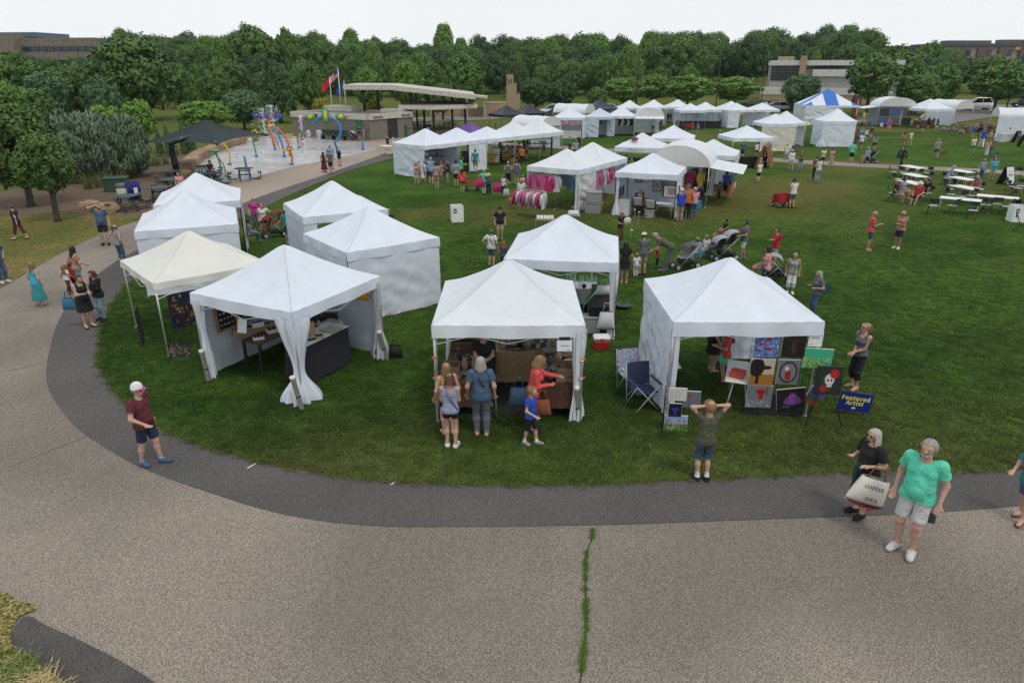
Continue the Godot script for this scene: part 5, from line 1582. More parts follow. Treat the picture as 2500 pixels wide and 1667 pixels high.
var chair_spots := [V(25.73,0,-47.02),V(26.33,0,-46.84),V(26.44,0,-46.29),V(26.89,0,-46.1),V(27.85,0,-46.65),V(24.41,0,-43.87),V(26.47,0,-44.2),V(21.32,0,-38.62),V(22.06,0,-39.15),V(22.33,0,-37.62),V(23.32,0,-38.62),V(27.72,0,-44.2),V(28.56,0,-44.37),V(29.5,0,-44.7),V(26.11,0,-41.38),V(25.31,0,-39.96),V(27,0,-39.96),V(24.31,0,-38.11),V(24.47,0,-37.37),V(25.22,0,-37.74),V(21.41,0,-34.76),V(22.4,0,-34.76),V(22.67,0,-33.53),V(24.02,0,-35.08),V(24.27,0,-34.97),V(24.94,0,-35.19),V(25.03,0,-34.55),V(25.13,0,-34.23),V(23.15,0,-30.77),V(33.6,0,-46.29),V(30.27,0,-41.98),V(29.6,0,-40.8),V(29.5,0,-40.24),V(30.28,0,-41.09)]

func at_table(k: int) -> String:
	for q in [[5,"at the farthest table of the left column"],[7,"at the middle table of the left column"],[11,"at the table where four people sit"],[14,"at the farthest table of the right column"],[17,"at the middle table of the right column"],[20,"at the nearest table of the right column"],[23,"at the long table nearest the viewer"],[28,"at the long table beside the litter box"],[29,"alone at the right edge"]]:
		if k < q[0]:
			return q[1]
	return "by the white chalk board"

func board(label: String, at: Vector3, yaw: float, face: Material, pins: bool) -> void:
	var t := thing("sandwich_board", label, "board", at, yaw, "A-frame boards")
	for s in [-1, 1]:
		var b := Basis(V(1, 0, 0), 0.3 * -s)
		part("frame",box_mesh(0.72,1.2,0.03,0.005),M(0.012,0.02,0.018),t,V(0,0.58,s * 0.19),b)
		if s == 1:
			var p := part("panel", box_mesh(0.62, 1.08, 0.01), face, t, V(0, 0.58, 0.21), b)
			part("heading",box_mesh(0.4,0.09,0.004),M(0.03,0.12,0.06) if not pins else M(0.1,0.11,0.3),p,V(0,0.05 if pins else 0.35,0.008))
			for k in 4:
				part("text_line",box_mesh(0.36 - 0.05 * (k % 2),0.025,0.004),M(0.3,0.32,0.33),p,V(0,0.28 - k * 0.07 - (0.1 if k > 1 and pins else 0.0),0.008))

const UPPER := 0.172
const FORE := 0.150

func net(bones: Array, cell: float, k: float) -> Array:
	var lo: Vector3 = bones[0][0]
	var hi: Vector3 = lo
	for b in bones:
		var r: float = maxf(b[2], b[3]) + cell * 2.5
		for q in 2:
			lo = lo.min(b[q] - Vector3.ONE * r)
			hi = hi.max(b[q] + Vector3.ONE * r)
	var nx := int((hi.x - lo.x) / cell) + 2
	var ny := int((hi.y - lo.y) / cell) + 2
	var nz := int((hi.z - lo.z) / cell) + 2
	var g := PackedFloat32Array()
	g.resize(nx * ny * nz)
	g.fill(9.0)
	var band := cell * 1.8 + k
	for b in bones:
		var a: Vector3 = b[0]
		var ab: Vector3 = b[1] - a
		var ra: float = b[2]
		var dr: float = b[3] - ra
		var inv := 1.0 / maxf(ab.length_squared(), 1e-9)
		var ext: float = maxf(ra, b[3]) + band
		var mn: Vector3 = (a.min(b[1]) - Vector3.ONE * ext - lo) / cell
		var mx: Vector3 = (a.max(b[1]) + Vector3.ONE * ext - lo) / cell
		var x0 := maxi(0, int(mn.x))
		var x1 := mini(nx - 1, int(mx.x) + 1)
		for iz in range(maxi(0, int(mn.z)), mini(nz - 1, int(mx.z) + 1) + 1):
			for iy in range(maxi(0, int(mn.y)), mini(ny - 1, int(mx.y) + 1) + 1):
				var row := (iz * ny + iy) * nx
				var p := V(lo.x + x0 * cell, lo.y + iy * cell, lo.z + iz * cell) - a
				for ix in range(x0, x1 + 1):
					var t := clampf(p.dot(ab) * inv, 0.0, 1.0)
					var d := (p - ab * t).length() - ra - dr * t
					p.x += cell
					var o := g[row + ix]
					var h := k - absf(o - d)
					if h > 0.0:
						g[row + ix] = minf(o, d) - h * h * 0.25 / k
					elif d < o:
						g[row + ix] = d
	var vs := PackedVector3Array()
	var idx := PackedInt32Array()
	idx.resize(g.size())
	idx.fill(-1)
	var tri := PackedInt32Array()
	var off := [0, 1, nx, nx + 1, nx * ny, nx * ny + 1, nx * ny + nx, nx * ny + nx + 1]
	var lim := cell * 1.8
	var f := PackedFloat32Array()
	f.resize(8)
	for iz in nz - 1:
		for iy in ny - 1:
			var i := (iz * ny + iy) * nx - 1
			for ix in nx - 1:
				i += 1
				if absf(g[i]) > lim:
					continue
				var m := 0
				for c in 8:
					f[c] = g[i + off[c]]
					if f[c] < 0.0:
						m |= 1 << c
				if m == 0 or m == 255:
					continue
				var s := Vector3.ZERO
				var n := 0
				for e in EDGES:
					var u: float = f[e[0]]
					var w: float = f[e[1]]
					if (u < 0.0) != (w < 0.0):
						var t := u / (u - w)
						s += CORNER[e[0]].lerp(CORNER[e[1]], t)
						n += 1
				idx[i] = vs.size()
				vs.append(lo + (V(ix, iy, iz) + s / n) * cell)
				var z0 := f[0] < 0.0
				if iy > 0 and iz > 0 and z0 != (f[1] < 0.0):
					face(tri, idx, i, i - nx, i - nx - nx * ny, i - nx * ny, z0)
				if ix > 0 and iz > 0 and z0 != (f[2] < 0.0):
					face(tri, idx, i, i - nx * ny, i - 1 - nx * ny, i - 1, z0)
				if ix > 0 and iy > 0 and z0 != (f[4] < 0.0):
					face(tri, idx, i, i - 1, i - 1 - nx, i - nx, z0)
	return [vs, tri]

const EDGES := [[0,1],[2,3],[4,5],[6,7],[0,2],[1,3],[4,6],[5,7],[0,4],[1,5],[2,6],[3,7]]
const CORNER: Array[Vector3] = [Vector3(0,0,0),Vector3(1,0,0),Vector3(0,1,0),Vector3(1,1,0),Vector3(0,0,1),Vector3(1,0,1),Vector3(0,1,1),Vector3(1,1,1)]

func face(tri: PackedInt32Array,idx: PackedInt32Array,a: int,b: int,c: int,d: int,inner: bool) -> void:
	var q := [idx[a], idx[b], idx[c], idx[d]]
	if q.has(-1):
		return
	if inner:
		q.reverse()
	tri.append_array([q[0], q[1], q[2], q[0], q[2], q[3]])

func normals(vs: PackedVector3Array, tri: PackedInt32Array) -> PackedVector3Array:
	var ns := PackedVector3Array()
	ns.resize(vs.size())
	for i in range(0, tri.size(), 3):
		var n := (vs[tri[i + 2]] - vs[tri[i]]).cross(vs[tri[i + 1]] - vs[tri[i]])
		for c in 3:
			ns[tri[i + c]] += n
	for i in ns.size():
		ns[i] = ns[i].normalized()
	return ns

func arrays_mesh(vs: PackedVector3Array, ns: PackedVector3Array, tri = null) -> ArrayMesh:
	var arr := []
	arr.resize(Mesh.ARRAY_MAX)
	arr[Mesh.ARRAY_VERTEX] = vs
	arr[Mesh.ARRAY_NORMAL] = ns
	if tri != null:
		arr[Mesh.ARRAY_INDEX] = tri
	var m := ArrayMesh.new()
	if vs.size() > 2:
		m.add_surface_from_arrays(Mesh.PRIMITIVE_TRIANGLES, arr)
	return m

func garment(vs: PackedVector3Array,ns: PackedVector3Array,tri: PackedInt32Array,val: PackedFloat32Array,off: PackedFloat32Array) -> ArrayMesh:
	var ov := PackedVector3Array()
	var on := PackedVector3Array()
	for i in range(0, tri.size(), 3):
		var a := [tri[i], tri[i + 1], tri[i + 2]]
		if val[a[0]] <= 0.0 and val[a[1]] <= 0.0 and val[a[2]] <= 0.0:
			continue
		var pv := []
		var pn := []
		for c in 3:
			var p: int = a[c]
			var q: int = a[(c + 1) % 3]
			if val[p] > 0.0:
				pv.append(vs[p] + ns[p] * off[p])
				pn.append(ns[p])
			if (val[p] > 0.0) != (val[q] > 0.0):
				var t := val[p] / (val[p] - val[q])
				pv.append((vs[p] + ns[p] * off[p]).lerp(vs[q] + ns[q] * off[q], t))
				pn.append(ns[p].lerp(ns[q], t))
		for c in range(1, pv.size() - 1):
			for e in [0, c, c + 1]:
				ov.append(pv[e])
				on.append(pn[e])
	return arrays_mesh(ov, on)

func joint(a: Vector3, b: Vector3, l1: float, l2: float, pole: Vector3) -> Array:
	var d := b - a
	var l := clampf(d.length(), 0.001, (l1 + l2) * 0.999)
	var n := d.normalized()
	b = a + n * l
	var x := (l1 * l1 - l2 * l2 + l * l) / (2.0 * l)
	var h := sqrt(maxf(0.0, l1 * l1 - x * x))
	var p := (pole - n * pole.dot(n)).normalized()
	return [a + n * x + p * h, b]

var POSES := {
	"stand": {}, "away": {"L": [0.05, -0.29, 0.05], "R": [0.05, -0.3, 0.03]},
	"walk": {"l": [0.05,0.0,0.14],"r": [0.05,0.02,-0.16],"L": [0.05,-0.29,-0.08],"R": [0.05,-0.28,0.1],"lean": 4.0},
	"stroll": {"l": [0.05,0.0,0.08],"r": [0.05,0.0,-0.09],"L": [0.05,-0.29,-0.02],"R": [0.04,-0.22,0.14]},
	"hold": {"L": [-0.06, -0.14, 0.17], "R": [-0.06, -0.14, 0.17], "hx": 14.0},
	"phone": {"L": [-0.08, -0.07, 0.16], "R": [-0.07, -0.08, 0.16], "hx": 22.0},
	"hip": {"L": [0.03, -0.22, 0.02], "R": [0.06, -0.29, 0.02], "Lp": [1, 0, -0.6]},
	"crossed": {"L": [-0.14, -0.13, 0.1], "R": [-0.13, -0.11, 0.11]},
	"reach": {"L": [0.0, -0.1, 0.28], "R": [-0.05, -0.16, 0.16], "lean": 8.0, "hx": 16.0},
	"point": {"L": [0.1, -0.02, 0.24], "R": [0.03, -0.29, 0.04]},
	"push": {"L": [0.0,-0.17,0.2],"R": [0.0,-0.17,0.2],"l": [0.05,0.0,0.08],"r": [0.05,0.0,-0.08]},
	"bend": {"L": [0.0,-0.22,0.16],"R": [0.0,-0.22,0.16],"lean": 62.0,"back": 0.1,"hx": 10.0,"l": [0.06,0,0.02],"r": [0.06,0,-0.03]},
	"crown": {"L": [-0.045,0.14,0.0],"R": [-0.045,0.14,0.0],"Lp": [1,0.2,0],"Rp": [1,0.2,0]},
	"shade": {"L": [0.05,-0.29,0.03],"R": [-0.045,0.15,0.06],"Rp": [1,0,0.3],"hy": 30.0},
	"sit": {"sit": 0.28,"l": [0.05,0.0,0.27],"r": [0.06,0.0,0.25],"L": [-0.01,-0.22,0.15],"R": [-0.01,-0.22,0.15],"hx": 6.0},
	"sitlean": {"sit": 0.28,"l": [0.05,0.0,0.25],"r": [0.07,0.0,0.28],"L": [-0.05,-0.14,0.2],"R": [-0.03,-0.16,0.2],"lean": 18.0,"hx": 8.0},
	"banjo": {"L": [0.16, -0.13, 0.16], "R": [-0.04, -0.2, 0.14], "hx": 8.0},
	"clasp": {"L": [-0.1, -0.24, 0.13], "R": [-0.1, -0.24, 0.13], "hx": -10.0},
	"tote": {"L": [0.02, -0.15, 0.12], "R": [-0.02, -0.14, 0.14]},
}

func skeleton(pose: Dictionary, b: Dictionary) -> Dictionary:
	var J := {}
	var sit: float = pose.get("sit", 0.525)
	var hipw: float = 0.052 * b.wide
	var back: float = pose.get("back", 0.0)
	J.pelvis = V(0, sit, -back)
	var lean := Basis(V(1, 0, 0), deg_to_rad(pose.get("lean", 0.0)))
	J.waist = J.pelvis + lean * V(0, 0.085, 0)
	J.chest = J.pelvis + lean * V(0, 0.215, 0.0)
	J.neck = J.pelvis + lean * V(0, 0.302, -0.005)
	J.lean = lean
	for s in [[1, "L", "l"], [-1, "R", "r"]]:
		var k: int = s[0]
		var sh: Vector3 = J.pelvis + lean * V(k * 0.108 * b.wide, 0.287, -0.005)
		var hand: Array = pose.get(s[1], [0.045, -0.30, 0.02])
		var pole: Array = pose.get(s[1] + "p", [0.5, -0.35, -1.0])
		var fr := lean if pose.get("lean", 0.0) < 30.0 else Basis(V(1, 0, 0), deg_to_rad(8.0))
		var r := joint(sh,sh + fr * V(k * hand[0],hand[1],hand[2]),UPPER,FORE,V(k * pole[0],pole[1],pole[2]))
		J["sh" + s[1]] = sh
		J["el" + s[1]] = r[0]
		J["wr" + s[1]] = r[1]
		var hp: Vector3 = J.pelvis + V(k * hipw, -0.005, 0)
		var ft: Array = pose.get(s[2], [0.056, 0.0, 0.01 * k])
		var an := V(k * ft[0] * b.wide, 0.045 + ft[1], ft[2] - (0.0 if sit > 0.4 else 0.0))
		var q := joint(hp, an, 0.245, 0.238, V(k * 0.15, 0.1, 1.0))
		J["hp" + s[1]] = hp
		J["kn" + s[1]] = q[0]
		J["an" + s[1]] = q[1]
		J["toe" + s[1]] = V(q[1].x + k * 0.022, maxf(0.018, q[1].y - 0.027), q[1].z + 0.095)
		J["heel" + s[1]] = V(q[1].x, maxf(0.02, q[1].y - 0.025), q[1].z - 0.018)
	var hb := lean * Basis(Vector3.UP,deg_to_rad(pose.get("hy",0.0))) * Basis(V(1,0,0),deg_to_rad(pose.get("hx",0.0) - pose.get("lean",0.0) * 0.7))
	J.head = J.neck + lean * V(0, 0.045, 0.008) + hb * V(0, 0.058, 0.012)
	J.hb = hb
	return J

func figure(pname: String, bname: String, cut: String, fine: bool) -> Dictionary:
	var key := "fig %s %s %s %s" % [pname, bname, cut, fine]
	if shared.has(key):
		return shared[key]
	var b: Dictionary = BUILDS[bname]
	var J := skeleton(POSES[pname], b)
	var w: float = b.wide
	var hs: float = b.head
	var bones := []
	var reg := []      # 0 torso 1 pelvis 2 upper arm 3 forearm 4 thigh 5 calf 6 foot 7 neck
	var lean: Basis = J.lean
	for k in [1, -1]:
		var s := "L" if k == 1 else "R"
		bones.append([J.pelvis + V(k * 0.034 * w,0.005,-0.008),J.waist + lean * V(k * 0.028 * w,0,0.004),0.062 * b.hip,0.058 * b.belly]); reg.append(1)
		bones.append([J.waist + lean * V(k * 0.026 * w,0,0.002),J.chest + lean * V(k * 0.042 * w,0,0.004),0.056 * b.belly,0.060 * w]); reg.append(0)
		bones.append([J.chest + lean * V(k * 0.03,0.02,0),J["sh" + s] + V(-k * 0.012,-0.004,0),0.052,0.036 * w]); reg.append(0)
		bones.append([J["sh" + s], J["el" + s], 0.031 * b.limb, 0.025 * b.limb]); reg.append(2)
		bones.append([J["el" + s], J["wr" + s], 0.025 * b.limb, 0.016]); reg.append(3)
		bones.append([J["hp" + s], J["kn" + s], 0.052 * b.limb, 0.034 * b.limb]); reg.append(4)
		var cm: Vector3 = J["kn" + s].lerp(J["an" + s], 0.32) + V(0, 0, -0.008)
		bones.append([J["kn" + s], cm, 0.032 * b.limb, 0.034 * b.limb]); reg.append(5)
		bones.append([cm, J["an" + s], 0.034 * b.limb, 0.020]); reg.append(8)
		bones.append([J["heel" + s], J["toe" + s], 0.025, 0.020]); reg.append(6)
		bones.append([J["an" + s],J["toe" + s].lerp(J["an" + s],0.4),0.023,0.02]); reg.append(6)
		if not fine:
			var hd0: Vector3 = (J["wr" + s] - J["el" + s]).normalized()
			bones.append([J["wr" + s], J["wr" + s] + hd0 * 0.05, 0.017, 0.018]); reg.append(3)
			bones.append([J["wr" + s] + hd0 * 0.05,J["wr" + s] + hd0 * 0.085 + V(-k * 0.012,0,0.01),0.016,0.011]); reg.append(3)
	if b.belly > 1.1:
		bones.append([J.waist + lean * V(0,-0.03,0.03 * b.belly),J.waist + lean * V(0,0.04,0.025 * b.belly),0.055 * b.belly,0.05 * b.belly]); reg.append(0)
	if bname.begins_with("w"):
		for k in [1, -1]:
			bones.append([J.chest + lean * V(k * 0.036,-0.01,0.046),J.chest + lean * V(k * 0.036,-0.012,0.05),0.036,0.034]); reg.append(0)
	bones.append([J.neck + lean * V(0,-0.02,0),J.head - J.hb * V(0,0.03,0.01),0.036,0.031]); reg.append(7)
	var H: float = b.h
	var cell := (0.0115 if fine else 0.0165) * (1.0 if b.h > 1.4 else 1.15)
	var res := net(bones, cell, 0.02)
	var vs: PackedVector3Array = res[0]
	var tri: PackedInt32Array = res[1]
	var ns := normals(vs, tri)
	var n := vs.size()
	var top_v := PackedFloat32Array()
	var bot_v := PackedFloat32Array()
	var shoe_v := [PackedFloat32Array(), PackedFloat32Array()]
	var sock_v := PackedFloat32Array()
	var top_o := PackedFloat32Array()
	var bot_o := PackedFloat32Array()
	var so := PackedFloat32Array()
	for a in [top_v, bot_v, shoe_v[0], shoe_v[1], sock_v, top_o, bot_o, so]:
		a.resize(n)
	var C := cut.split(" ")     # top bottom shoe
	var sleeve: float = {"tee": 0.095,"tank": -0.005,"long": 0.4,"polo": 0.1,"jacket": 0.4,"none": -0.05,"dress": -0.004,"dresstee": 0.09,"loose": 0.12}[C[0]]
	var hem: float = {"tee": -0.03,"tank": -0.02,"long": -0.03,"polo": -0.03,"jacket": -0.05,"none": 1.0,"dress": -0.1,"dresstee": -0.1,"loose": -0.07}[C[0]]
	var legl: float = {"shorts": 0.2,"long_shorts": 0.245,"short_shorts": 0.1,"pants": 0.47,"capri": 0.36,"none": -1.0,"skirt": -1.0}[C[1]]
	var puff: float = 0.007 if C[0] in ["tank", "dress"] else 0.009
	var inv := lean.inverse()
	for i in n:
		var p := vs[i]
		var best := 9.0
		var bi := 0
		var bt := 0.0
		for j in bones.size():
			var bo: Array = bones[j]
			var a: Vector3 = bo[0]
			var ab: Vector3 = bo[1] - a
			var t := clampf((p - a).dot(ab) / maxf(ab.length_squared(), 1e-9), 0.0, 1.0)
			var d := p.distance_to(a + ab * t) - lerpf(bo[2], bo[3], t)
			if d < best:
				best = d
				bi = j
				bt = t
		var r: int = reg[bi]
		var bl: float = (bones[bi][1] - bones[bi][0]).length()
		var q: Vector3 = inv * (p - J.pelvis)
		var tv := -0.05
		var bv := -0.05
		so[i] = 0.007
		top_o[i] = puff + clampf(0.1 - q.y, 0.0, 0.15) * (0.13 if C[0] != "tank" else 0.08)
		bot_o[i] = 0.008
		shoe_v[0][i] = -0.05
		shoe_v[1][i] = -0.05
		sock_v[i] = -0.05
		if r == 0 or r == 7:
			tv = q.y - hem
			if r == 7 or q.y > 0.22:
				var rad := U(q.x, q.z + 0.004).length()
				var neck := maxf(rad - 0.05, 0.296 - q.y - (0.012 if q.z > 0.02 else 0.0))
				if C[0] in ["tank", "dress"]:
					var ax := absf(q.x)
					neck = 0.262 - q.y
					if ax > 0.045 and ax < 0.09:
						neck = 0.05
					if ax > 0.09:
						neck = 0.23 - q.y
				tv = minf(tv, neck)
			bv = 0.03 - q.y
		elif r == 1:
			tv = q.y - hem
			bv = 0.05 - q.y
		elif r == 2:
			tv = sleeve - bt * bl
			top_o[i] = puff + (0.002 + 0.016 * clampf(bt,0.0,0.6) if C[0] in ["tee","polo","dresstee","loose"] else 0.0)
		elif r == 3:
			tv = sleeve - UPPER - bt * bl
		elif r == 4:
			bv = legl - bt * bl
			if hem < -0.02 and not POSES[pname].has("sit"):
				tv = (p.y - J.pelvis.y) - hem
			bot_o[i] = 0.007 + (0.013 * bt if C[1] != "pants" else 0.004)
		elif r == 5 or r == 8:
			bv = legl - 0.245 - bt * bl - (0.0 if r == 5 else 0.077)
			bot_o[i] = 0.012 if C[1] == "pants" else 0.015
			sock_v[i] = 0.115 - p.y + (J["anL"].y - 0.045 if p.x > 0 else J["anR"].y - 0.045)
		elif r == 6:
			sock_v[i] = 0.05
			var side := 0 if p.x > 0.0 else 1
			var ay: float = J["anL" if side == 0 else "anR"].y
			shoe_v[side][i] = (0.012 if C[2] != "sandal" else -0.022) - (p.y - ay)
			if C[2] == "bare":
				shoe_v[side][i] = -1.0
		if legl < 0.0:
			bv = -0.05
		top_v[i] = tv
		bot_v[i] = bv
	var out := {"J": J}
	var av := PackedVector3Array(vs)
	var an2 := PackedVector3Array(ns)
	var at := PackedInt32Array(tri)
	var hb: Basis = J.hb
	var hc: Vector3 = J.head
	var hbones := []
	for q in [[0,0.016,-0.012,0,0.012,0.008,0.0505,0.049],[0,-0.01,0.012,0,-0.04,0.026,0.038,0.025],[0,0.0,0.052,0,-0.016,0.062,0.006,0.009],[0.049,-0.004,-0.004,0.051,-0.016,-0.002,0.007,0.005],[-0.049,-0.004,-0.004,-0.051,-0.016,-0.002,0.007,0.005],[0.018,-0.012,0.04,-0.018,-0.012,0.04,0.014,0.014],[0.02,0.012,0.044,-0.02,0.012,0.044,0.010,0.010],[0,-0.02,-0.01,0,-0.075,-0.016,0.032,0.03]]:
		hbones.append([hc + hb * V(q[0],q[1],q[2]) * hs,hc + hb * V(q[3],q[4],q[5]) * hs,q[6] * hs,q[7] * hs])
	var add := [net(hbones, 0.006 if fine else 0.0105, 0.012)]
	if fine:
		for k in [1, -1]:
			var s := "L" if k == 1 else "R"
			add.append(net(hand_bones(J["el" + s], J["wr" + s], k), 0.0042, 0.006))
	for m in add:
		var nb := av.size()
		av.append_array(m[0])
		an2.append_array(normals(m[0], m[1]))
		for t in m[1]:
			at.append(t + nb)
	out.body = arrays_mesh(av, an2, at)
	out.top = garment(vs, ns, tri, top_v, top_o) if C[0] != "none" else null
	out.bottom = garment(vs, ns, tri, bot_v, bot_o) if legl > 0.0 else null
	out.shoe = [garment(vs,ns,tri,shoe_v[0],so),garment(vs,ns,tri,shoe_v[1],so)] if C[2] != "bare" else []
	if C.size() > 3 and C[3] == "sock":
		var lo2 := PackedFloat32Array()
		lo2.resize(n)
		lo2.fill(0.004)
		out.sock = garment(vs, ns, tri, sock_v, lo2)
	shared[key] = out
	return out

func hand_bones(el: Vector3, wr: Vector3, k: int) -> Array:
	var d := (wr - el).normalized()
	var side := d.cross(V(0, 0, 1) if absf(d.z) < 0.8 else Vector3.UP).normalized() * k
	var pn := d.cross(side).normalized()
	var o := []
	for i in 4:
		var sp := (i - 1.5) * 0.0105
		o.append([wr + side * sp * 0.5, wr + d * 0.05 + side * sp, 0.0115, 0.0075])
		var l: float = [0.036, 0.042, 0.040, 0.030][i]
		var kn := wr + d * 0.05 + side * sp
		var m := kn + (d + side * (i - 1.5) * 0.06).normalized() * l * 0.55 + pn * 0.004
		o.append([kn, m, 0.0058, 0.0054])
		o.append([m, m + (d * 0.7 + pn * 0.6).normalized() * l * 0.5, 0.0054, 0.0044])
	var tb := wr + d * 0.016 + side * -0.014
	var tm := tb + (d * 0.7 - side * 0.75).normalized() * 0.026
	o.append([tb, tm, 0.009, 0.0066])
	o.append([tm, tm + (d - side * 0.15 + pn * 0.25).normalized() * 0.02, 0.0066, 0.005])
	return o

const BUILDS := {
	"m": {"wide": 1.0, "belly": 0.94, "hip": 0.92, "limb": 0.93, "head": 1.0, "h": 1.75},
	"mb": {"wide": 1.02, "belly": 1.16, "hip": 0.98, "limb": 0.97, "head": 1.02, "h": 1.75},
	"w": {"wide": 0.92, "belly": 0.9, "hip": 0.98, "limb": 0.88, "head": 1.0, "h": 1.65},
	"wb": {"wide": 0.97, "belly": 1.16, "hip": 1.15, "limb": 1.0, "head": 1.02, "h": 1.65},
	"c": {"wide": 0.92, "belly": 0.95, "hip": 0.92, "limb": 0.86, "head": 1.22, "h": 1.3},
	"k": {"wide": 0.98, "belly": 1.1, "hip": 1.05, "limb": 1.0, "head": 1.5, "h": 1.0},
}
const COLS := {
	"maroon": [0.10,0.018,0.026],"navy": [0.014,0.020,0.048],"olive": [0.075,0.078,0.048],"black": [0.012,0.012,0.013],"mint": [0.10,0.56,0.38],"white": [0.72,0.72,0.70],
	"khaki": [0.36,0.29,0.19],"grey": [0.24,0.245,0.25],"slate": [0.10,0.115,0.13],"lavender": [0.27,0.29,0.43],"denim": [0.055,0.095,0.16],"lightdenim": [0.20,0.28,0.36],"coral": [0.66,0.075,0.07],
	"blue": [0.02,0.06,0.40],"sky": [0.20,0.33,0.52],"teal": [0.03,0.22,0.24],"pink": [0.62,0.28,0.28],"magenta": [0.45,0.03,0.26],"red": [0.40,0.02,0.025],"orange": [0.52,0.15,0.03],
	"yellow": [0.66,0.55,0.16],"cream": [0.62,0.57,0.40],"brown": [0.13,0.07,0.035],"tan": [0.42,0.30,0.20],"green": [0.04,0.20,0.10],"aqua": [0.04,0.38,0.48],"rose": [0.30,0.08,0.09],"plum": [0.09,0.015,0.05],
	"silver": [0.50,0.50,0.49],"blond": [0.36,0.22,0.09],"auburn": [0.12,0.045,0.02],"dark": [0.022,0.016,0.013],"redhair": [0.13,0.012,0.02],"straw": [0.52,0.40,0.2],"mustard": [0.40,0.25,0.05],"floral": [0.34,0.30,0.36],"plaid": [0.28,0.33,0.42],"print": [0.42,0.22,0.21],"indigo": [0.05,0.07,0.16],
}
const SKIN := [[0.53, 0.30, 0.215], [0.60, 0.355, 0.265], [0.46, 0.245, 0.17]]

func colour(n: String) -> StandardMaterial3D:
	var c: Array = COLS[n]
	if n in ["floral", "print", "plaid", "indigo", "plum"]:
		return tex_mat("printed " + n,lin(c[0] * 1.8,c[1] * 1.8,c[2] * 1.8),T.turf,0.9,0.9,T.weave,1.0,false)
	return cloth(minf(c[0] * 1.25, 0.78), minf(c[1] * 1.25, 0.78), minf(c[2] * 1.25, 0.78))

func hair_mesh(style: String) -> ArrayMesh:
	var k := "hair " + style
	if not shared.has(k):
		var n := FastNoiseLite.new()
		n.seed = 5
		n.frequency = 1.0
		var long: float = {"short": 0.035,"crop": 0.02,"bob": 0.075,"long": 0.165,"bun": 0.03,"bald": 0.02}[style]
		shared[k] = grid_mesh(40, 18, func(u, v):
			var ph: float = (u - 0.5) * TAU          # 0 at the back of the head
			var front: float = smoothstep(1.65, 2.35, absf(ph))
			var reach: float = lerpf(1.0, 0.30, front)
			var s: float = v * reach
			var th: float = minf(s, 0.5) * PI * 0.98
			if style == "bald":
				th = lerpf(1.0, 1.54, v) if front < 0.5 else lerpf(1.0, 1.02, v)
			var r: float = 0.0555 + 0.006 * n.get_noise_2d(ph * 5.0,v * 3.0) + (0.003 if style != "crop" else 0.0)
			var d := V(sin(ph) * sin(th), cos(th), -cos(ph) * sin(th))
			var p := V(d.x * 0.98, d.y * 1.12 + 0.05, d.z * 1.18 - 0.06) * r
			if s > 0.5:
				var dn: float = (s - 0.5) / 0.5
				var flare: float = 1.0 + 0.22 * dn * (1.0 if style in ["long", "bob"] else -0.6)
				p = V(p.x * flare,p.y - dn * long,p.z * (flare if style != "crop" else 1.0) + 0.004 * n.get_noise_2d(ph * 9.0,v))
			return p)
	return shared[k]

func hat_mesh(style: String) -> ArrayMesh:
	var k := "hat " + style
	if not shared.has(k):
		var s := ST(true)
		if style == "cap":
			lathe(s,[U(0.0,0.082),U(0.03,0.078),U(0.052,0.058),U(0.061,0.03),U(0.062,0.012)],18,V(0,0.006,-0.006))
		else:
			var br := 0.105 if style == "sunhat" else 0.085
			lathe(s,[U(0.0,0.078),U(0.04,0.074),U(0.056,0.05),U(0.06,0.026),U(br,0.014),U(br,0.010),U(0.06,0.02)],20,V(0,0.006,-0.004))
		shared[k] = fin(s)
		shared["cap brim"] = grid_mesh(10, 4, func(u, v):
			var a: float = lerpf(-1.25, 1.25, u)
			return V(sin(a) * 0.056,0.022 - v * 0.008 * cos(a),cos(a) * 0.054 + v * 0.045 * cos(a)))
	return shared[k]

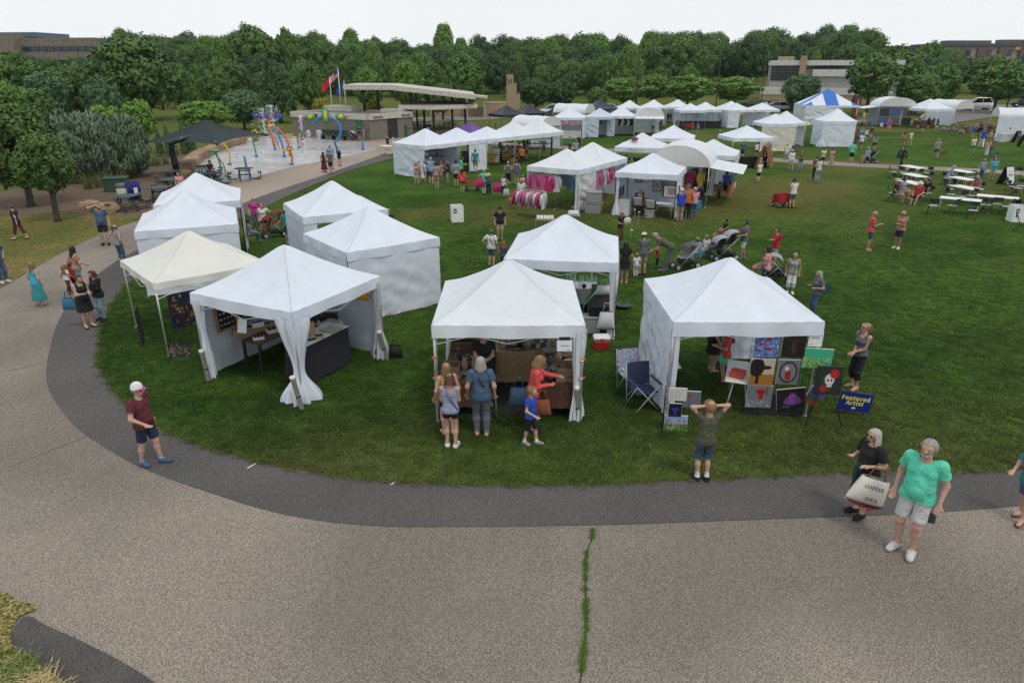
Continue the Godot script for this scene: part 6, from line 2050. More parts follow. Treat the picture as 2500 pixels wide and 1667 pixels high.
func pp(label: String,x: float,z: float,h: float,yaw: float,pose: String,build: String,hair: String,top: String,bottom: String,extra := {}) -> Node3D:
	var hr := hair.split(" ")
	var tp := top.split(" ")
	var bt := bottom.split(" ")
	var shoes: Array = extra.get("shoe", "shoe slate").split(" ")
	var near: bool = extra.get("fine", false)
	var f := figure(pose,build,"%s %s %s%s" % [tp[0],bt[0],shoes[0]," sock" if extra.has("sock") else ""],near)
	var p := thing("person","person " + label,"person",V(x,land(x,z) + extra.get("y",0.0),z),yaw,extra.get("group","visitors to the fair"))
	var sit: bool = POSES[pose].has("sit")
	var sc: float = h if not sit else extra.get("tall", 1.68)
	if pose == "bend":
		sc = 1.75
	var B := Basis.from_scale(Vector3.ONE * sc)
	var J: Dictionary = f.J
	var sk: Array = SKIN[extra.get("skin", int(absf(x * 13.0)) % 3)]
	part("body", f.body, skin_mat(sk), p, Vector3.ZERO, B)
	if f.top:
		part({"jacket": "jacket","dress": "dress_top","dresstee": "dress_top","tank": "tank_top"}.get(tp[0],"shirt"),f.top,colour(tp[1]),p,Vector3.ZERO,B)
	if f.bottom:
		part("trousers" if bt[0] in ["pants","capri"] else "shorts",f.bottom,colour(bt[1]),p,Vector3.ZERO,B)
	if tp[0].begins_with("dress") or bt[0] == "skirt":
		part("skirt", skirt_mesh(extra.get("hem", 0.27)), colour(bt[1]), p, J.pelvis * sc, B)
	for s in f.shoe:
		part("shoe", s, colour(shoes[1]), p, Vector3.ZERO, B)
	if f.has("sock"):
		part("sock", f.sock, colour(extra.sock), p, Vector3.ZERO, B)
	var hs: float = BUILDS[build].head * sc
	var hb: Basis = J.hb
	var hx: Vector3 = J.head * sc
	var HB := hb.scaled_local(Vector3.ONE * hs)
	var hm := hair_mat(hr[1])
	if hr[0] == "pony":
		part("hair", hair_mesh("crop"), hm, p, hx, HB)
		part("ponytail", pony_mesh(), hm, p, hx, HB)
	elif hr[0] != "none":
		part("hair", hair_mesh(hr[0]), hm, p, hx, HB)
	if extra.has("hat"):
		var ht: Array = extra.hat.split(" ")
		var hat := part("hat", hat_mesh(ht[0]), colour(ht[1]), p, hx, HB)
		if ht[0] == "cap":
			part("brim", shared["cap brim"], colour(ht[2] if ht.size() > 2 else ht[1]), hat)
	if near or extra.has("glasses"):
		if extra.has("glasses"):
			part("glasses", glasses_mesh(), M(0.015, 0.015, 0.018, 0.2), p, hx, HB)
		elif near:
			for k in [-1, 1]:
				part("eye",eye_mesh(),M(0.03,0.022,0.02,0.2),p,hx + HB * V(k * 0.02,0.003,0.0505),HB)
		part("mouth",eye_mesh(),M(0.28,0.09,0.08,0.5),p,hx + HB * V(0,-0.034,0.049),HB.scaled_local(V(2.2,0.6,0.6)))
	if extra.has("beard"):
		part("beard", beard_mesh(), hair_mat(extra.beard), p, hx, HB)
	if extra.has("strap"):
		part("bag_strap", strap_mesh(J), colour(extra.strap), p, Vector3.ZERO, B)
	return p

func skin_mat(sk: Array) -> StandardMaterial3D:
	var k := "skin %s" % str(sk)
	if not mats.has(k):
		var m := tex_mat(k, lin(sk[0], sk[1], sk[2]), T.mottle, 3.0, 0.55, null, 1.0, false)
		m.subsurf_scatter_enabled = true
		m.subsurf_scatter_strength = 0.1
	return mats[k]

func hair_mat(n: String) -> StandardMaterial3D:
	var c: Array = COLS[n]
	return tex_mat("hair " + n, lin(c[0], c[1], c[2]), T.bark, 6.0, 0.6, T.weave, 0.6, false)

func eye_mesh() -> ArrayMesh:
	if not shared.has("eye"):
		shared.eye = lathe_mesh([U(0.0,0.0045),U(0.006,0.0028),U(0.0075,0.0),U(0.006,-0.0028),U(0.0,-0.0045)],8)
	return shared.eye

func glasses_mesh() -> ArrayMesh:
	if not shared.has("glasses"):
		var s := ST()
		for k in [-1, 1]:
			cbox(s, V(k * 0.021, 0.004, 0.058), V(0.031, 0.019, 0.005), 0.002)
			tube(s, [V(k * 0.036, 0.008, 0.056), V(k * 0.052, 0.008, 0.0)], 0.0025, 4)
		tube(s, [V(-0.008, 0.007, 0.06), V(0.008, 0.007, 0.06)], 0.0025, 4)
		shared.glasses = fin(s)
	return shared.glasses

func beard_mesh() -> ArrayMesh:
	if not shared.has("beard"):
		var n := FastNoiseLite.new()
		shared.beard = grid_mesh(18, 8, func(u, v):
			var a: float = lerpf(-1.0, 1.0, u)
			var r: float = 0.032 + 0.008 * sin(v * PI) + n.get_noise_2d(u * 60.0, v * 60.0) * 0.003
			return V(sin(a) * (r + 0.012) * (1.0 - v * 0.35),lerpf(-0.036,-0.075,v) * (0.75 + 0.25 * cos(a)),0.016 + cos(a) * r))
	return shared.beard

func pony_mesh() -> ArrayMesh:
	if not shared.has("pony"):
		shared.pony = tube_mesh([V(0,0.03,-0.06),V(0,0.035,-0.085),V(0,0.0,-0.1),V(0,-0.06,-0.09),V(0,-0.11,-0.08)],[0.012,0.018,0.022,0.018,0.004],8)
	return shared.pony

func skirt_mesh(len: float) -> ArrayMesh:
	var k := "skirt %.2f" % len
	if not shared.has(k):
		shared[k] = grid_mesh(36, 10, func(u, v):
			var a: float = u * TAU
			var w: float = lerpf(0.098,0.115 + len * 0.12,smoothstep(0.0,1.0,v)) * (1.0 + 0.05 * v * sin(a * 7.0) + 0.03 * v * sin(a * 3.0 + 1.0))
			return V(cos(a) * w, 0.03 - v * len, sin(a) * w * 0.78))
	return shared[k]

func strap_mesh(J: Dictionary) -> ArrayMesh:
	var a: Vector3 = J.shL + V(-0.035, 0.03, 0)
	var s := ST(true)
	for z in [-1, 1]:
		tube(s,[a,J.chest + V(0.01,0.0,z * 0.085),J.pelvis + V(-0.1,0.02,z * 0.045)],0.008,4)
	return fin(s)

func make_people() -> void:
	var F := {"fine": true}
	pp("in a maroon tee, navy shorts and a white cap walking on the path",-6.73,-11.03,1.65,80,"stroll","mb","crop silver","tee maroon","shorts navy",{"fine": true,"hat": "cap white magenta","shoe": "shoe denim","sock": "grey","glasses": 1,"skin": 1})
	pp("seen from behind in an olive tee with both hands on the head",3.41,-10.48,1.57,186,"crown","c","short blond","tee olive","long_shorts indigo",{"fine": true,"shoe": "shoe black","sock": "white","skin": 1})
	pp("in black with long white hair carrying a big printed bag",5.74,-9.46,1.61,-75,"tote","wb","long white","loose black","long_shorts black",{"fine": true,"shoe": "shoe black","glasses": 1,"skin": 1})
	pp("in a mint green tee and pale shorts holding a dark green leaflet",6.01,-8.55,1.95,-48,"stand","mb","short silver","tee mint","shorts silver",{"fine": true,"beard": "silver","shoe": "shoe silver","skin": 1})
	pp("in a flowered blue top and denim shorts cut by the right edge",8.34,-9.32,1.46,-65,"stroll","wb","bob auburn","loose teal","shorts denim",{"fine": true,"shoe": "sandal brown","skin": 1})
	pp("in a lavender tank top and black shorts, back turned at the pottery",-1.18,-11.64,1.56,176,"hold","w","bob auburn","tank lavender","short_shorts black",{"fine": true,"shoe": "shoe white","strap": "slate","skin": 1})
	pp("in a mustard top with long hair beside the lavender tank top",-1.28,-12.14,1.57,200,"away","w","long blond","tank mustard","short_shorts black",{"fine": true,"shoe": "sandal black"})
	pp("in a blue denim shirt with grey hair, back turned at the pottery",-0.61,-12.10,1.71,183,"away","wb","bob silver","tee denim","pants slate",{"fine": true,"shoe": "sandal brown","skin": 1,"strap": "black"})
	pp("in a coral hooded jacket reaching over the pottery",0.42,-12.27,1.69,95,"reach","w","bob blond","jacket coral","capri cream",{"fine": true,"shoe": "shoe black"})
	pp("in a royal blue tee and black shorts walking past the pottery",0.37,-11.75,1.24,62,"stroll","c","short blond","tee blue","long_shorts black",{"fine": true,"shoe": "shoe grey","sock": "white","skin": 1})
	pp("in a black dress behind the pottery table",-0.61,-13.51,1.79,10,"hold","w","short dark","dresstee black","none black",{"fine": true,"hem": 0.3})
	pp("barefoot in a grey tank top and black leggings beside the painter's canopy",7.91,-14.28,1.62,-72,"clasp","w","pony blond","tank slate","capri black",{"fine": true,"shoe": "bare","glasses": 1,"skin": 1})
	pp("in a black dress inside the painter's stall",4.87,-15.27,1.49,100,"away","wb","bob dark","dresstee black","none black",{"hem": 0.22,"shoe": "sandal tan"})
	pp("in a coral tee and mint skirt inside the painter's stall",4.96,-14.57,1.39,-95,"hold","c","long auburn","tee coral","skirt mint",{"hem": 0.16,"shoe": "shoe plum"})
	pp("in a dark grey tee and jeans carrying a green folder behind the painter's canopy",9.00,-19.25,1.41,-80,"tote","w","bob silver","tee slate","pants denim",{"fine": true})
	pp("in a lilac print blouse and white trousers behind the painter's canopy",9.16,-21.51,1.37,-20,"stand","w","short silver","tee floral","capri white",{"fine": true,"shoe": "shoe white"})
	pp("in a pale pink tee and denim shorts sitting by a grey stroller",8.76,-22.72,0.99,-120,"sit","w","bob dark","tee pink","short_shorts denim",{"y": 0.05})
	pp("in a red tee with folded arms watching the music",9.80,-24.84,1.46,-65,"crossed","m","short dark","tee red","shorts plaid",{"glasses": 1})
	pp("in a navy tee and white shorts pushing a large stroller",8.93,-25.79,1.55,-80,"push","m","short dark","tee slate","shorts silver",{"beard": "dark","glasses": 1})
	pp("in dark green bending over a small child",5.58,-24.17,1.10,-110,"bend","m","short silver","tee olive","pants slate")
	pp("in a grey tee, khaki shorts and a cream cap seen from behind",4.67,-23.68,1.53,190,"hold","m","short auburn","tee slate","shorts khaki",{"hat": "cap cream","shoe": "shoe black"})
	pp("in a black dress with long dark hair and a tan bag",3.86,-22.62,1.49,175,"away","w","long dark","dresstee black","none black",{"hem": 0.18,"strap": "brown","shoe": "sandal tan"})
	pp("of toddler size in white near the grey tee",4.40,-23.42,0.85,200,"stand","k","short blond","tee white","pants silver")
	pp("of toddler size in red below the bending person",5.39,-24.72,0.85,60,"stand","k","short blond","tee red","pants navy")
	pp("in a black shirt and brown trousers playing a banjo",4.57,-28.48,1.39,55,"banjo","m","bald silver","polo black","pants brown",{"beard": "silver","glasses": 1})
	pp("in a printed black tee, khaki shorts and a black hat",-0.52,-29.16,1.42,0,"stand","mb","short dark","tee black","shorts khaki",{"hat": "brim black","skin": 1})
	pp("in a white shirt with a bag strap across the back",-0.77,-24.84,1.40,165,"hip","m","short slate","tee white","shorts slate",{"strap": "black"})
	pp("in a navy flowered top with red hair behind the pottery canopy",-0.30,-24.06,1.15,170,"away","w","long orange","tee indigo","pants navy")
	pp("in a grey shirt inside the glass stall",2.07,-18.79,1.15,170,"hold","m","short dark","tee grey","pants black",{"fine": true})
	pp("in a black top behind the jewellery counter",-4.99,-16.12,1.44,-10,"hold","w","short dark","tee black","pants black",{"fine": true})
	pp("of child size in grey sitting in the group with strollers",7.97,-26.35,0.85,-60,"sit","c","short blond","tee slate","pants slate",{"tall": 1.25})
	pp("of child size in white sitting behind the strollers",7.60,-26.16,0.85,-60,"sit","c","long blond","tee white","pants sky",{"tall": 1.2})
	pp("of child size with long fair hair sitting beside a grey stroller",7.15,-25.79,0.85,-60,"sit","c","long blond","tee sky","pants sky",{"tall": 1.2})
	pp("of child size riding high in the large stroller",8.59,-27.21,0.85,-80,"sit","k","short dark","tee black","pants rose",{"tall": 1.0,"y": 0.55})
	pp("in a coral tee and spotted shorts talking with hands raised",14.47,-27.21,1.62,75,"hold","w","crop silver","tee coral","shorts indigo",{"shoe": "bare","strap": "slate"})
	pp("in a flowered blouse with a navy jacket tied at the waist",15.86,-27.55,1.57,-55,"hold","w","short cream","tee print","shorts navy",{"shoe": "shoe cream","glasses": 1})
	pp("in a white tee and black cap looking down beside a red wagon",14.90,-36.42,1.54,-160,"phone","m","short dark","tee white","shorts slate",{"hat": "cap black","shoe": "shoe black"})
	pp("in a navy top and maroon leggings striding over the dry grass",-21.32,-29.16,1.51,-85,"walk","w","bun auburn","tee navy","capri maroon",{"shoe": "sandal maroon","skin": 1})
	pp("in a blue shirt and jeans at the left edge",-17.61,-22.72,1.56,75,"hip","m","short auburn","tee denim","pants denim",{"shoe": "shoe silver"})
	pp("in a long teal patterned dress with fair hair",-14.75,-20.28,1.39,165,"away","w","long blond","dress aqua","none teal",{"hem": 0.42,"shoe": "sandal tan","skin": 1})
	pp("in a blue tee and black shorts shading the eyes",-17.13,-28.26,1.72,25,"shade","mb","short dark","tee denim","shorts black",{"beard": "dark","shoe": "shoe black","skin": 1})
	pp("in a grey tank top and denim knee pants with a ponytail",-14.78,-25.13,1.50,160,"hip","w","pony slate","tank grey","capri denim",{"shoe": "sandal black","skin": 1})
	pp("in a striped tee and teal shorts holding a child's hand",-14.29,-21.68,1.55,150,"stroll","w","long dark","tee print","short_shorts aqua",{"skin": 1})
	pp("of toddler size with fair hair in a white frock and maroon leggings",-14.59,-21.51,0.95,160,"stroll","k","long blond","tee white","pants maroon")
	pp("of child size in a red tee among the family on the path",-14.48,-21.68,0.99,170,"stand","k","short auburn","tee red","shorts navy")
	pp("in a short black dress reading a leaflet on the path",-12.13,-18.34,1.56,60,"hold","wb","bun auburn","dress black","none black",{"fine": true,"hem": 0.24,"shoe": "sandal black","skin": 1})
	pp("with red hair in a black jacket and pale jeans on the path",-12.04,-18.93,1.53,-25,"hold","w","bob redhair","jacket black","pants lightdenim",{"fine": true,"shoe": "shoe black"})
	pp("in a magenta tee and jeans beside the red stroller",-11.72,-31.03,1.51,30,"hip","w","crop silver","tee magenta","pants denim",{"glasses": 1,"skin": 1})
	pp("in a navy cardigan over white with a hand on the red stroller",-10.88,-29.70,1.49,10,"point","w","bun blond","tee white","short_shorts black",{"skin": 1})
	pp("of child size in grey sitting beside the red stroller",-10.99,-28.19,1.01,130,"sit","c","short dark","tee grey","pants denim",{"tall": 1.3,"y": 0.1})
	pp("in dark green standing at the open canopy's left post",-9.46,-28.41,1.47,170,"away","m","short dark","tee teal","shorts slate",{"shoe": "sandal tan"})
	pp("with white hair in a dark tee behind the closed canopy",-5.13,-28.19,1.53,170,"away","m","crop silver","tee black","shorts slate")
	pp("in green inside the open canopy left of the closed one",-8.31,-27.21,1.16,120,"sit","w","short dark","tee green","pants slate",{"y": 0.1})
	pp("in a purple top sitting at the picnic table by the sandstone blocks",-20.46,-47.02,1.19,60,"sitlean","w","short dark","tee plum","pants black",{"group": "people at the picnic tables"})
	pp("in a turquoise top sitting at the front picnic table",-19.84,-44.53,0.93,100,"sitlean","w","short dark","tee aqua","pants slate",{"group": "people at the picnic tables"})
	pp("in pale pink sitting with head tipped back at the picnic tables",-19.73,-41.09,0.98,10,"sit","w","bun auburn","tee pink","pants slate",{"group": "people at the picnic tables"})
	pp("of child size in pink playing on the splash pad",-19.74,-66.57,1.00,0,"stand","k","short blond","tee coral","shorts magenta",{"shoe": "bare"})
	var g := {"group": "visitors before the shelter row"}
	for a in [
		["in a small tank top and denim shorts with long fair hair",-6.14,-44.53,1.39,20,"phone","w","long blond","tank pink","short_shorts lightdenim"],
		["in beige behind the fair haired person in denim shorts",-6.04,-45.22,1.43,120,"stand","m","short silver","tee tan","shorts tan"],
		["in a white tee and blue shorts at the closed wall",-5.69,-45.39,1.38,110,"stand","w","short blond","tee white","shorts sky"],
		["in a pale blue shirt and brown shorts with back turned",-5.19,-44.53,1.72,160,"hold","mb","short silver","tee sky","shorts brown"],
		["of teen size in a striped shirt with dark stripes",-4.66,-42.75,1.63,170,"stand","c","short dark","tee floral","shorts khaki"],
		["in a pink top with fair hair in the queue",-4.60,-45.57,1.34,-60,"hold","w","long blond","tank pink","shorts khaki"],
		["in a black tee and striped trousers taking a photograph",-4.15,-45.05,1.45,-70,"phone","w","bob blond","tee black","pants floral"],
		["in a chambray shirt, navy shorts and a dark cap",-3.52,-43.71,1.61,175,"away","m","short dark","tee plaid","shorts navy","cap navy"],
		["of teen size in green beside the cap wearer",-3.35,-46.10,1.56,100,"hold","c","short dark","tee mint","shorts slate"],
		["in a red jacket and dark shorts pulling the wooden wagon",-2.96,-41.24,1.44,165,"away","w","long dark","jacket coral","short_shorts navy"],
		["in a dark teal tee and khaki shorts with red hair",-2.61,-49.79,1.64,175,"away","m","short auburn","tee teal","shorts khaki"],
		["in a black vest and white trousers walking off",-2.23,-51.96,1.36,140,"walk","w","bob auburn","tank black","pants white"],
		["in a mint tee and white trousers behind the straw hat",-1.64,-40.66,1.47,160,"hip","w","short cream","tee mint","pants silver"],
		["in a straw hat and dark flowered shirt looking at a phone",-1.38,-40.10,1.33,20,"phone","mb","short silver","tee indigo","pants black","sunhat straw"],
		["in a white tank top and black trousers with a pink bag",-0.47,-39.69,1.30,-30,"hip","w","bob auburn","tank white","pants black"],
		["in a grey tank top and black knee trousers, left of a pair",-0.24,-44.20,1.50,175,"away","wb","crop silver","tank slate","capri black"],
		["in a grey tank top and denim shorts, right of a pair",0.29,-44.20,1.58,180,"away","wb","bun auburn","tank slate","short_shorts lightdenim"],
		["with long fair hair in a white top near the pink shirts",0.64,-41.38,1.06,0,"hold","w","long cream","tank white","shorts khaki"],
		["in a grey blue tank top and black shorts at the yellow tables",0.06,-54.32,1.41,170,"away","w","bob dark","tank slate","short_shorts black"],
		["in a pink top with a dark bag strap at the yellow tables",0.57,-57.16,1.38,175,"away","w","bun dark","tee pink","shorts grey"],
		["in an orange top and navy trousers",0.76,-54.32,1.38,170,"away","w","crop auburn","long orange","pants navy"],
		["in a pale flowered shirt at the scalloped canopy",1.21,-57.71,1.46,165,"stroll","w","bob dark","tee floral","shorts denim"],
		["in a turquoise top and black trousers at the end of the shelter row",2.83,-62.47,1.36,180,"away","w","crop silver","tee aqua","pants black"]]:
		row(a, g)
	pp("in a white shirt sitting by a tan dog at the pink shirts",0.53,-38.37,1.15,-30,"sit","mb","crop silver","tee white","shorts khaki",g)
	for a in [
		["in a long dark flowered dress by the splash pad",-13.51,-50.21,1.43,175,"away","w","long auburn","dress plum","none plum"],
		["in a blue grey shirt and navy shorts by the splash pad",-12.84,-49.37,1.63,170,"stroll","m","short grey","tee slate","shorts navy"],
		["in a blue checked shirt behind the blue grey shirt",-13.39,-51.73,1.76,20,"stand","m","crop silver","tee sky","shorts khaki"],
		["in a black cardigan holding a yellow paper",-13.21,-53.59,1.31,40,"hold","w","crop silver","jacket black","short_shorts black"],
		["in black holding a child at the park building",-15.77,-73.35,1.54,60,"hold","w","bun dark","tee black","shorts rose"],
		["of teen size in grey at the park building's corner",-15.31,-73.35,1.38,-60,"stand","c","short dark","tee grey","shorts khaki"],
		["in a dark tee in front of the park building's door",-12.94,-76.54,1.39,0,"stand","w","bun dark","tee black","shorts grey"],
		["in black with white hair at the side table",-11.40,-64.80,1.23,160,"away","w","crop silver","tee black","short_shorts print"],
		["in white with a bag strap at the side table",-11.05,-65.85,1.25,120,"hold","w","long dark","tee white","shorts slate"],
		["in green far under the shelter",-7.90,-90.50,0.85,0,"stand","m","short dark","tee green","shorts slate"],
		["in a blue print top left of the black canopies",-1.99,-86.72,0.95,0,"stand","w","bob dark","tee denim","shorts slate"]]:
		row(a, {"group": "visitors by the splash pad", "hem": 0.44})
	for a in [
		["in a royal blue polo and khaki shorts at the prints",8.13,-32.94,1.59,175,"hold","mb","crop silver","polo blue","shorts khaki","cap silver"],
		["in a tie dyed shirt and dark hat at the prints",8.52,-33.33,1.72,170,"stand","mb","short silver","tee orange","pants black","brim olive"],
		["in a pale pink shirt and pink cap at the prints",8.98,-33.72,1.51,-170,"hold","m","short silver","tee pink","pants denim","cap pink"],
		["in a blue dress under the round roofed awning",12.29,-39.69,1.53,170,"stand","wb","bob dark","dresstee blue","none navy"],
		["of child size in an orange frock under the awning",12.35,-39.15,1.08,160,"reach","c","long auburn","dress orange","none orange"],
		["of child size in olive under the awning",11.69,-38.89,1.00,170,"stand","k","short dark","tee olive","pants black"],
		["in green with a bag at the closed right wall",13.23,-41.38,1.56,150,"stroll","w","bob dark","tee green","short_shorts khaki"],
		["in a white tee and black shorts beside the wooden A-frame",16.06,-45.22,1.38,-150,"stand","c","short straw","tee white","shorts black"],
		["in olive behind the white tee near the wooden A-frame",16.47,-46.29,1.46,-140,"stand","w","short silver","tee olive","shorts grey"],
		["sitting at the print stall in brown shorts",6.53,-35.08,0.88,60,"sit","m","bald silver","tee tan","shorts khaki"],
		["in black standing under the emblem canopy",8.10,-51.29,1.31,40,"stand","m","short dark","long black","pants black"],
		["sitting in black under the emblem canopy, left one",8.30,-50.64,1.07,30,"sit","w","bob dark","tee black","pants navy"],
		["sitting in black under the emblem canopy, right one",9.01,-50.64,0.95,-30,"sit","m","short dark","tee black","pants navy"]]:
		row(a, {"group": "visitors in the middle of the lawn"})
	for a in [
		["in dark clothes close to a companion in a white tee",20.16,-46.29,1.57,160,"hold","m","short dark","tee brown","pants black"],
		["in a white tee and blue jeans close to a dark dressed companion",19.98,-45.39,1.56,-160,"hold","m","short dark","tee silver","pants lightdenim"],
		["in a white shirt over a grey dress",20.22,-50.64,1.55,10,"stroll","w","crop silver","jacket white","skirt grey"],
		["in an olive top and pale jeans on the walk",20.80,-50.42,1.49,-10,"hold","w","short blond","tee olive","pants lightdenim"],
		["in a yellow top near the cream wall",22.43,-57.43,1.26,170,"away","w","crop auburn","tee cream","skirt sky"],
		["in a navy tee near the cream wall",23.00,-57.43,1.36,175,"away","m","crop tan","tee indigo","shorts slate"],
		["in a cream top and black shorts on the walk",23.76,-53.59,1.37,0,"hold","w","bob auburn","tee cream","shorts black"],
		["in a pale pink top and khaki trousers on the walk",24.11,-52.88,1.41,-10,"phone","w","bob dark","tank pink","capri khaki"],
		["in a tie dyed tee and black shorts at the walk",26.87,-55.57,1.63,140,"stand","m","short auburn","tee mint","long_shorts black"],
		["in black striding on the walk with a green folder",29.41,-52.88,1.53,-70,"walk","m","short dark","long black","pants black"],
		["in a grey tee and olive shorts walking a small dog",35.15,-58.26,1.60,170,"stroll","m","crop silver","tee grey","shorts olive"],
		["in a patterned top with a black bag on the right lawn",37.88,-68.43,1.33,160,"stroll","w","long dark","tee print","short_shorts denim"],
		["in a yellow tee and khaki trousers on the right lawn",38.06,-67.68,1.50,-160,"stroll","m","short auburn","tee yellow","pants khaki"],
		["in a grey top and short black skirt",33.10,-64.46,1.44,160,"stroll","w","long auburn","tee grey","skirt black"],
		["in a white tee and dark shorts near the lone closed canopy",32.03,-64.80,1.52,170,"stroll","w","short dark","tee white","shorts slate"],
		["in white and denim behind the lone closed canopy",36.38,-72.91,1.33,170,"away","w","bob auburn","tank white","shorts denim"],
		["in a dark red tee behind the lone closed canopy",38.70,-76.54,1.23,150,"stand","m","crop silver","tee maroon","pants tan"],
		["in turquoise beside the lone closed canopy",34.45,-70.00,1.55,175,"away","w","crop silver","tee aqua","shorts denim"],
		["in rose beside the lone closed canopy",34.05,-70.00,1.51,140,"hold","w","bob dark","tee rose","pants slate"],
		["in a maroon backpack and grey shorts by the photographs",44.32,-83.79,1.61,175,"stroll","m","crop auburn","tee magenta","shorts silver"],
		["in white and red by the photographs",43.69,-84.36,1.16,170,"stand","w","short cream","tee white","shorts red"],
		["in black on the road, left of the photographs",51.37,-100.71,1.53,175,"away","m","short dark","tee black","shorts slate"],
		["in rose on the road beside the black one",51.42,-101.52,1.49,180,"stand","w","crop silver","tee rose","shorts slate"],
		["in yellow on the road by the sign slab",49.46,-100.71,1.48,175,"stand","w","bob blond","tee yellow","shorts cream"],
		["in white on the road by the sign slab",49.60,-99.91,1.36,175,"stand","m","crop silver","tee tan","shorts silver"],
		["in blue with a green bag below the sign slab",44.99,-89.85,1.37,170,"stand","m","short dark","tee teal","pants denim"],
		["in pale blue with black trousers below the sign slab",45.01,-91.84,1.20,140,"stroll","w","bob blond","tee sky","pants black"],
		["in a navy shirt under the middle far right canopy",50.78,-89.21,1.56,170,"hold","m","short dark","tee slate","shorts navy"],
		["in black under the middle far right canopy",52.01,-89.21,1.41,170,"hold","w","bob dark","tee black","shorts black"],
		["in green and blue under the middle far right canopy",53.37,-90.50,1.24,160,"stand","w","bob auburn","tee olive","pants denim"],
		["in black with white shorts right of the middle far right canopy",50.62,-84.94,1.49,-150,"stroll","w","bob dark","tee black","shorts white"],
		["in grey at the rock pile",51.79,-83.79,1.33,60,"bend","m","crop silver","tee grey","pants slate"],
		["in a navy shirt before the rock pile",49.70,-76.54,1.35,175,"hip","mb","short silver","tee blue","shorts khaki"],
		["in cream and dark green shorts on the right lawn",40.21,-61.52,1.51,0,"stroll","w","long blond","tee cream","shorts green"],
		["in bright blue with white trousers on the right lawn",43.99,-66.21,1.84,160,"walk","w","bob blond","tee blue","pants white"],
		["in beige behind the bright blue one",47.22,-70.00,1.36,0,"stand","w","short blond","tank tan","shorts slate"],
		["in pale pink with a green bag on the right lawn",40.48,-60.00,1.38,150,"stroll","w","long blond","tee pink","pants white"],
		["in dark blue and jeans beside the pale pink one",41.42,-60.90,1.37,160,"stroll","w","bob blond","tee slate","pants denim"],
		["in lavender and jeans leaning on the walk",31.63,-46.84,1.34,-50,"stroll","wb","short silver","loose lavender","pants denim"],
		["in a turquoise tee on the walk",31.96,-46.29,1.49,-30,"hold","m","short tan","tee aqua","shorts khaki"],
		["in black with a cap behind the turquoise tee",34.64,-50.21,1.37,-60,"walk","m","short dark","tee slate","pants black","cap black"],
		["in a white top at the far right canopies",50.72,-72.48,1.40,150,"hold","w","short dark","tee white","pants denim"]]:
		row(a, {"group": "visitors on the right lawn", "hem": 0.22})
	pp("in a blue flowered top resting on a rollator seat",27.89,-55.07,1.31,-80,"sit","wb","short cream","tee sky","shorts navy",{"group": "visitors on the right lawn"})
	var st := {"group": "people at the folding tables", "y": 0.0}
	pp("in a black tee and straw hat sitting at the folding tables",21.22,-38.11,1.12,50,"sit","mb","short silver","tee black","shorts grey",{"hat": "sunhat straw","group": "people at the folding tables","glasses": 1})
	pp("in a white and blue shirt sitting beside the straw hat",22.17,-39.15,0.94,40,"sit","w","bob dark","tee lavender","shorts tan",st)
	pp("in a red shirt and white hat sitting at the folding tables",22.06,-37.37,1.15,-50,"sit","mb","short silver","tee red","long_shorts navy",{"hat": "sunhat cream","group": "people at the folding tables"})
	pp("in a black tee sitting beside the red shirt",23.55,-39.02,0.96,-70,"sitlean","m","short dark","tee black","shorts slate",st)
	pp("in a blue flowered blouse sitting with white hair",27.97,-44.53,1.13,70,"sitlean","w","bob silver","tee sky","pants black",st)
	pp("in a rose tank top with long pale hair sitting",26.93,-39.96,1.01,-60,"sitlean","wb","long silver","tank rose","shorts silver",st)
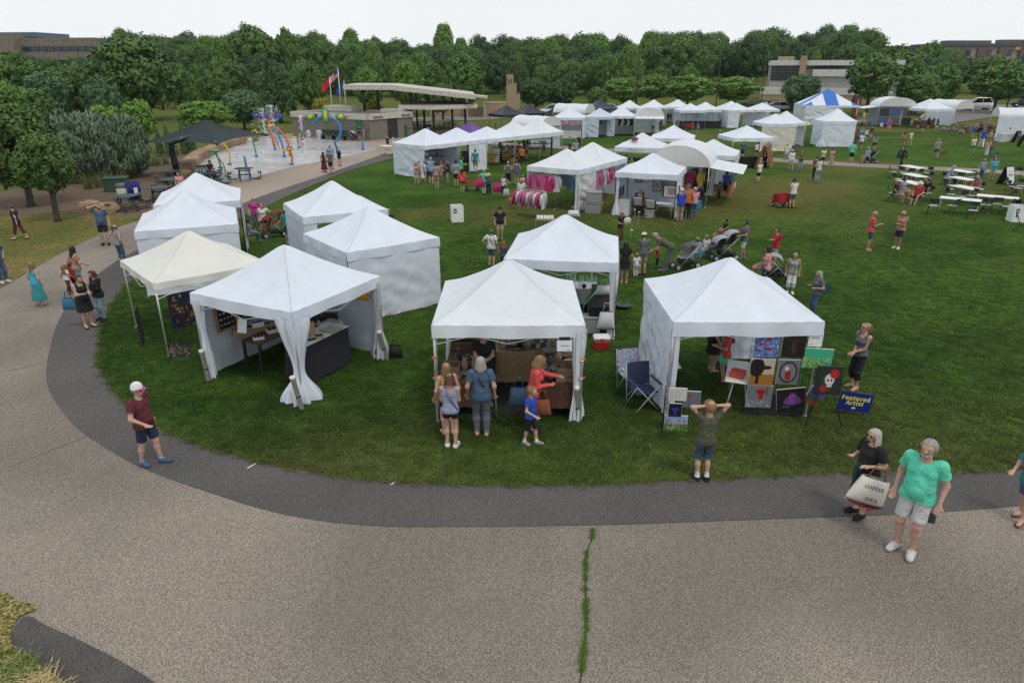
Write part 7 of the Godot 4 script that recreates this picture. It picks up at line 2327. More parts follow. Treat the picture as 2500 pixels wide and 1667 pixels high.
	for a in [
		["in green by the pink bunting",5.20,-63.45,1.31,175,"hold","w","short dark","tee green","pants black"],
		["in a checked shirt coming along the walk",5.15,-56.89,1.66,10,"stroll","mb","short auburn","tee plaid","pants navy"],
		["in navy by the pink bunting",6.10,-64.46,1.37,170,"stand","mb","crop silver","tee navy","pants navy"],
		["in a denim dress beyond the emblem canopy",17.01,-81.59,1.57,160,"stand","w","long auburn","dresstee denim","none denim"],
		["in orange beyond the emblem canopy",17.68,-83.23,1.46,-160,"stand","w","bun auburn","tank orange","shorts black"],
		["in white with green shorts at the awning beyond the walk",16.37,-82.68,1.68,160,"hold","m","crop silver","tee white","shorts teal"],
		["in red at the awning beyond the walk",16.16,-83.79,1.52,170,"stand","m","short dark","tee red","pants slate"],
		["in pink at the awning beyond the walk",15.48,-84.36,1.34,170,"stand","w","short blond","tank pink","pants slate"],
		["in brown before the long dark table",20.32,-87.95,1.25,170,"stand","m","short silver","tee olive","pants khaki"],
		["in black with fair hair before the long dark table",20.60,-86.12,1.13,10,"stand","w","long auburn","tee black","pants black"],
		["in white with black shorts at the fringed awning",26.19,-91.84,1.20,170,"hold","m","short dark","tee white","shorts black"],
		["in grey at the fringed awning",26.88,-91.84,1.15,160,"stand","m","crop silver","tee grey","shorts grey"],
		["in blue denim at the fringed awning",25.20,-90.50,0.99,165,"stand","w","short dark","tee denim","pants denim"],
		["in a grey tee and pale cap alone on the far lawn",21.70,-74.23,0.99,0,"stand","m","short silver","tee slate","shorts slate","cap cream"],
		["in pale pink behind the teardrop banner",31.35,-96.82,1.11,170,"stand","w","bob blond","tank pink","pants black"],
		["in black left of the teardrop banner",32.20,-97.57,1.01,175,"stand","w","bob dark","tee black","pants black"],
		["in green left of the teardrop banner",32.87,-97.57,1.12,175,"stand","w","bob auburn","tee olive","pants slate"],
		["in teal before the open dark canopy",26.73,-83.23,1.01,10,"stand","m","short auburn","tee teal","shorts slate"],
		["in magenta right of the teardrop banner",36.32,-99.91,1.36,170,"stand","w","bob dark","tee magenta","pants slate"],
		["in bright orange at the far small canopy",22.88,-99.91,1.41,170,"stand","m","short dark","tee orange","pants slate"],
		["in bright green at the far small canopy",23.40,-99.91,1.30,175,"stand","w","short dark","tee green","pants slate"],
		["in black at the far small canopy, first of a knot of people",21.91,-100.71,1.31,175,"stand","m","short dark","tee black","pants black"],
		["in dark grey at the far small canopy",22.31,-100.71,1.26,160,"stand","m","short dark","tee slate","pants slate"],
		["in blue at the open white canopy before the cream wall",19.02,-57.98,1.43,170,"hold","m","short dark","tee denim","shorts navy"],
		["in white and black shorts under the open white canopy",20.51,-59.12,1.23,175,"hold","w","short dark","tee white","shorts black"],
		["in grey leaning at the open white canopy's post",21.41,-58.83,1.42,-20,"stand","m","short dark","tee grey","pants black"],
		["in pale blue at the second far canopy",19.87,-99.12,1.35,170,"stand","w","bob dark","tee sky","pants slate"],
		["in cream at the second far canopy",20.39,-98.34,1.34,160,"hold","m","crop silver","tee cream","shorts khaki"],
		["in rose walking on the far lawn before the dark tables",20.81,-82.13,1.26,-90,"walk","w","bob blond","tee rose","shorts denim"],
		["in grey walking on the far lawn before the dark tables",21.15,-81.05,1.29,-90,"walk","m","short dark","tee grey","shorts slate"],
		["in white inside the open dark front behind the banner",30.94,-99.12,1.24,0,"stand","w","long dark","tee white","pants black"],
		["in red inside the open dark front behind the banner",31.63,-99.91,1.14,10,"stand","m","short dark","tee red","pants denim"],
		["in lilac right of the teardrop banner",36.67,-99.12,1.35,150,"stand","w","crop silver","tee lavender","capri white"],
		["in navy right of the teardrop banner, farther one",37.88,-100.71,1.31,170,"stand","m","short dark","tee navy","shorts khaki"],
		["in yellow passing the striped marquee",40.79,-90.50,1.38,90,"walk","w","bob blond","tee yellow","shorts denim"],
		["in olive passing the striped marquee",40.99,-89.21,1.41,90,"walk","m","crop silver","tee olive","shorts khaki"],
		["in teal behind the shelter row's yellow tables",-0.96,-58.55,1.41,20,"stand","w","bob auburn","tee teal","pants slate"],
		["in black behind the shelter row's second canopy",-3.49,-57.98,1.37,30,"stand","m","short dark","tee black","pants slate"],
		["in plaid between the two clothing canopies",5.19,-46.29,1.28,160,"stand","w","bob dark","tee plaid","pants denim"],
		["in black running on the far lawn left of the lone canopy",35.42,-82.68,1.32,-60,"walk","m","short dark","tee black","shorts slate"]]:
		row(a, {"group": "far visitors beyond the walk"})

func row(a: Array, e: Dictionary) -> void:
	var x := e.duplicate()
	if a.size() > 10:
		x.hat = a[10]
	pp(a[0], a[1], a[2], a[3], a[4], a[5], a[6], a[7], a[8], a[9], x)

func cloth_table(label: String,at: Vector3,yaw: float,w: float,d: float,h: float,mat: Material,drop := 1.0,cat := "table") -> Node3D:
	var t := thing("draped_table", label, cat, at, yaw, "tables under cloths")
	part("tabletop",box_mesh(w - 0.02,0.03,d - 0.02),M(0.5,0.48,0.44),t,V(0,h - 0.022,0))
	for q in [[-1, -1], [1, -1], [1, 1], [-1, 1]]:
		part("leg",rod(V(q[0] * (w / 2 - 0.08),h - 0.04,q[1] * (d / 2 - 0.08)),V(q[0] * (w / 2 - 0.06),0,q[1] * (d / 2 - 0.06)),0.014),M(0.4,0.4,0.4,0.4),t)
	var s := ST(true)
	grid(s, 48, 6, func(u, v):
		var a: float = u * TAU
		var c := U(cos(a), sin(a))
		var k: float = 1.0 / maxf(absf(c.x), absf(c.y))
		var f: float = v * v
		var out: float = 0.01 + 0.05 * f + 0.025 * f * sin(a * 13.0) + 0.015 * f * sin(a * 5.0)
		return V(c.x * k * (w / 2 + out),h - v * (h - 0.03) * drop * (1.0 + 0.04 * sin(a * 3.0)),c.y * k * (d / 2 + out)))
	part("cloth_skirt", fin(s), mat, t)
	part("cloth_top", box_mesh(w + 0.02, 0.012, d + 0.02, 0.004), mat, t, V(0, h + 0.003, 0))
	return t

func pots(o: Vector3,yaw: float,w: float,d: float,h: float,n: int,label: String,sd: int) -> void:
	var r := RandomNumberGenerator.new()
	r.seed = sd
	var kinds := [["bowl",[U(0.0,0.0),U(0.05,0.0),U(0.1,0.04),U(0.15,0.1),U(0.14,0.1),U(0.08,0.03),U(0.0,0.02)]],["jug",[U(0.0,0.0),U(0.06,0.0),U(0.09,0.08),U(0.07,0.18),U(0.04,0.22),U(0.055,0.26),U(0.045,0.26),U(0.0,0.1)]],["mug",[U(0.0,0.0),U(0.05,0.0),U(0.055,0.06),U(0.05,0.13),U(0.044,0.13),U(0.0,0.03)]],["plate",[U(0.0,0.0),U(0.08,0.0),U(0.13,0.02),U(0.125,0.026),U(0.0,0.012)]]]
	for k in kinds:
		if not shared.has("pot " + k[0]):
			shared["pot " + k[0]] = lathe_mesh(k[1], 14)
	var glaze := [[0.07,0.055,0.042],[0.06,0.075,0.075],[0.2,0.11,0.06],[0.16,0.165,0.14],[0.33,0.26,0.18],[0.04,0.033,0.03]]
	var b := Basis(Vector3.UP, deg_to_rad(yaw))
	var cols := maxi(2, int(round(sqrt(n * w / d))))
	var rows := int(ceil(float(n) / cols))
	for i in n:
		var k: String = kinds[r.randi() % 4][0]
		var g: Array = glaze[r.randi() % 6]
		var sc := r.randf_range(0.75, 1.15)
		var p := V(((i % cols + 0.5) / cols - 0.5) * w + r.randf_range(-0.03,0.03),h + 0.01,((i / cols + 0.5) / rows - 0.5) * d + r.randf_range(-0.03,0.03))
		var t := thing("pottery_" + k,"glazed brown %s %s" % [k,label],k,o + b * p,0,"pottery " + label)
		part("vessel",shared["pot " + k],M(g[0],g[1],g[2],0.3),t,Vector3.ZERO,Basis.from_scale(Vector3.ONE * sc))
		if k in ["jug", "mug"]:
			if not shared.has("pot handle " + k):
				var y0 := 0.07 if k == "jug" else 0.03
				var y1 := 0.2 if k == "jug" else 0.11
				shared["pot handle " + k] = tube_mesh([V(0.06,y1,0),V(0.1,y1,0),V(0.115,(y0 + y1) / 2.0,0),V(0.07,y0,0)],0.008,6)
			part("handle",shared["pot handle " + k],M(g[0],g[1],g[2],0.3),t,Vector3.ZERO,Basis.from_scale(Vector3.ONE * sc))

func crate(label: String,at: Vector3,yaw: float,w: float,d: float,h: float,col: Material) -> void:
	var t := thing("wooden_crate", label, "crate", at, yaw, "wooden crates")
	for s in 4:
		var b := Basis(Vector3.UP, s * PI / 2)
		var l := w if s % 2 == 0 else d
		var off := d / 2 if s % 2 == 0 else w / 2
		for k in 3:
			part("slat",box_mesh(l,h * 0.28,0.014,0.003),col,t,b * V(0,h * (0.17 + 0.33 * k),off),b)
	part("bottom", box_mesh(w, 0.014, d), col, t, V(0, 0.01, 0))

func picture(bg: Color, ops: Array) -> StandardMaterial3D:
	var im := Image.create(96, 96, false, Image.FORMAT_RGB8)
	im.fill(bg)
	var r := RandomNumberGenerator.new()
	r.seed = ops.size() * 31 + int(bg.r * 99)
	for o in ops:
		var c: Color = o[-1]
		match o[0]:
			"rect":
				im.fill_rect(Rect2i(o[1], o[2], o[3], o[4]), c)
			"disc":
				for y in range(maxi(0, o[2] - o[4]), mini(96, o[2] + o[4])):
					for x in range(maxi(0, o[1] - o[3]), mini(96, o[1] + o[3])):
						if pow(float(x - o[1]) / o[3],2.0) + pow(float(y - o[2]) / o[4],2.0) < 1.0 + r.randf_range(-0.15,0.15):
							im.set_pixel(x, y, c)
			"dabs":
				for k in o[1]:
					var w: int = o[2]
					im.fill_rect(Rect2i(r.randi_range(o[3],o[5]),r.randi_range(o[4],o[6]),r.randi_range(1,w),r.randi_range(1,w + 2)),c.lerp(bg,r.randf() * 0.4))
	var m := StandardMaterial3D.new()
	m.albedo_texture = ImageTexture.create_from_image(im)
	m.roughness = 0.6
	return m

func painting(label: String,at: Vector3,b: Basis,w: float,h: float,m: Material,edge: Material = null,group := "paintings of the painter's stall") -> void:
	var t := thing("painting", label, "painting", at, 0, group)
	t.basis = b
	part("canvas", box_mesh(w, h, 0.03, 0.004), edge if edge else M(0.6, 0.58, 0.54), t)
	var q := QuadMesh.new()
	q.size = U(w - 0.008, h - 0.008)
	part("picture", q, m, t, V(0, 0, 0.018))

func frame(label: String, at: Vector3, b: Basis, w: float, h: float, m: Material) -> void:
	var t := thing("framed_print", label, "picture frame", at, 0, "framed prints")
	t.basis = b
	for s in [-1, 1]:
		part("frame_side",box_mesh(0.04,h,0.03),M(0.015,0.015,0.015),t,V(s * (w / 2 - 0.02),0,0))
		part("frame_side",box_mesh(w - 0.08,0.04,0.03),M(0.015,0.015,0.015),t,V(0,s * (h / 2 - 0.02),0))
	part("mount", box_mesh(w - 0.06, h - 0.06, 0.01), M(0.66, 0.65, 0.62), t)
	part("picture", box_mesh(w * 0.5, h * 0.55, 0.004), m, t, V(0, 0, 0.009))

func grid_panel(label: String, at: Vector3, b: Basis, w: float, h: float) -> void:
	var t := thing("display_grid", label, "display rack", at, 0, "black wire display grids")
	t.basis = b
	var k := M(0.012, 0.012, 0.012, 0.5)
	var n := int(w / 0.1)
	for i in n + 1:
		part("wire",rod(V(-w / 2 + w * i / n,0,0),V(-w / 2 + w * i / n,h,0),0.004,4),k,t)
	n = int(h / 0.12)
	for i in n + 1:
		part("wire",rod(V(-w / 2,h * i / n,0.006),V(w / 2,h * i / n,0.006),0.004,4),k,t)

func weight_tube(label: String, at: Vector3, tilt: float) -> void:
	var t := thing("tent_weight", label, "weight", at, 0, "white pipe weights")
	var b := Basis(V(0, 0, 1), tilt)
	part("pipe",lathe_mesh([U(0.0,0.0),U(0.055,0.0),U(0.055,0.72),U(0.063,0.72),U(0.063,0.8),U(0.0,0.81)],12),M(0.7,0.69,0.64,0.35),t,Vector3.ZERO,b)
	part("strap",lathe_mesh([U(0.056,0.3),U(0.06,0.31),U(0.056,0.33)],12),M(0.01,0.01,0.01),t,Vector3.ZERO,b)

func bag(label: String,at: Vector3,w: float,h: float,mat: Material,cat := "bag",yaw := 0.0,tilt := 0.0) -> Node3D:
	var t := thing("carried_bag", label, cat, at, yaw, "bags")
	var s := ST(true)
	grid(s, 24, 10, func(u, v):
		var a: float = u * TAU
		var k: float = 0.13 * sin(PI * clampf(1.0 - v * 0.94, 0.0, 1.0)) + 0.06
		var x: float = signf(cos(a)) * pow(absf(cos(a)),0.6) * w / 2 * (0.72 + 0.28 * (1.0 - v))
		return V(x, v * h, sin(a) * k * w * (1.0 if v > 0.05 else v * 10.0)))
	part("sack", fin(s), mat, t, Vector3.ZERO, Basis(V(0, 0, 1), tilt))
	part("strap",tube_mesh([V(-w * 0.22,h * 0.95,0),V(-w * 0.12,h * 1.5,0),V(w * 0.12,h * 1.5,0),V(w * 0.22,h * 0.95,0)],0.012,5),mat if cat != "tote" else M(0.3,0.14,0.06),t,Vector3.ZERO,Basis(V(0,0,1),tilt))
	return t

func make_stalls() -> void:
	var burlap := cloth(0.46, 0.30, 0.16)
	var brown := cloth(0.085, 0.04, 0.025)
	var o := V(-0.07, 0, -14.2)
	single("floor_mat",box_mesh(2.5,0.012,2.4),cloth(0.012,0.012,0.012),"black floor mat under the pottery stall","mat",o + V(0,0.02,0.1))
	cloth_table("tan draped table at the back of the pottery stall",o + V(0.45,0,-0.75),0,1.5,0.7,0.78,burlap)
	cloth_table("brown draped table along the left of the pottery stall",o + V(-1.02,0,0.1),0,0.72,2.3,0.76,brown,0.75)
	cloth_table("brown draped table along the right of the pottery stall",o + V(1.08,0,0.4),0,0.7,1.9,0.76,brown,0.72)
	single("table_runner",box_mesh(0.42,0.008,1.5,0.002),burlap,"tan runner on the right pottery table","cloth",o + V(0.94,0.775,0.2))
	single("hanging_cloth",curtain(0.76,0.4,0.32,0.55,0.5,1),cloth(0.13,0.075,0.04),"brown cloth hanging at the tan table's left end","cloth",o + V(-0.34,0.01,-0.6))
	crate("pale wooden crate at the front of the right pottery table",o + V(1.2,0.775,1.05),0,0.4,0.42,0.34,tex_mat("pale wood",lin(0.40,0.28,0.19),T.bark,1.5,0.8))
	crate("pale wooden crate at the front left of the pottery stall",o + V(-1.22,0.775,0.95),0,0.34,0.36,0.3,tex_mat("pale wood",lin(0.40,0.28,0.19),T.bark,1.5,0.8))
	crate("wooden riser crate on the left pottery table",o + V(-1.08,0.775,-0.5),0,0.5,0.5,0.3,tex_mat("dark wood",lin(0.16,0.09,0.05),T.bark,1.5,0.8))
	pots(o + V(-0.95, 0, 0.35), 0, 0.6, 1.5, 0.775, 22, "on the left pottery table", 1)
	pots(o + V(-1.08,0,-0.5),0,0.46,0.46,1.09,5,"on the riser of the left pottery table",2)
	pots(o + V(0.45, 0, -0.72), 0, 1.35, 0.6, 0.795, 20, "on the tan back table", 3)
	pots(o + V(1.1, 0, 0.05), 0, 0.62, 1.3, 0.785, 18, "on the right pottery table", 4)
	pots(o + V(0.92,0,1.15),0,0.3,0.3,0.785,3,"at the front corner of the right pottery table",5)
	pots(o + V(1.2, 0, 1.05), 0, 0.3, 0.3, 0.9, 4, "inside the pale crate", 6)
	var sg := thing("paper_sign","white paper notice hung from the pottery canopy's front","sign",o + V(1.12,1.73,1.56))
	part("sheet", box_mesh(0.3, 0.24, 0.004), M(0.74, 0.76, 0.78), sg)
	part("clip", box_mesh(0.22, 0.07, 0.01), M(0.02, 0.022, 0.03), sg, V(0, 0.15, 0))
	part("text_line",box_mesh(0.16,0.018,0.003),M(0.25,0.26,0.28),sg,V(0,0.0,0.004))
	part("highlight_mark",box_mesh(0.06,0.03,0.003),M(0.35,0.65,0.1),sg,V(0.08,-0.09,0.004))
	for q in [[-1.49,0.55,0],[-1.49,1.0,1],[-1.49,1.45,2],[1.5,1.0,3],[1.5,1.4,4]]:
		var c := thing("spring_clamp",["orange clamp lowest on the left pottery post","orange clamp midway on the left pottery post","orange clamp highest on the left pottery post","orange clamp lower on the right pottery post","orange clamp upper on the right pottery post"][q[2]],"clamp",o + V(q[0],q[1],1.52),0,"orange clamps")
		part("grip",box_mesh(0.13,0.022,0.03,0.006),M(0.6,0.11,0.02),c,V(0,0.012,0),Basis(V(0,0,1),0.12))
		part("jaw",box_mesh(0.09,0.018,0.03,0.005),M(0.25,0.25,0.26,0.3,0.8),c,V(-0.02,-0.014,0),Basis(V(0,0,1),-0.12))
	weight_tube("white pipe weight at the pottery canopy's left post",o + V(-1.4,0,1.42),0.0)
	weight_tube("white pipe weight behind the pottery canopy's right curtain",o + V(1.44,0,1.5),0.05)
	var tb := bag("white printed bag with red base held in front of the person in black",V(5.59,0.42,-9.16),0.62,0.5,M(0.7,0.68,0.6,0.5),"tote",-8,-0.25)
	var bb := Basis(V(0, 0, 1), -0.25)
	lettering("COFFEE",0.078,M(0.03,0.01,0.01),tb,bb * V(-0.04,0.4,0.17),bb * Basis(V(1,0,0),-0.12),700,0.004,"Droid Serif")
	lettering("IDEA",0.078,M(0.03,0.01,0.01),tb,bb * V(-0.04,0.22,0.225),bb * Basis(V(1,0,0),-0.1),700,0.004,"Droid Serif")
	part("emblem",box_mesh(0.07,0.05,0.005),M(0.4,0.03,0.03),tb,bb * V(0.0,0.05,0.235),bb)
	part("base_band",lathe_mesh([U(0.0,0.0),U(0.24,0.005),U(0.31,0.05),U(0.3,0.06)],20),M(0.2,0.03,0.02),tb,Vector3.ZERO,bb.scaled_local(V(1,1,0.5)))
	single("leaflet",box_mesh(0.26,0.17,0.012),M(0.012,0.045,0.03),"dark green leaflet in the hand of the mint green tee","leaflet",V(6.11,0.72,-8.4),-20)
	single("leaflet",box_mesh(0.2,0.26,0.012),M(0.012,0.045,0.03),"dark green leaflet in the hand of the person in black","leaflet",V(5.48,0.95,-9.3),30)
	single("folder",box_mesh(0.4,0.34,0.02),M(0.012,0.06,0.04),"dark green folder under the arm by the painter's canopy","folder",V(9.13,0,-19.18) + V(0.08,0.85,0.0),20).rotation_degrees.z = 20
	bag("blue flowered tote on the coral jacket's shoulder",V(0.15,0,-12.27) + V(-0.02,0.62,0.1),0.42,0.42,cloth(0.04,0.09,0.16),"bag")
	bag("rust brown bag hanging below the coral jacket",V(0.6,0,-12.21) + V(0.0,0.5,0.2),0.36,0.36,cloth(0.3,0.09,0.035))
	bag("blue patterned handbag of the person in the short black dress",V(-12.47,0,-18.34) + V(0,0.55,0.1),0.45,0.35,cloth(0.05,0.18,0.3))
	single("walking_cane",rod(V(0,0,0),V(-0.04,0.85,0),0.014),M(0.3,0.28,0.26),"patterned walking cane beside the denim shirt","cane",V(-0.32,0,-12.84))
	bag("bright pink bag beside the white tank top",V(-0.81,0,-39.96) + V(0,0.28,0),0.6,0.5,cloth(0.62,0.03,0.2))
	bag("white bag held by the white tank top",V(-0.33,0,-39.42) + V(0,0.15,0.1),0.4,0.4,cloth(0.65,0.63,0.58))
	bag("bright pink bag beside the straw hat",V(-1.87,0,-40.24) + V(0,0.5,0),0.5,0.5,cloth(0.62,0.03,0.2))
	o = V(-5.3, 0, -15.55)
	var b := Basis(Vector3.UP, deg_to_rad(-26.5))
	var t := thing("display_table","brown topped table with black legs in the jewellery stall","table",o + b * V(-0.75,0,-0.1),63.5)
	part("top",box_mesh(1.7,0.04,0.6,0.008),tex_mat("table wood",lin(0.17,0.07,0.035),T.bark,1.2,0.4),t,V(0,0.76,0))
	for q in [[-1, -1], [1, -1], [1, 1], [-1, 1]]:
		part("leg",box_mesh(0.06,0.74,0.06),M(0.015,0.015,0.015),t,V(q[0] * 0.8,0.37,q[1] * 0.26))
	cloth_table("black draped counter with a white top in the jewellery stall",o + b * V(0.7,0,0.0),63,1.5,0.6,0.95,cloth(0.02,0.022,0.03))
	cloth_table("dark draped rear counter in the jewellery stall",o + b * V(-0.2,0,-0.95),0,1.0,0.5,0.98,cloth(0.02,0.02,0.022))
	single("counter_top",box_mesh(1.55,0.02,0.66,0.004),M(0.68,0.66,0.6),"white board on the black jewellery counter","board",o + b * V(0.7,0.975,0.0),63)
	var gc := thing("glass_case","small glass display case on the jewellery counter","case",o + b * V(0.85,0.985,-0.35),63)
	var pane := StandardMaterial3D.new()
	pane.albedo_color = Color(0.8, 0.85, 0.87, 0.2)
	pane.transparency = BaseMaterial3D.TRANSPARENCY_ALPHA
	pane.roughness = 0.05
	for s in 4:
		part("pane",box_mesh(0.4,0.2,0.005),pane,gc,Basis(Vector3.UP,s * PI / 2) * V(0,0.11,0.2),Basis(Vector3.UP,s * PI / 2))
	part("tray", box_mesh(0.4, 0.03, 0.4), M(0.3, 0.2, 0.12), gc, V(0, 0.02, 0))
	for q in [["black ring tray on the jewellery counter",0.8,0.986,0.35,0.3,0.05,0.24,M(0.012,0.012,0.012),63],["tan earring stand on the jewellery counter",0.65,0.986,0.12,0.18,0.34,0.06,M(0.42,0.29,0.16),40],["rows of tan ring holders on the jewellery counter",0.95,0.986,0.2,0.2,0.07,0.16,M(0.45,0.33,0.2),63],["tan box with dark slots on the brown table",-0.6,0.78,-0.55,0.5,0.24,0.34,M(0.33,0.2,0.1),63],["open white jewellery box on the brown table",-0.75,0.78,-0.05,0.36,0.09,0.26,M(0.6,0.58,0.54),63],["small white card stack on the brown table",-0.7,0.78,0.5,0.26,0.07,0.18,M(0.68,0.67,0.65),50],["white card rack behind the brown table",-1.0,0.95,0.2,0.28,0.12,0.14,M(0.68,0.67,0.65),63],["wooden shelf at the back of the brown table",-1.05,0.78,0.0,1.5,0.17,0.16,M(0.33,0.2,0.1),63],["wooden tray on the dark rear counter",-0.25,0.99,-0.95,0.5,0.12,0.3,M(0.2,0.12,0.06),0]]:
		var d := thing("display_box",q[0],"display",o + b * V(q[1],q[2],q[3]),-26.5 + q[8],"jewellery displays")
		part("body", box_mesh(q[4], q[5], q[6], 0.008), q[7], d, V(0, q[5] / 2, 0))
		for k in 3:
			part("insert",box_mesh(q[4] * 0.24,0.012,q[6] * 0.8),M(0.02,0.02,0.02) if q[7].albedo_color.r > 0.3 else M(0.5,0.4,0.3),d,V((k - 1) * q[4] * 0.3,q[5] + 0.004,0))
	for k in 2:
		var e := thing("earring_board",["black necklace board with wood frame, left of a pair","black necklace board with wood frame, right of a pair"][k],"display board",o + b * V(-1.42,1.35,0.75 - k * 0.62),-26.5 + 90,"necklace boards")
		part("board", box_mesh(0.5, 0.62, 0.02), M(0.012, 0.012, 0.012), e)
		for s in [-1, 1]:
			part("frame_side",box_mesh(0.045,0.72,0.035),M(0.3,0.16,0.06),e,V(s * 0.27,0,0.01))
			part("frame_side",box_mesh(0.5,0.045,0.035),M(0.3,0.16,0.06),e,V(0,s * 0.335,0.01))
		for r in 4:
			for c in 4:
				part("pendant",box_mesh(0.05,0.02 + 0.012 * ((r + c) % 3),0.008),M(0.55,0.53,0.48,0.4),e,V(-0.17 + c * 0.11,0.22 - r * 0.14,0.016))
	var mr := thing("table_mirror","white framed tilting mirror on the brown table","mirror",o + b * V(-0.95,0.95,0.72),-10)
	part("plate",box_mesh(0.24,0.34,0.02,0.008),M(0.8,0.8,0.8,0.3),mr,V(0,0.2,0),Basis(V(1,0,0),-0.3))
	part("stand", rod(V(0, 0, 0), V(0, 0.12, -0.02), 0.012), M(0.5, 0.5, 0.5), mr)
	bag("yellow cap hanging under the jewellery canopy's right corner",o + b * V(1.2,1.55,-1.2),0.3,0.28,M(0.7,0.3,0.01,0.5),"cap")
	bag("black bag on the grass at the jewellery canopy's right corner",o + b * V(1.5,0,-1.35),0.42,0.3,M(0.012,0.012,0.013,0.6))
	bag("second black bag behind the jewellery canopy's right corner",o + b * V(1.85,0,-1.5),0.4,0.34,M(0.012,0.012,0.013,0.6))
	bag("black weight bag at the jewellery canopy's front curtain",o + b * V(1.35,0,1.6),0.26,0.24,M(0.012,0.012,0.013,0.6))
	weight_tube("white pipe weight leaning at the jewellery canopy's front curtain",o + b * V(1.7,0,1.75),0.16)
	weight_tube("white pipe weight at the jewellery canopy's left post",o + b * V(-1.3,0,1.62),0.06)
	weight_tube("white pipe weight at the jewellery canopy's right corner",o + b * V(1.72,0,-1.3),0.2)
	var gl := []
	for k in 3:
		var ops := [["dabs",80,14,0,0,90,90,Color(0.02,0.03,0.25)],["dabs",45,13,0,0,90,90,Color(0.03,0.22,0.06)],["dabs",40,12,0,0,90,90,Color(0.4,0.03,0.04)],["dabs",35 + k * 14,11,0,0,90,90,Color(0.62,0.5,0.05)],["dabs",10 + k * 40,10,0,0,90,90,Color(0.65,0.62,0.52)]]
		for i in 9:
			ops.append(["rect", 0, i * 12, 96, 2, Color(0.01, 0.01, 0.02)])
			ops.append(["rect", i * 12 + (i % 3), 0, 2, 96, Color(0.01, 0.01, 0.02)])
		gl.append(picture(Color(0.03, 0.04, 0.2), ops))
	var gb := Basis(Vector3.UP, deg_to_rad(42.0))
	o = V(-8.75, 0, -18.25)
	painting("large stained glass panel hanging from the cream canopy's front",o + gb * V(-0.85,1.12,1.4),gb,0.72,0.92,gl[0],M(0.02,0.02,0.03),"stained glass panels")
	painting("narrow stained glass panel hanging right of the large one",o + gb * V(0.1,1.3,1.4),gb,0.32,0.5,gl[1],M(0.02,0.02,0.03),"stained glass panels")
	painting("small stained glass panel with yellow squares on the grass",o + gb * V(-1.25,0.2,1.75),Basis(Vector3.UP,deg_to_rad(12)),0.5,0.4,gl[2],M(0.02,0.02,0.03),"stained glass panels")
	painting("white backed framed panel leaning at the cream canopy's left post",o + gb * V(-1.7,0.55,0.2),Basis(Vector3.UP,deg_to_rad(-70)),0.5,1.0,M(0.45,0.43,0.38),M(0.02,0.02,0.02),"stained glass panels")
	var pk := thing("glass_disc","round purple glass disc hung under the cream canopy","glass disc",o + gb * V(0.85,1.45,1.3),42)
	part("disc", leaf_disc(0.24, 0.24), M(0.05, 0.04, 0.09, 0.2), pk)
	part("centre", leaf_disc(0.1, 0.1), M(0.1, 0.12, 0.3, 0.2), pk, V(0, 0, 0.05))
	grid_panel("black wire grid under the cream canopy",o + gb * V(0.85,0.9,1.2),gb,0.9,0.9)
	painter_stall()
	glass_stall()

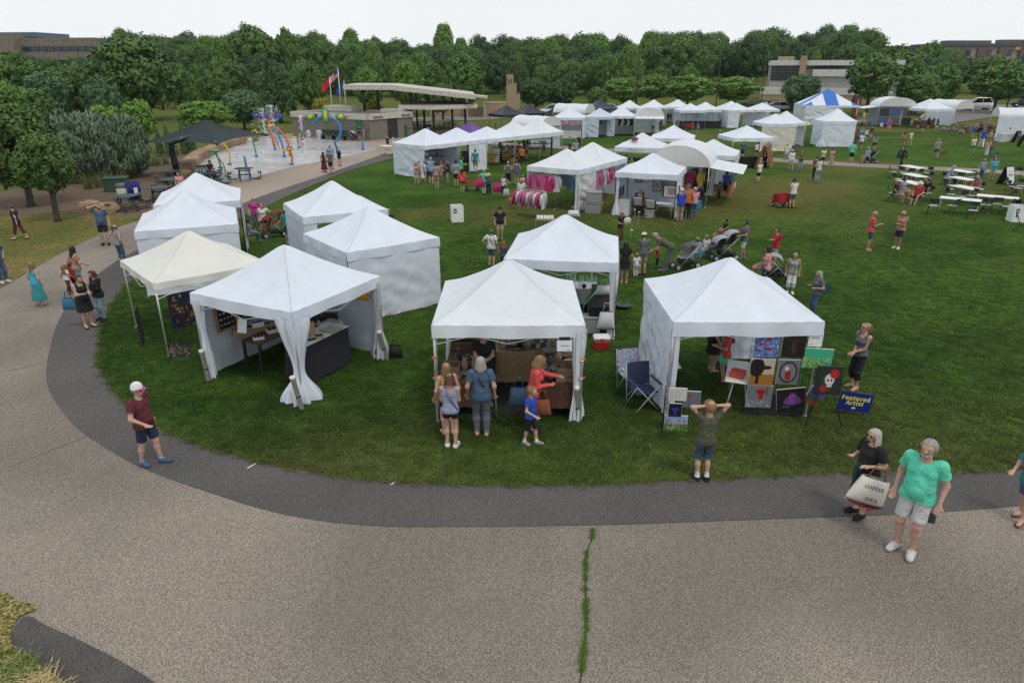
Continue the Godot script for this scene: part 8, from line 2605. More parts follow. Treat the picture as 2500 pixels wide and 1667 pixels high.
func painter_stall() -> void:
	var fb := Basis(Vector3.UP, deg_to_rad(-4.0))
	var p := V(5.55, 0, -12.95)
	grid_panel("black wire grid carrying the painter's pictures", p, fb, 1.25, 1.95)
	grid_panel("second black wire grid behind the skull picture",p + V(0.85,0,-0.3),Basis(Vector3.UP,0.5),0.6,1.8)
	single("dark_drape",wall_sheet(1.2,0.5,1,0.03),cloth(0.014,0.014,0.018),"black drape at the foot of the painter's grid","cloth",p + V(0,0,0.02),-4)
	var blk := Color(0.04, 0.035, 0.04)
	var L := [["blue and black streaked picture with red flowers",-0.34,1.66,0.5,0.6,0,picture(Color(0.35,0.45,0.7),[["dabs",70,7,0,0,90,90,blk],["dabs",60,5,0,0,90,90,Color(0.75,0.8,0.9)],["disc",55,32,9,6,Color(0.7,0.08,0.08)],["disc",28,50,10,6,Color(0.75,0.1,0.08)],["disc",60,66,11,6,Color(0.7,0.08,0.08)]])],
		["dark picture with a faint brown antlered figure",0.2,1.66,0.48,0.58,0,picture(Color(0.06,0.035,0.03),[["dabs",20,5,30,30,66,60,Color(0.25,0.12,0.06)],["disc",48,60,8,24,Color(0.28,0.14,0.07)],["disc",48,36,12,5,Color(0.2,0.1,0.05)]])],
		["green and yellow meadow picture",0.72,1.36,0.58,0.44,-2,picture(Color(0.2,0.65,0.5),[["dabs",120,6,0,40,90,90,Color(0.75,0.65,0.1)],["dabs",60,5,0,50,90,90,Color(0.15,0.4,0.1)],["dabs",40,4,0,45,90,90,Color(0.85,0.82,0.75)]])],
		["picture of a black cow over golden ground",-0.36,1.02,0.5,0.6,0,picture(Color(0.72,0.66,0.58),[["rect",0,55,96,41,Color(0.6,0.4,0.14)],["disc",26,30,30,34,blk],["rect",26,40,12,50,blk],["disc",62,30,22,7,blk]])],
		["grey picture with a dark oval wreath",0.17,1.04,0.44,0.56,0,picture(Color(0.42,0.42,0.44),[["disc",48,48,40,42,blk],["disc",48,48,34,36,Color(0.45,0.45,0.47)],["disc",48,60,14,20,Color(0.55,0.12,0.08)],["disc",40,34,10,9,Color(0.75,0.75,0.75)]])],
		["grey street picture with a red umbrella",-0.34,0.46,0.52,0.52,0,picture(Color(0.42,0.43,0.46),[["dabs",60,6,0,60,90,90,Color(0.65,0.66,0.68)],["disc",50,26,18,12,Color(0.6,0.03,0.05)],["rect",46,34,16,26,Color(0.6,0.04,0.06)],["rect",70,4,8,40,Color(0.3,0.31,0.34)]])],
		["black picture with a purple lotus flower",0.32,0.42,0.6,0.5,8,picture(Color(0.05,0.045,0.055),[["disc",52,60,32,14,Color(0.35,0.18,0.45)],["disc",52,46,16,26,Color(0.5,0.28,0.58)],["disc",36,54,10,18,Color(0.42,0.22,0.52)],["disc",68,54,10,18,Color(0.42,0.22,0.52)],["disc",30,80,14,5,Color(0.08,0.35,0.2)]])],
		["small dusk landscape picture hung askew",0.8,0.5,0.36,0.4,-24,picture(Color(0.35,0.3,0.55),[["rect",0,50,96,20,Color(0.15,0.35,0.18)],["rect",0,70,96,26,Color(0.5,0.25,0.12)]])]]
	for q in L:
		painting(q[0] + " on the painter's grid",p + fb * V(q[1],q[2],0.04),fb * Basis(V(0,0,1),deg_to_rad(q[5])),q[3],q[4],q[6])
	var e := thing("easel","black tripod easel under the skull picture","easel",V(6.4,0,-12.65))
	for q in [[-0.35, 0.2], [0.4, 0.25], [0.05, -0.5]]:
		part("leg", rod(V(0, 1.2, 0), V(q[0], 0, q[1]), 0.012), M(0.012, 0.012, 0.012), e)
	part("ledge", box_mesh(0.5, 0.03, 0.08), M(0.012, 0.012, 0.012), e, V(0, 0.72, 0.09))
	painting("dark picture of a white skull with red roses on the easel",V(6.4,1.02,-12.52),Basis(Vector3.UP,-0.1) * Basis(V(1,0,0),-0.12),0.52,0.6,picture(Color(0.09,0.09,0.1),[["disc",44,46,28,18,Color(0.06,0.22,0.12)],["disc",40,70,22,14,Color(0.06,0.22,0.12)],["disc",50,44,18,20,Color(0.75,0.74,0.72)],["rect",42,58,18,12,Color(0.72,0.71,0.7)],["disc",44,46,4,4,blk],["disc",57,46,4,4,blk],["disc",66,24,17,16,Color(0.65,0.04,0.06)],["disc",30,76,14,12,Color(0.6,0.04,0.06)]]),M(0.02,0.02,0.02))
	var s := thing("yard_sign","blue lawn sign with yellow lettering reading Featured Artist","sign",V(7.25,0,-12.91),-8)
	var sb := Basis(V(0, 0, 1), -0.09)
	part("panel",box_mesh(0.66,0.42,0.012),M(0.006,0.018,0.19,0.4),s,V(0,0.34,0),sb)
	lettering("Featured", 0.135, M(0.72, 0.66, 0.05), s, V(0.0, 0.42, 0.008), sb)
	lettering("Artist", 0.135, M(0.72, 0.66, 0.05), s, V(-0.01, 0.31, 0.008), sb)
	part("small_emblem",box_mesh(0.07,0.04,0.004),M(0.6,0.6,0.65),s,V(-0.02,0.2,0.008),sb)
	for x in [-0.2, 0.2]:
		part("stake",rod(V(x,0,-0.01),V(x,0.3,-0.01),0.006),M(0.3,0.3,0.3,0.4,0.8),s)
	grid_panel("black wire rack at the painter's front left corner",V(3.38,0,-12.3),Basis(Vector3.UP,-0.12),0.62,0.98)
	grid_panel("side wing of the black wire rack at the painter's front left corner",V(3.05,0,-12.2),Basis(Vector3.UP,1.35),0.45,0.98)
	for q in [["white line drawing on the front rack",3.3,0.85,0.36,0.28,picture(Color(0.78,0.77,0.74),[["dabs",30,3,15,20,75,75,Color(0.1,0.1,0.1)]])],["grey print with a red flower on the front rack",3.6,0.74,0.32,0.36,picture(Color(0.4,0.42,0.46),[["disc",30,26,8,9,Color(0.6,0.04,0.06)],["rect",30,36,3,50,Color(0.1,0.3,0.2)]])],["black print with a purple mushroom on the front rack",3.28,0.5,0.26,0.3,picture(Color(0.02,0.02,0.04),[["disc",48,40,30,14,Color(0.25,0.15,0.6)],["rect",42,42,12,40,Color(0.1,0.25,0.7)],["dabs",30,5,10,70,80,90,Color(0.1,0.3,0.8)]])],["colourful village print low on the front rack",3.32,0.2,0.46,0.36,picture(Color(0.55,0.65,0.78),[["rect",0,50,96,46,Color(0.3,0.45,0.15)],["dabs",40,9,5,25,80,70,Color(0.62,0.42,0.2)],["dabs",30,8,5,30,80,80,Color(0.75,0.74,0.7)],["dabs",24,6,5,20,80,60,Color(0.15,0.2,0.35)]])]]:
		painting(q[0],V(q[1],q[2],-12.24),Basis(Vector3.UP,-0.12),q[3],q[4],q[5],null,"prints on the front rack")
	folding_table("white folding table inside the painter's stall",V(5.0,0,-13.6),70,1.2,0.6,"tables in the painter's stall")
	folding_table("small side table against the painter's left wall",V(3.55,0,-14.3),90,0.8,0.45,"tables in the painter's stall",0.7)
	single("book_stack",box_mesh(0.4,0.22,0.32,0.01),M(0.25,0.2,0.18),"stack of books on the painter's side table","books",V(3.55,0.82,-14.2),80)
	single("red_box",box_mesh(0.3,0.12,0.3,0.01),M(0.5,0.06,0.04),"red lidded box on the painter's folding table","box",V(4.85,0.8,-13.35),60)
	pp_sheet("white paper notice on the painter's grid", p + V(0.62, 1.78, 0.06))
	for q in [["tie dyed folding camp chair left of the painter's canopy",2.75,-14.1,tex_mat("tie dye",Color.WHITE,noise_tex(41,0.03,3,Color(0.35,0.15,0.5),Color(0.2,0.55,0.5),128,Color(0.75,0.75,0.8)),2.0,0.9)],["navy and white folding camp chair left of the painter's canopy",2.85,-13.35,cloth(0.03,0.04,0.1)]]:
		camp_chair(q[0], V(q[1], 0, q[2]), 15, q[3])

func pp_sheet(label: String, at: Vector3) -> void:
	var t := thing("paper_sign", label, "sign", at, -4, "paper notices")
	part("sheet", box_mesh(0.28, 0.34, 0.004), M(0.72, 0.74, 0.76), t)
	part("text_line", box_mesh(0.14, 0.014, 0.003), M(0.2, 0.2, 0.22), t, V(0, 0.02, 0.004))
	part("highlight_mark",box_mesh(0.06,0.03,0.003),M(0.35,0.65,0.1),t,V(-0.07,-0.12,0.004))

func camp_chair(label: String, at: Vector3, yaw: float, mat: Material) -> void:
	var t := thing("camp_chair", label, "chair", at, yaw, "camp chairs")
	part("seat",grid_mesh(8,8,func(u,v): return V((u - 0.5) * 0.52,0.42 - 0.06 * sin(PI * u) * sin(PI * v),(v - 0.5) * 0.48)),mat,t)
	part("backrest",grid_mesh(8,6,func(u,v): return V((u - 0.5) * 0.52,0.42 + v * 0.5,-0.25 - v * 0.1 - 0.04 * sin(PI * u))),mat,t)
	for x in [-0.28, 0.28]:
		part("arm_rest", box_mesh(0.07, 0.02, 0.5, 0.006), mat, t, V(x, 0.62, 0.0))
		part("leg", rod(V(x, 0.62, 0.24), V(-x, 0.0, 0.26), 0.011), M(0.45, 0.45, 0.46, 0.4), t)
		part("leg",rod(V(x,0.95,-0.36),V(x * 0.95,0.0,-0.22),0.011),M(0.45,0.45,0.46,0.4),t)
		part("leg", rod(V(x, 0.6, 0.24), V(x, 0.0, -0.22), 0.011), M(0.45, 0.45, 0.46, 0.4), t)

func glass_stall() -> void:
	var o := V(1.5, 0, -19.1)
	cloth_table("black draped table at the glass stall's right side",o + V(1.15,0,0.2),-8,0.7,2.2,0.76,cloth(0.012,0.012,0.014))
	folding_table("white folding table at the back of the glass stall",o + V(0.2,0,-1.0),-8,1.8,0.7,"tables in the glass stall")
	var pane := StandardMaterial3D.new()
	pane.albedo_color = Color(0.75, 0.88, 0.85, 0.35)
	pane.transparency = BaseMaterial3D.TRANSPARENCY_ALPHA
	pane.roughness = 0.05
	var r := RandomNumberGenerator.new()
	r.seed = 8
	for k in 14:
		var t := thing("glass_vase","clear glass vase on the glass stall's white table","vase",o + V(-0.6 + 0.13 * k,0.75,-1.0 + r.randf_range(-0.25,0.25)),0,"glass vases")
		part("vessel",lathe_mesh([U(0.0,0.0),U(0.05,0.0),U(0.06,0.08),U(0.025,0.16),U(0.04,0.26)],10),pane,t,Vector3.ZERO,Basis.from_scale(Vector3.ONE * r.randf_range(0.7,1.3)))
	for q in [["white bag heap on the black table of the glass stall",1.15,0.78,0.2,0.3],["white sack standing right of the glass stall's table",1.05,0.3,1.75,0.5]]:
		bag(q[0], o + V(q[1], q[2], q[3]), 0.5, q[4], M(0.68, 0.68, 0.67, 0.5))
	var c := thing("cool_box","red and white cool box beside the pottery canopy","cool box",V(2.36,0,-16.73),0)
	part("body", box_mesh(0.42, 0.26, 0.3, 0.03), M(0.45, 0.02, 0.03, 0.4), c, V(0, 0.13, 0))
	part("lid", box_mesh(0.44, 0.1, 0.32, 0.03), M(0.72, 0.72, 0.72, 0.4), c, V(0, 0.315, 0))
	part("emblem", box_mesh(0.1, 0.05, 0.01), M(0.6, 0.1, 0.12), c, V(0, 0.31, 0.16))
	for q in [["grey storage bin stacked behind the pottery canopy",1.12,-0.6],["dark storage bin behind the pottery canopy",1.2,1.15]]:
		bin(q[0], o + V(0.75, 0, q[2]), 0.5, 0.4, 0.5, M(0.3, 0.3, 0.3))
	for k in 3:
		var t := thing("wind_chime",["tall glass chime on a stake right of the glass stall","second glass chime on a stake right of the glass stall","white topped garden stake right of the glass stall"][k],"garden stake",[V(5.59,0,-31.03),V(5.72,0,-30.69),V(5.17,0,-29.16)][k],0,"garden stakes")
		part("stake", rod(V(0, 0, 0), V(0, [1.0, 0.9, 0.4][k], 0), 0.01), M(0.3, 0.3, 0.3), t)
		part("disc",leaf_disc(0.06,0.03),pane if k < 2 else M(0.7,0.7,0.68),t,V(0,[0.95,0.9,0.42][k],0))
	single("bird_bath",lathe_mesh([U(0.0,0.05),U(0.15,0.05),U(0.28,0.12),U(0.27,0.13),U(0.0,0.08)],16),M(0.02,0.025,0.022,0.4),"dark shallow dish on the grass right of the glass stall","dish",V(3.42,0,-20.01))
	single("guy_strap",rod(V(0,0,0),V(-1.0,-1.1,0.35),0.012),M(0.1,0.62,0.12),"bright green strap slanting across the glass stall","strap",o + V(1.4,2.0,1.3))

func bin(label: String,at: Vector3,w: float,d: float,h: float,mat: Material,yaw := 0.0) -> void:
	var t := thing("storage_bin", label, "bin", at, yaw, "storage bins")
	part("tub", box_mesh(w, h - 0.06, d, 0.03), mat, t, V(0, (h - 0.06) / 2, 0))
	part("lid", box_mesh(w + 0.03, 0.05, d + 0.03, 0.015), mat, t, V(0, h - 0.03, 0))

func hung_shirt(label: String,at: Vector3,yaw: float,mat: Material,sc := 1.0,group := "shirts of the clothing stall") -> void:
	var t := thing("hung_shirt", label, "shirt", at, yaw, group)
	if not shared.has("shirt"):
		var s := ST(true)
		var n := FastNoiseLite.new()
		var prof := [[-0.72, 0.25], [-0.4, 0.24], [-0.15, 0.25], [-0.05, 0.2], [0.0, 0.07]]
		grid(s, 20, 12, func(u, v):
			var q: float = v * 3.999
			var i := int(q)
			var w: float = lerpf(prof[i][1], prof[i + 1][1], q - i)
			var y: float = lerpf(prof[i][0], prof[i + 1][0], q - i)
			var a: float = u * TAU
			return V(cos(a) * w,y,sin(a) * (0.05 + 0.012 * sin(a * 6.0 + y * 4.0)) * (1.0 - v * 0.5)))
		shared["shirt"] = fin(s)
		shared["sleeve"] = tube_mesh([V(0.18,-0.06,0),V(0.27,-0.22,0.02),V(0.3,-0.55,0.03)],[0.075,0.07,0.05],8)
		shared["hanger"] = tube_mesh([V(-0.18,-0.04,0),V(0,0.02,0),V(0.18,-0.04,0),V(0,0.02,0),V(0,0.1,0)],0.008,5)
	var b := Basis.from_scale(Vector3.ONE * sc)
	part("shirt_body", shared["shirt"], mat, t, Vector3.ZERO, b)
	part("sleeve", shared["sleeve"], mat, t, Vector3.ZERO, b)
	part("sleeve", shared["sleeve"], mat, t, Vector3.ZERO, b * Basis(Vector3.UP, PI))
	part("hanger", shared["hanger"], M(0.5, 0.5, 0.5), t, Vector3.ZERO, b)

func rack(label: String, a: Vector3, b: Vector3, h: float) -> void:
	var t := thing("garment_rack", label, "rack")
	part("rail", rod(a + V(0, h, 0), b + V(0, h, 0), 0.015), M(0.5, 0.5, 0.52, 0.3, 0.8), t)
	var n := (b - a).normalized().cross(Vector3.UP) * 0.28
	for p in [a, b]:
		part("upright", rod(p, p + V(0, h, 0), 0.015), M(0.5, 0.5, 0.52, 0.3, 0.8), t)
		part("foot_bar",rod(p - n + V(0,0.03,0),p + n + V(0,0.03,0),0.015),M(0.5,0.5,0.52,0.3,0.8),t)

func wheels(t: Node3D, spots: Array, r: float) -> void:
	for q in spots:
		var s := part("wheel",shared["tyre"],M(0.015,0.015,0.016,0.8),t,q,Basis.from_scale(V(0.35,r / 0.33,r / 0.33)))
		part("rim", shared["rim"], M(0.45, 0.45, 0.45, 0.4), s)

func stroller(label: String,at: Vector3,yaw: float,seat: Material,hood: Material,n := 1) -> void:
	var t := thing("stroller", label, "stroller", at, yaw, "strollers")
	wheels(t,[V(-0.28,0.14,-0.35),V(0.28,0.14,-0.35),V(-0.2,0.1,0.42),V(0.2,0.1,0.42)],0.14)
	for x in [-0.27, 0.27]:
		part("frame_bar",tube_mesh([V(x,0.14,0.42),V(x,0.5,0.05),V(x,1.0,-0.5)],0.015,6),M(0.35,0.35,0.36,0.3,0.6),t)
		part("frame_bar",tube_mesh([V(x,0.14,-0.35),V(x,0.55,0.0)],0.015,6),M(0.35,0.35,0.36,0.3,0.6),t)
	part("handle",rod(V(-0.27,1.0,-0.5),V(0.27,1.0,-0.5),0.02),M(0.02,0.02,0.02),t)
	part("basket",box_mesh(0.46,0.2,0.6,0.05),M(0.015,0.015,0.017),t,V(0,0.28,-0.05))
	for k in n:
		var o := V(0, 0.2 * k, 0.35 - 0.45 * k) if n > 1 else Vector3.ZERO
		part("seat", grid_mesh(6, 8, func(u, v):
			var a: float = v * 2.0
			return o + V((u - 0.5) * 0.44,0.45 - 0.04 * sin(PI * u) + (0.0 if a < 1.0 else (a - 1.0) * 0.42),0.25 - minf(a,1.0) * 0.32 - maxf(0.0,a - 1.0) * 0.2)),seat,t)
		part("hood", grid_mesh(12, 6, func(u, v):
			var a: float = lerpf(0.1, 1.9, v)
			return o + V((u - 0.5) * 0.5,0.68 + sin(a) * 0.3 * (0.8 + 0.2 * sin(PI * u)),-0.18 + cos(a) * 0.32)),hood,t)

func wagon(label: String, at: Vector3, yaw: float, mat: Material, slats: bool) -> void:
	var t := thing("hand_wagon", label, "wagon", at, yaw, "hand wagons")
	if slats:
		for s in 4:
			var b := Basis(Vector3.UP, s * PI / 2)
			for k in 2:
				part("slat",box_mesh(0.95 if s % 2 == 0 else 0.45,0.1,0.02),mat,t,b * V(0,0.42 + k * 0.14,0.24 if s % 2 == 0 else 0.48),b)
		part("floor", box_mesh(0.95, 0.03, 0.46), mat, t, V(0, 0.34, 0))
	else:
		for s in 4:
			var b := Basis(Vector3.UP, s * PI / 2)
			part("side_panel",box_mesh(0.85 if s % 2 == 0 else 0.5,0.42,0.03,0.01),mat,t,b * V(0,0.48,0.25 if s % 2 == 0 else 0.42),b)
		part("floor", box_mesh(0.84, 0.03, 0.48), mat, t, V(0, 0.3, 0))
	wheels(t,[V(-0.34,0.13,0.27),V(0.34,0.13,0.27),V(-0.34,0.13,-0.27),V(0.34,0.13,-0.27)],0.13)
	part("pull_handle",tube_mesh([V(-0.48,0.3,0),V(-0.8,0.75,0),V(-0.85,0.8,0.08)],0.015,6),M(0.02,0.02,0.02),t)

func dog(label: String, at: Vector3, yaw: float, sc: float, mat: Material) -> void:
	var t := thing("dog", label, "dog", at, yaw)
	if not shared.has("dog"):
		var bn := [[V(0,0.5,0.2),V(0,0.52,-0.25),0.14,0.11],[V(0,0.48,0.22),V(0,0.46,0.0),0.15,0.13],[V(0,0.58,0.3),V(0,0.75,0.42),0.085,0.075],[V(0,0.78,0.44),V(0,0.77,0.48),0.085,0.08],[V(0,0.75,0.5),V(0,0.72,0.64),0.05,0.035],[V(0,0.55,-0.33),V(0,0.42,-0.58),0.035,0.025]]
		for x in [-0.09, 0.09]:
			bn.append_array([[V(x,0.42,0.24),V(x,0.24,0.2),0.06,0.038],[V(x,0.24,0.2),V(x,0.03,0.23),0.035,0.03],[V(x,0.03,0.23),V(x,0.025,0.29),0.032,0.028],[V(x,0.45,-0.25),V(x,0.28,-0.18),0.085,0.05],[V(x,0.28,-0.18),V(x,0.16,-0.33),0.045,0.03],[V(x,0.16,-0.33),V(x,0.03,-0.3),0.03,0.027],[V(x,0.03,-0.3),V(x,0.025,-0.24),0.03,0.026],[V(x * 0.8,0.82,0.42),V(x * 1.1,0.72,0.44),0.03,0.02]])
		var m := net(bn, 0.02, 0.04)
		shared["dog"] = arrays_mesh(m[0], normals(m[0], m[1]), m[1])
	part("body", shared["dog"], mat, t, Vector3.ZERO, Basis.from_scale(Vector3.ONE * sc))
	for x in [-0.035, 0.035]:
		part("eye",eye_mesh(),M(0.01,0.01,0.01,0.2),t,V(x,0.79,0.525) * sc,Basis.from_scale(Vector3.ONE * sc * 1.5))

func shelf_unit(label: String,at: Vector3,yaw: float,w: float,mat: Material,sd: int) -> void:
	var t := thing("shelf_unit", label, "shelf", at, yaw, "wooden shelf units")
	for x in [-w / 2, w / 2]:
		part("side_board", box_mesh(0.04, 1.6, 0.3), mat, t, V(x, 0.8, 0))
	for k in 4:
		part("shelf", box_mesh(w, 0.03, 0.3), mat, t, V(0, 0.3 + k * 0.4, 0))
	pots(at, yaw, w - 0.1, 0.2, 0.72, 7, "on the " + label, sd)
	pots(at, yaw, w - 0.1, 0.2, 1.12, 7, "on the " + label, sd + 1)

func make_mid_stalls() -> void:
	var pinks := [cloth(0.6,0.03,0.16),cloth(0.66,0.66,0.68),cloth(0.62,0.12,0.3),cloth(0.64,0.16,0.33),cloth(0.66,0.66,0.68),cloth(0.6,0.2,0.36),cloth(0.68,0.68,0.7)]
	var a := V(0.25, 0, -34.65)
	var b := V(1.61, 0, -33.43)
	rack("front rail of pink and white shirts before the clothing stall", a, b, 1.35)
	for k in 9:
		hung_shirt(["deep pink","white","rose","pink","white","pale pink","white"][k % 7] + " shirt on the front rail, " + ["nearest the dog","second","third","fourth","fifth","sixth","seventh","next to last","nearest the tote of cards"][k] + " along it",a.lerp(b,(k + 0.5) / 9.0) + V(0,1.27,0),35 + k * 4,pinks[k % 7],1.05)
	var o := V(2.9, 0, -37.3)
	var cb := Basis(Vector3.UP, deg_to_rad(-32.0))
	var hang := [[-1.3,1.35,0],[-1.05,1.38,2],[-0.8,1.36,3],[-0.55,1.4,2],[-0.25,1.45,0],[0.1,1.4,1],[0.5,0.4,7],[0.75,0.4,7],[1.05,0.35,8],[1.3,0.2,8],[1.4,-0.9,5],[1.4,-1.4,2],[1.4,-1.9,1],[1.4,-2.4,0],[1.4,-2.9,5],[-0.3,-0.6,9],[0.2,-0.8,4],[-0.9,-0.7,9]]
	var more := pinks + [cloth(0.24,0.36,0.58),cloth(0.04,0.09,0.24),cloth(0.3,0.29,0.3)]
	for k in hang.size():
		hung_shirt(["deep pink","white","rose","pink","white","pale pink","white","light blue","dark blue","grey"][hang[k][2]] + " shirt hung under the clothing stall's canopy, place %s from the left" % ["one","two","three","four","five","six","seven","eight","nine","ten","eleven","twelve","thirteen","fourteen","fifteen","sixteen","seventeen","eighteen"][k],o + cb * V(hang[k][0],1.75,hang[k][1]),-32.0 + (90.0 if hang[k][0] > 1.35 else 15.0 * sin(k * 3.0)),more[hang[k][2]],1.15)
	rack("inner rail of blue shirts in the clothing stall",o + cb * V(0.3,0,0.35),o + cb * V(1.4,0,0.35),1.82)
	rack("inner rail of pink shirts in the clothing stall",o + cb * V(-1.4,0,1.38),o + cb * V(0.2,0,1.38),1.82)
	single("white_sheet",wall_sheet(1.5,1.9,2,0.12),cloth(0.68,0.68,0.67),"white sheet hung from the clothing stall's front post","cloth",o + cb * V(1.55,0,0.75),40)
	bin("large grey tub at the clothing stall, lower of two",V(4.19,0,-35.08),0.75,0.6,0.55,M(0.25,0.25,0.235),-20)
	bin("large grey tub at the clothing stall, upper of two",V(4.19,0,-35.08) + V(0,0.56,0),0.75,0.6,0.55,M(0.26,0.26,0.245),-14)
	bag("heap of white plastic under the rail of the clothing stall",V(3.07,0,-34.03),0.7,0.35,M(0.66,0.66,0.66,0.5))
	dog("tan dog sitting beside the pink shirts",V(0.15,0,-36.19),60,0.95,cloth(0.32,0.16,0.06))
	dog("little brown dog on the right lawn",V(37.31,0,-60.9),40,0.5,cloth(0.2,0.06,0.02))
	var ct := thing("card_table","tan wooden stand with white cards behind the glass canopy","stand",V(1.44,0,-29.55),-5)
	part("top",box_mesh(0.85,0.03,0.45),tex_mat("pale wood",lin(0.40,0.28,0.19),T.bark,1.5,0.8),ct,V(0,0.8,0))
	for x in [-0.4, 0.4]:
		part("side_board", box_mesh(0.03, 0.8, 0.42), M(0.3, 0.15, 0.06), ct, V(x, 0.4, 0))
	for k in 5:
		part("card",box_mesh(0.13,0.16,0.02),M(0.68,0.67,0.64),ct,V(-0.3 + k * 0.15,0.9,-0.05),Basis(V(1,0,0),-0.5))
	o = V(7.1, 0, -35.4)
	cb = Basis(Vector3.UP, deg_to_rad(-21.0))
	var art := [M(0.1,0.11,0.12),M(0.35,0.33,0.3),M(0.3,0.18,0.16),M(0.18,0.22,0.2)]
	var k := 0
	for q in [[0.1,1.75,0.5,0.4],[0.1,1.15,0.45,0.62],[0.55,1.2,0.3,0.32],[0.55,0.82,0.3,0.32],[1.0,1.1,0.36,0.55],[-0.9,1.55,0.42,0.6]]:
		frame(["black framed print highest on the print stall's back wall","black framed print in the middle of the print stall's back wall","small framed print upper right on the print stall's back wall","small framed print lower right on the print stall's back wall","tall framed print at the right of the print stall's back wall","grey framed print at the left of the print stall's back wall"][k],o + cb * V(q[0],q[1],-1.44),cb,q[2],q[3],art[k % 4])
		k += 1
	k = 0
	for q in [[-0.2, 0.55], [0.3, 0.3], [0.7, 0.62]]:
		frame(["black framed print on the print stall's left wall, nearest","black framed print on the print stall's left wall, middle","black framed print on the print stall's left wall, rear"][k],o + cb * V(-1.44,1.0,q[0]),cb * Basis(Vector3.UP,PI / 2),0.3,0.5,art[k])
		k += 1
	frame("wide framed print on an easel at the print stall's right post",o + cb * V(1.2,1.25,0.9),cb,0.8,0.62,M(0.5,0.3,0.28))
	folding_table("white folding table with print bins at the print stall's front",o + cb * V(0.8,0,1.2),-21,1.2,0.6,"tables in the print stall")
	cloth_table("white draped table at the print stall's left wall",o + cb * V(-1.05,0,0.7),69,1.4,0.55,0.75,cloth(0.6,0.6,0.6))
	bin("grey tub under the print stall's folding table",o + cb * V(0.3,0,1.5),0.5,0.4,0.4,M(0.3,0.31,0.32))
	bin("grey tub at the print stall's rear",o + cb * V(0.1,0,-0.6),0.5,0.4,0.4,M(0.3,0.31,0.32))
	for q in [[-0.35, 1.3, 0], [0.35, 1.75, 1]]:
		var bs := thing("print_browser",["folding black browser of prints, left one at the print stall","folding black browser of prints, right one at the print stall"][q[2]],"rack",o + cb * V(q[0],0,q[1]),-21,"print browsers")
		for x in [-0.25, 0.25]:
			part("leg", rod(V(x, 0, -0.3), V(x, 0.75, 0.3), 0.012), M(0.012, 0.012, 0.012), bs)
			part("leg", rod(V(x, 0, 0.3), V(x, 0.95, -0.3), 0.012), M(0.012, 0.012, 0.012), bs)
		part("sling",box_mesh(0.5,0.6,0.04),M(0.02,0.02,0.02),bs,V(0,0.68,-0.1),Basis(V(1,0,0),0.6))
		part("print",box_mesh(0.42,0.5,0.03),M(0.6,0.58,0.55),bs,V(0,0.72,-0.03),Basis(V(1,0,0),0.6))
	camp_chair("blue grey folding chair in the print stall",o + cb * V(-0.35,0,0.0),20,cloth(0.08,0.1,0.14))
	bin("bright blue cool box beside the round roofed canopy",V(9.76,0,-36.19),0.45,0.35,0.45,M(0.02,0.2,0.4))
	var cols := [cloth(0.02,0.025,0.05),cloth(0.3,0.03,0.08),cloth(0.02,0.02,0.02),cloth(0.5,0.35,0.03),cloth(0.03,0.15,0.06),cloth(0.02,0.03,0.09),cloth(0.45,0.12,0.3),cloth(0.25,0.28,0.3)]
	o = V(9.5, 0, -38.9)
	for i in 20:
		hung_shirt("dark or bright garment hung under the round roofed canopy",o + cb * V(1.2 - (i / 10) * 0.6,1.0 + 0.75 * ((i * 7) % 2),1.75 - (i % 10) * 0.36),30 + i * 11,cols[(i * 3) % 8],0.95,"garments under the round roofed canopy")
	for i in 8:
		hung_shirt("pink, white or blue garment hung below the canopy behind the emblem",V(11.1 + i * 0.32,1.75,-52.4 + i * 0.09),-16,more[(i * 4) % 9],0.9,"garments behind the emblem canopy")
	for i in 6:
		hung_shirt("pale or black garment hung in the third canopy right of the bunting",V(11.4 + i * 0.33,1.85,-79.0),-10,cols[2] if i % 2 else cloth(0.55,0.5,0.42),1.0,"garments beyond the walk")
	var em := thing("canopy_print","purple flower emblem and lettering printed on the canopy","print",V(8.7,0,-47.4),-19)
	part("emblem",leaf_disc(0.24,0.2),M(0.2,0.02,0.09),em,V(-0.35,2.62,0.88),Basis(V(1,0,0),-0.95))
	lettering("WWW.DOC.COM", 0.16, M(0.35, 0.34, 0.34), em, V(-0.2, 2.0, 1.56), Basis(), 400)
	cloth_table("navy draped table under the emblem canopy",V(8.0,0,-46.3),-19,1.8,0.7,0.75,cloth(0.015,0.03,0.09))
	var af := thing("display_stand","tall tan wooden A-frame display by the walk","stand",V(18.85,0,-52.19),20)
	for s in [-1, 1]:
		part("panel",box_mesh(0.75,1.7,0.04),tex_mat("stand wood",lin(0.36,0.17,0.05),T.bark,1.2,0.6),af,V(s * 0.42,0.82,0),Basis(V(0,0,1),0.35 * s) * Basis(Vector3.UP,0.5))
	part("brace", rod(V(-0.5, 0.5, 0), V(0.5, 0.5, 0), 0.02), M(0.3, 0.15, 0.05), af)
	cloth_table("black draped table left of the wooden A-frame",V(18.22,0,-52.88),5,1.8,0.7,0.78,cloth(0.012,0.012,0.012))
	var y := cloth(0.55, 0.36, 0.08)
	cloth_table("yellow draped table at the third canopy, left one",V(-1.7,0,-55.83),-42,1.2,0.7,0.75,y)
	cloth_table("yellow draped table at the third canopy, right one",V(-0.6,0,-57.43),-42,1.9,0.7,0.75,y)
	for i in 6:
		single("tin_display",box_mesh(0.22,0.2,0.18,0.01),M(0.5,0.5,0.48,0.5) if i % 2 else M(0.12,0.12,0.12),"small box displayed on a yellow draped table","box",V(-0.6,0,-57.43) + V(-0.7 + i * 0.28,0.86,-0.25 + i * 0.12),-42,"goods on the yellow tables")
	board("white sandwich board before the yellow tables",V(-1.2,0,-55.57),-20,M(0.66,0.67,0.66),true)
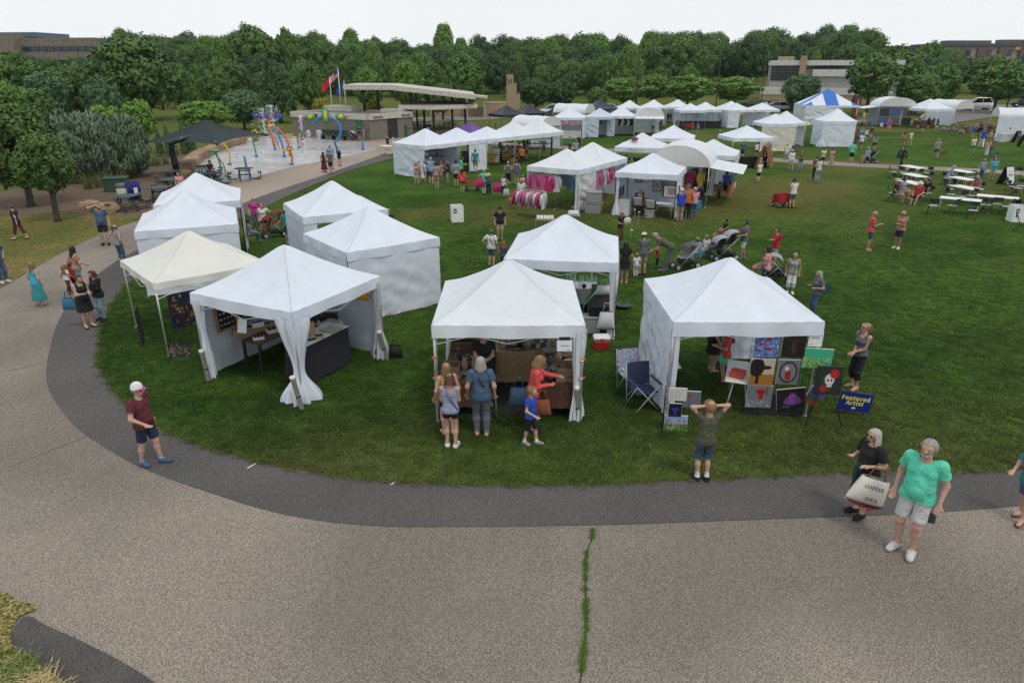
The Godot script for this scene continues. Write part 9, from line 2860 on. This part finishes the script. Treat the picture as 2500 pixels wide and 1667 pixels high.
	var dw := tex_mat("dark wood", lin(0.16, 0.09, 0.05), T.bark, 1.5, 0.8)
	shelf_unit("dark shelf unit in the first canopy of the shelter row",V(-5.7,0,-49.9),45,2.2,dw,30)
	shelf_unit("shelf unit of pots in the fourth canopy", V(0.0, 0, -56.6), 30, 2.2, dw, 32)
	shelf_unit("shelf unit of pots in the fifth canopy", V(2.3, 0, -59.0), 20, 2.2, dw, 34)
	cloth_table("black draped table in the second canopy of the shelter row",V(-3.28,0,-56.09),-42,1.4,0.7,0.8,cloth(0.012,0.012,0.012))
	folding_table("white side table left of the first canopy of the shelter row",V(-10.87,0,-61.21),-42,1.2,0.7,"side tables")
	var bu := thing("bunting","pink bunting strung across the front of a white canopy","bunting",V(6.2,0,-77.4),-14)
	for i in 15:
		var s := ST()
		slab(s,PackedVector2Array([U(-0.1,0),U(0.1,0),U(0.08,-0.32),U(-0.08,-0.32)]),-0.01,0.01)
		part("pennant",fin(s),[cloth(0.6,0.3,0.25),cloth(0.65,0.45,0.38),cloth(0.62,0.24,0.24)][i % 3],bu,V(-1.5 + i * 0.215,1.85 - 0.12 * absf(sin(i * 0.45)),1.72),Basis(V(1,0,0),-PI / 2))
	cloth_table("white draped table under the pink bunting",V(6.4,0,-75.9),-14,2.0,0.7,0.8,cloth(0.62,0.6,0.56))
	bin("tan cabinet left of the bunting table",V(4.9,0,-76.0),0.9,0.5,1.0,M(0.45,0.32,0.17),-14)
	for q in [["grey print on the bluish canopy's rear wall, left",9.9],["grey print on the bluish canopy's rear wall, right",10.7]]:
		frame(q[0],V(q[1],1.4,-79.6 + (q[1] - 9.6) * 0.25),Basis(Vector3.UP,-0.24),0.7,0.8,art[0])
	cloth_table("long black draped table before the small peaked far canopy",V(22.4,0,-89.3),-4,2.8,0.7,0.9,cloth(0.015,0.015,0.017))
	cloth_table("long black draped table under the fringed awning",V(25.2,0,-90.5),-4,2.4,0.7,0.8,cloth(0.015,0.018,0.025))
	for i in 6:
		painting("large dark photograph in the far right canopy, " + ["upper left","lower left","upper middle","lower middle","upper right","lower right"][i],V(47.6 + (i / 2) * 1.5,0.7 + (i % 2) * 1.1,-91.8),Basis(),1.2,0.9,[M(0.05,0.1,0.25),M(0.03,0.03,0.035),M(0.1,0.09,0.08)][i % 3],M(0.02,0.02,0.02),"large photographs")
	cloth_table("white draped table at the right edge canopies",V(50.51,0,-72.48),10,1.6,0.7,0.8,cloth(0.62,0.62,0.62))
	cloth_table("brown draped table in the middle far right canopy",V(53.0,0,-92.0),12,2.4,0.8,0.8,cloth(0.2,0.11,0.05))
	wagon("red folding wagon beside the white tee and black cap",V(14.49,0,-36.77),200,cloth(0.42,0.015,0.02),false)
	wagon("wooden slatted wagon pulled by the red jacket",V(-2.42,0,-41.98),15,tex_mat("wagon wood",lin(0.42,0.23,0.08),T.bark,1.5,0.7),true)
	wagon("red wagon far beyond the walk",V(21.68,0,-87.33),10,cloth(0.35,0.02,0.02),false)
	var blk := cloth(0.014, 0.014, 0.016)
	stroller("red and black double stroller beside the navy cardigan",V(-10.45,0,-29.7),-60,cloth(0.42,0.02,0.03),cloth(0.3,0.02,0.03),2)
	stroller("large black stroller with a grey hood pushed by the navy tee",V(8.23,0,-25.79),-80,blk,cloth(0.38,0.4,0.43),2)
	stroller("low grey stroller left of the seated children",V(6.42,0,-24.55),-70,cloth(0.3,0.31,0.3),cloth(0.1,0.1,0.11))
	stroller("grey hooded stroller behind the pale pink tee",V(9.24,0,-22.96),70,blk,cloth(0.36,0.37,0.38))
	stroller("black stroller parked at the park building",V(-16.46,0,-73.79),60,blk,cloth(0.5,0.5,0.5))
	stroller("dark rollator under the blue flowered top",V(28.28,0,-55.32),-80,cloth(0.02,0.02,0.06),blk)
	bag("green folder carried by the one in black on the walk",V(29.13,0,-52.88) + V(0,0.7,0.1),0.45,0.5,cloth(0.015,0.06,0.04))
	var bj := thing("banjo","banjo held by the player in black","banjo",V(4.68,0,-28.48) + V(0.12,1.02,0.3),10)
	part("head",lathe_mesh([U(0.0,0.03),U(0.15,0.03),U(0.16,0.0),U(0.15,-0.04),U(0.0,-0.04)],18),M(0.6,0.55,0.45),bj,Vector3.ZERO,Basis(V(1,0,0),PI / 2))
	part("neck",box_mesh(0.62,0.04,0.03),M(0.15,0.07,0.03),bj,V(0.42,0.1,0.0),Basis(V(0,0,1),0.22))
	part("peg_head",box_mesh(0.14,0.07,0.03),M(0.1,0.05,0.02),bj,V(0.78,0.19,0.0),Basis(V(0,0,1),0.22))
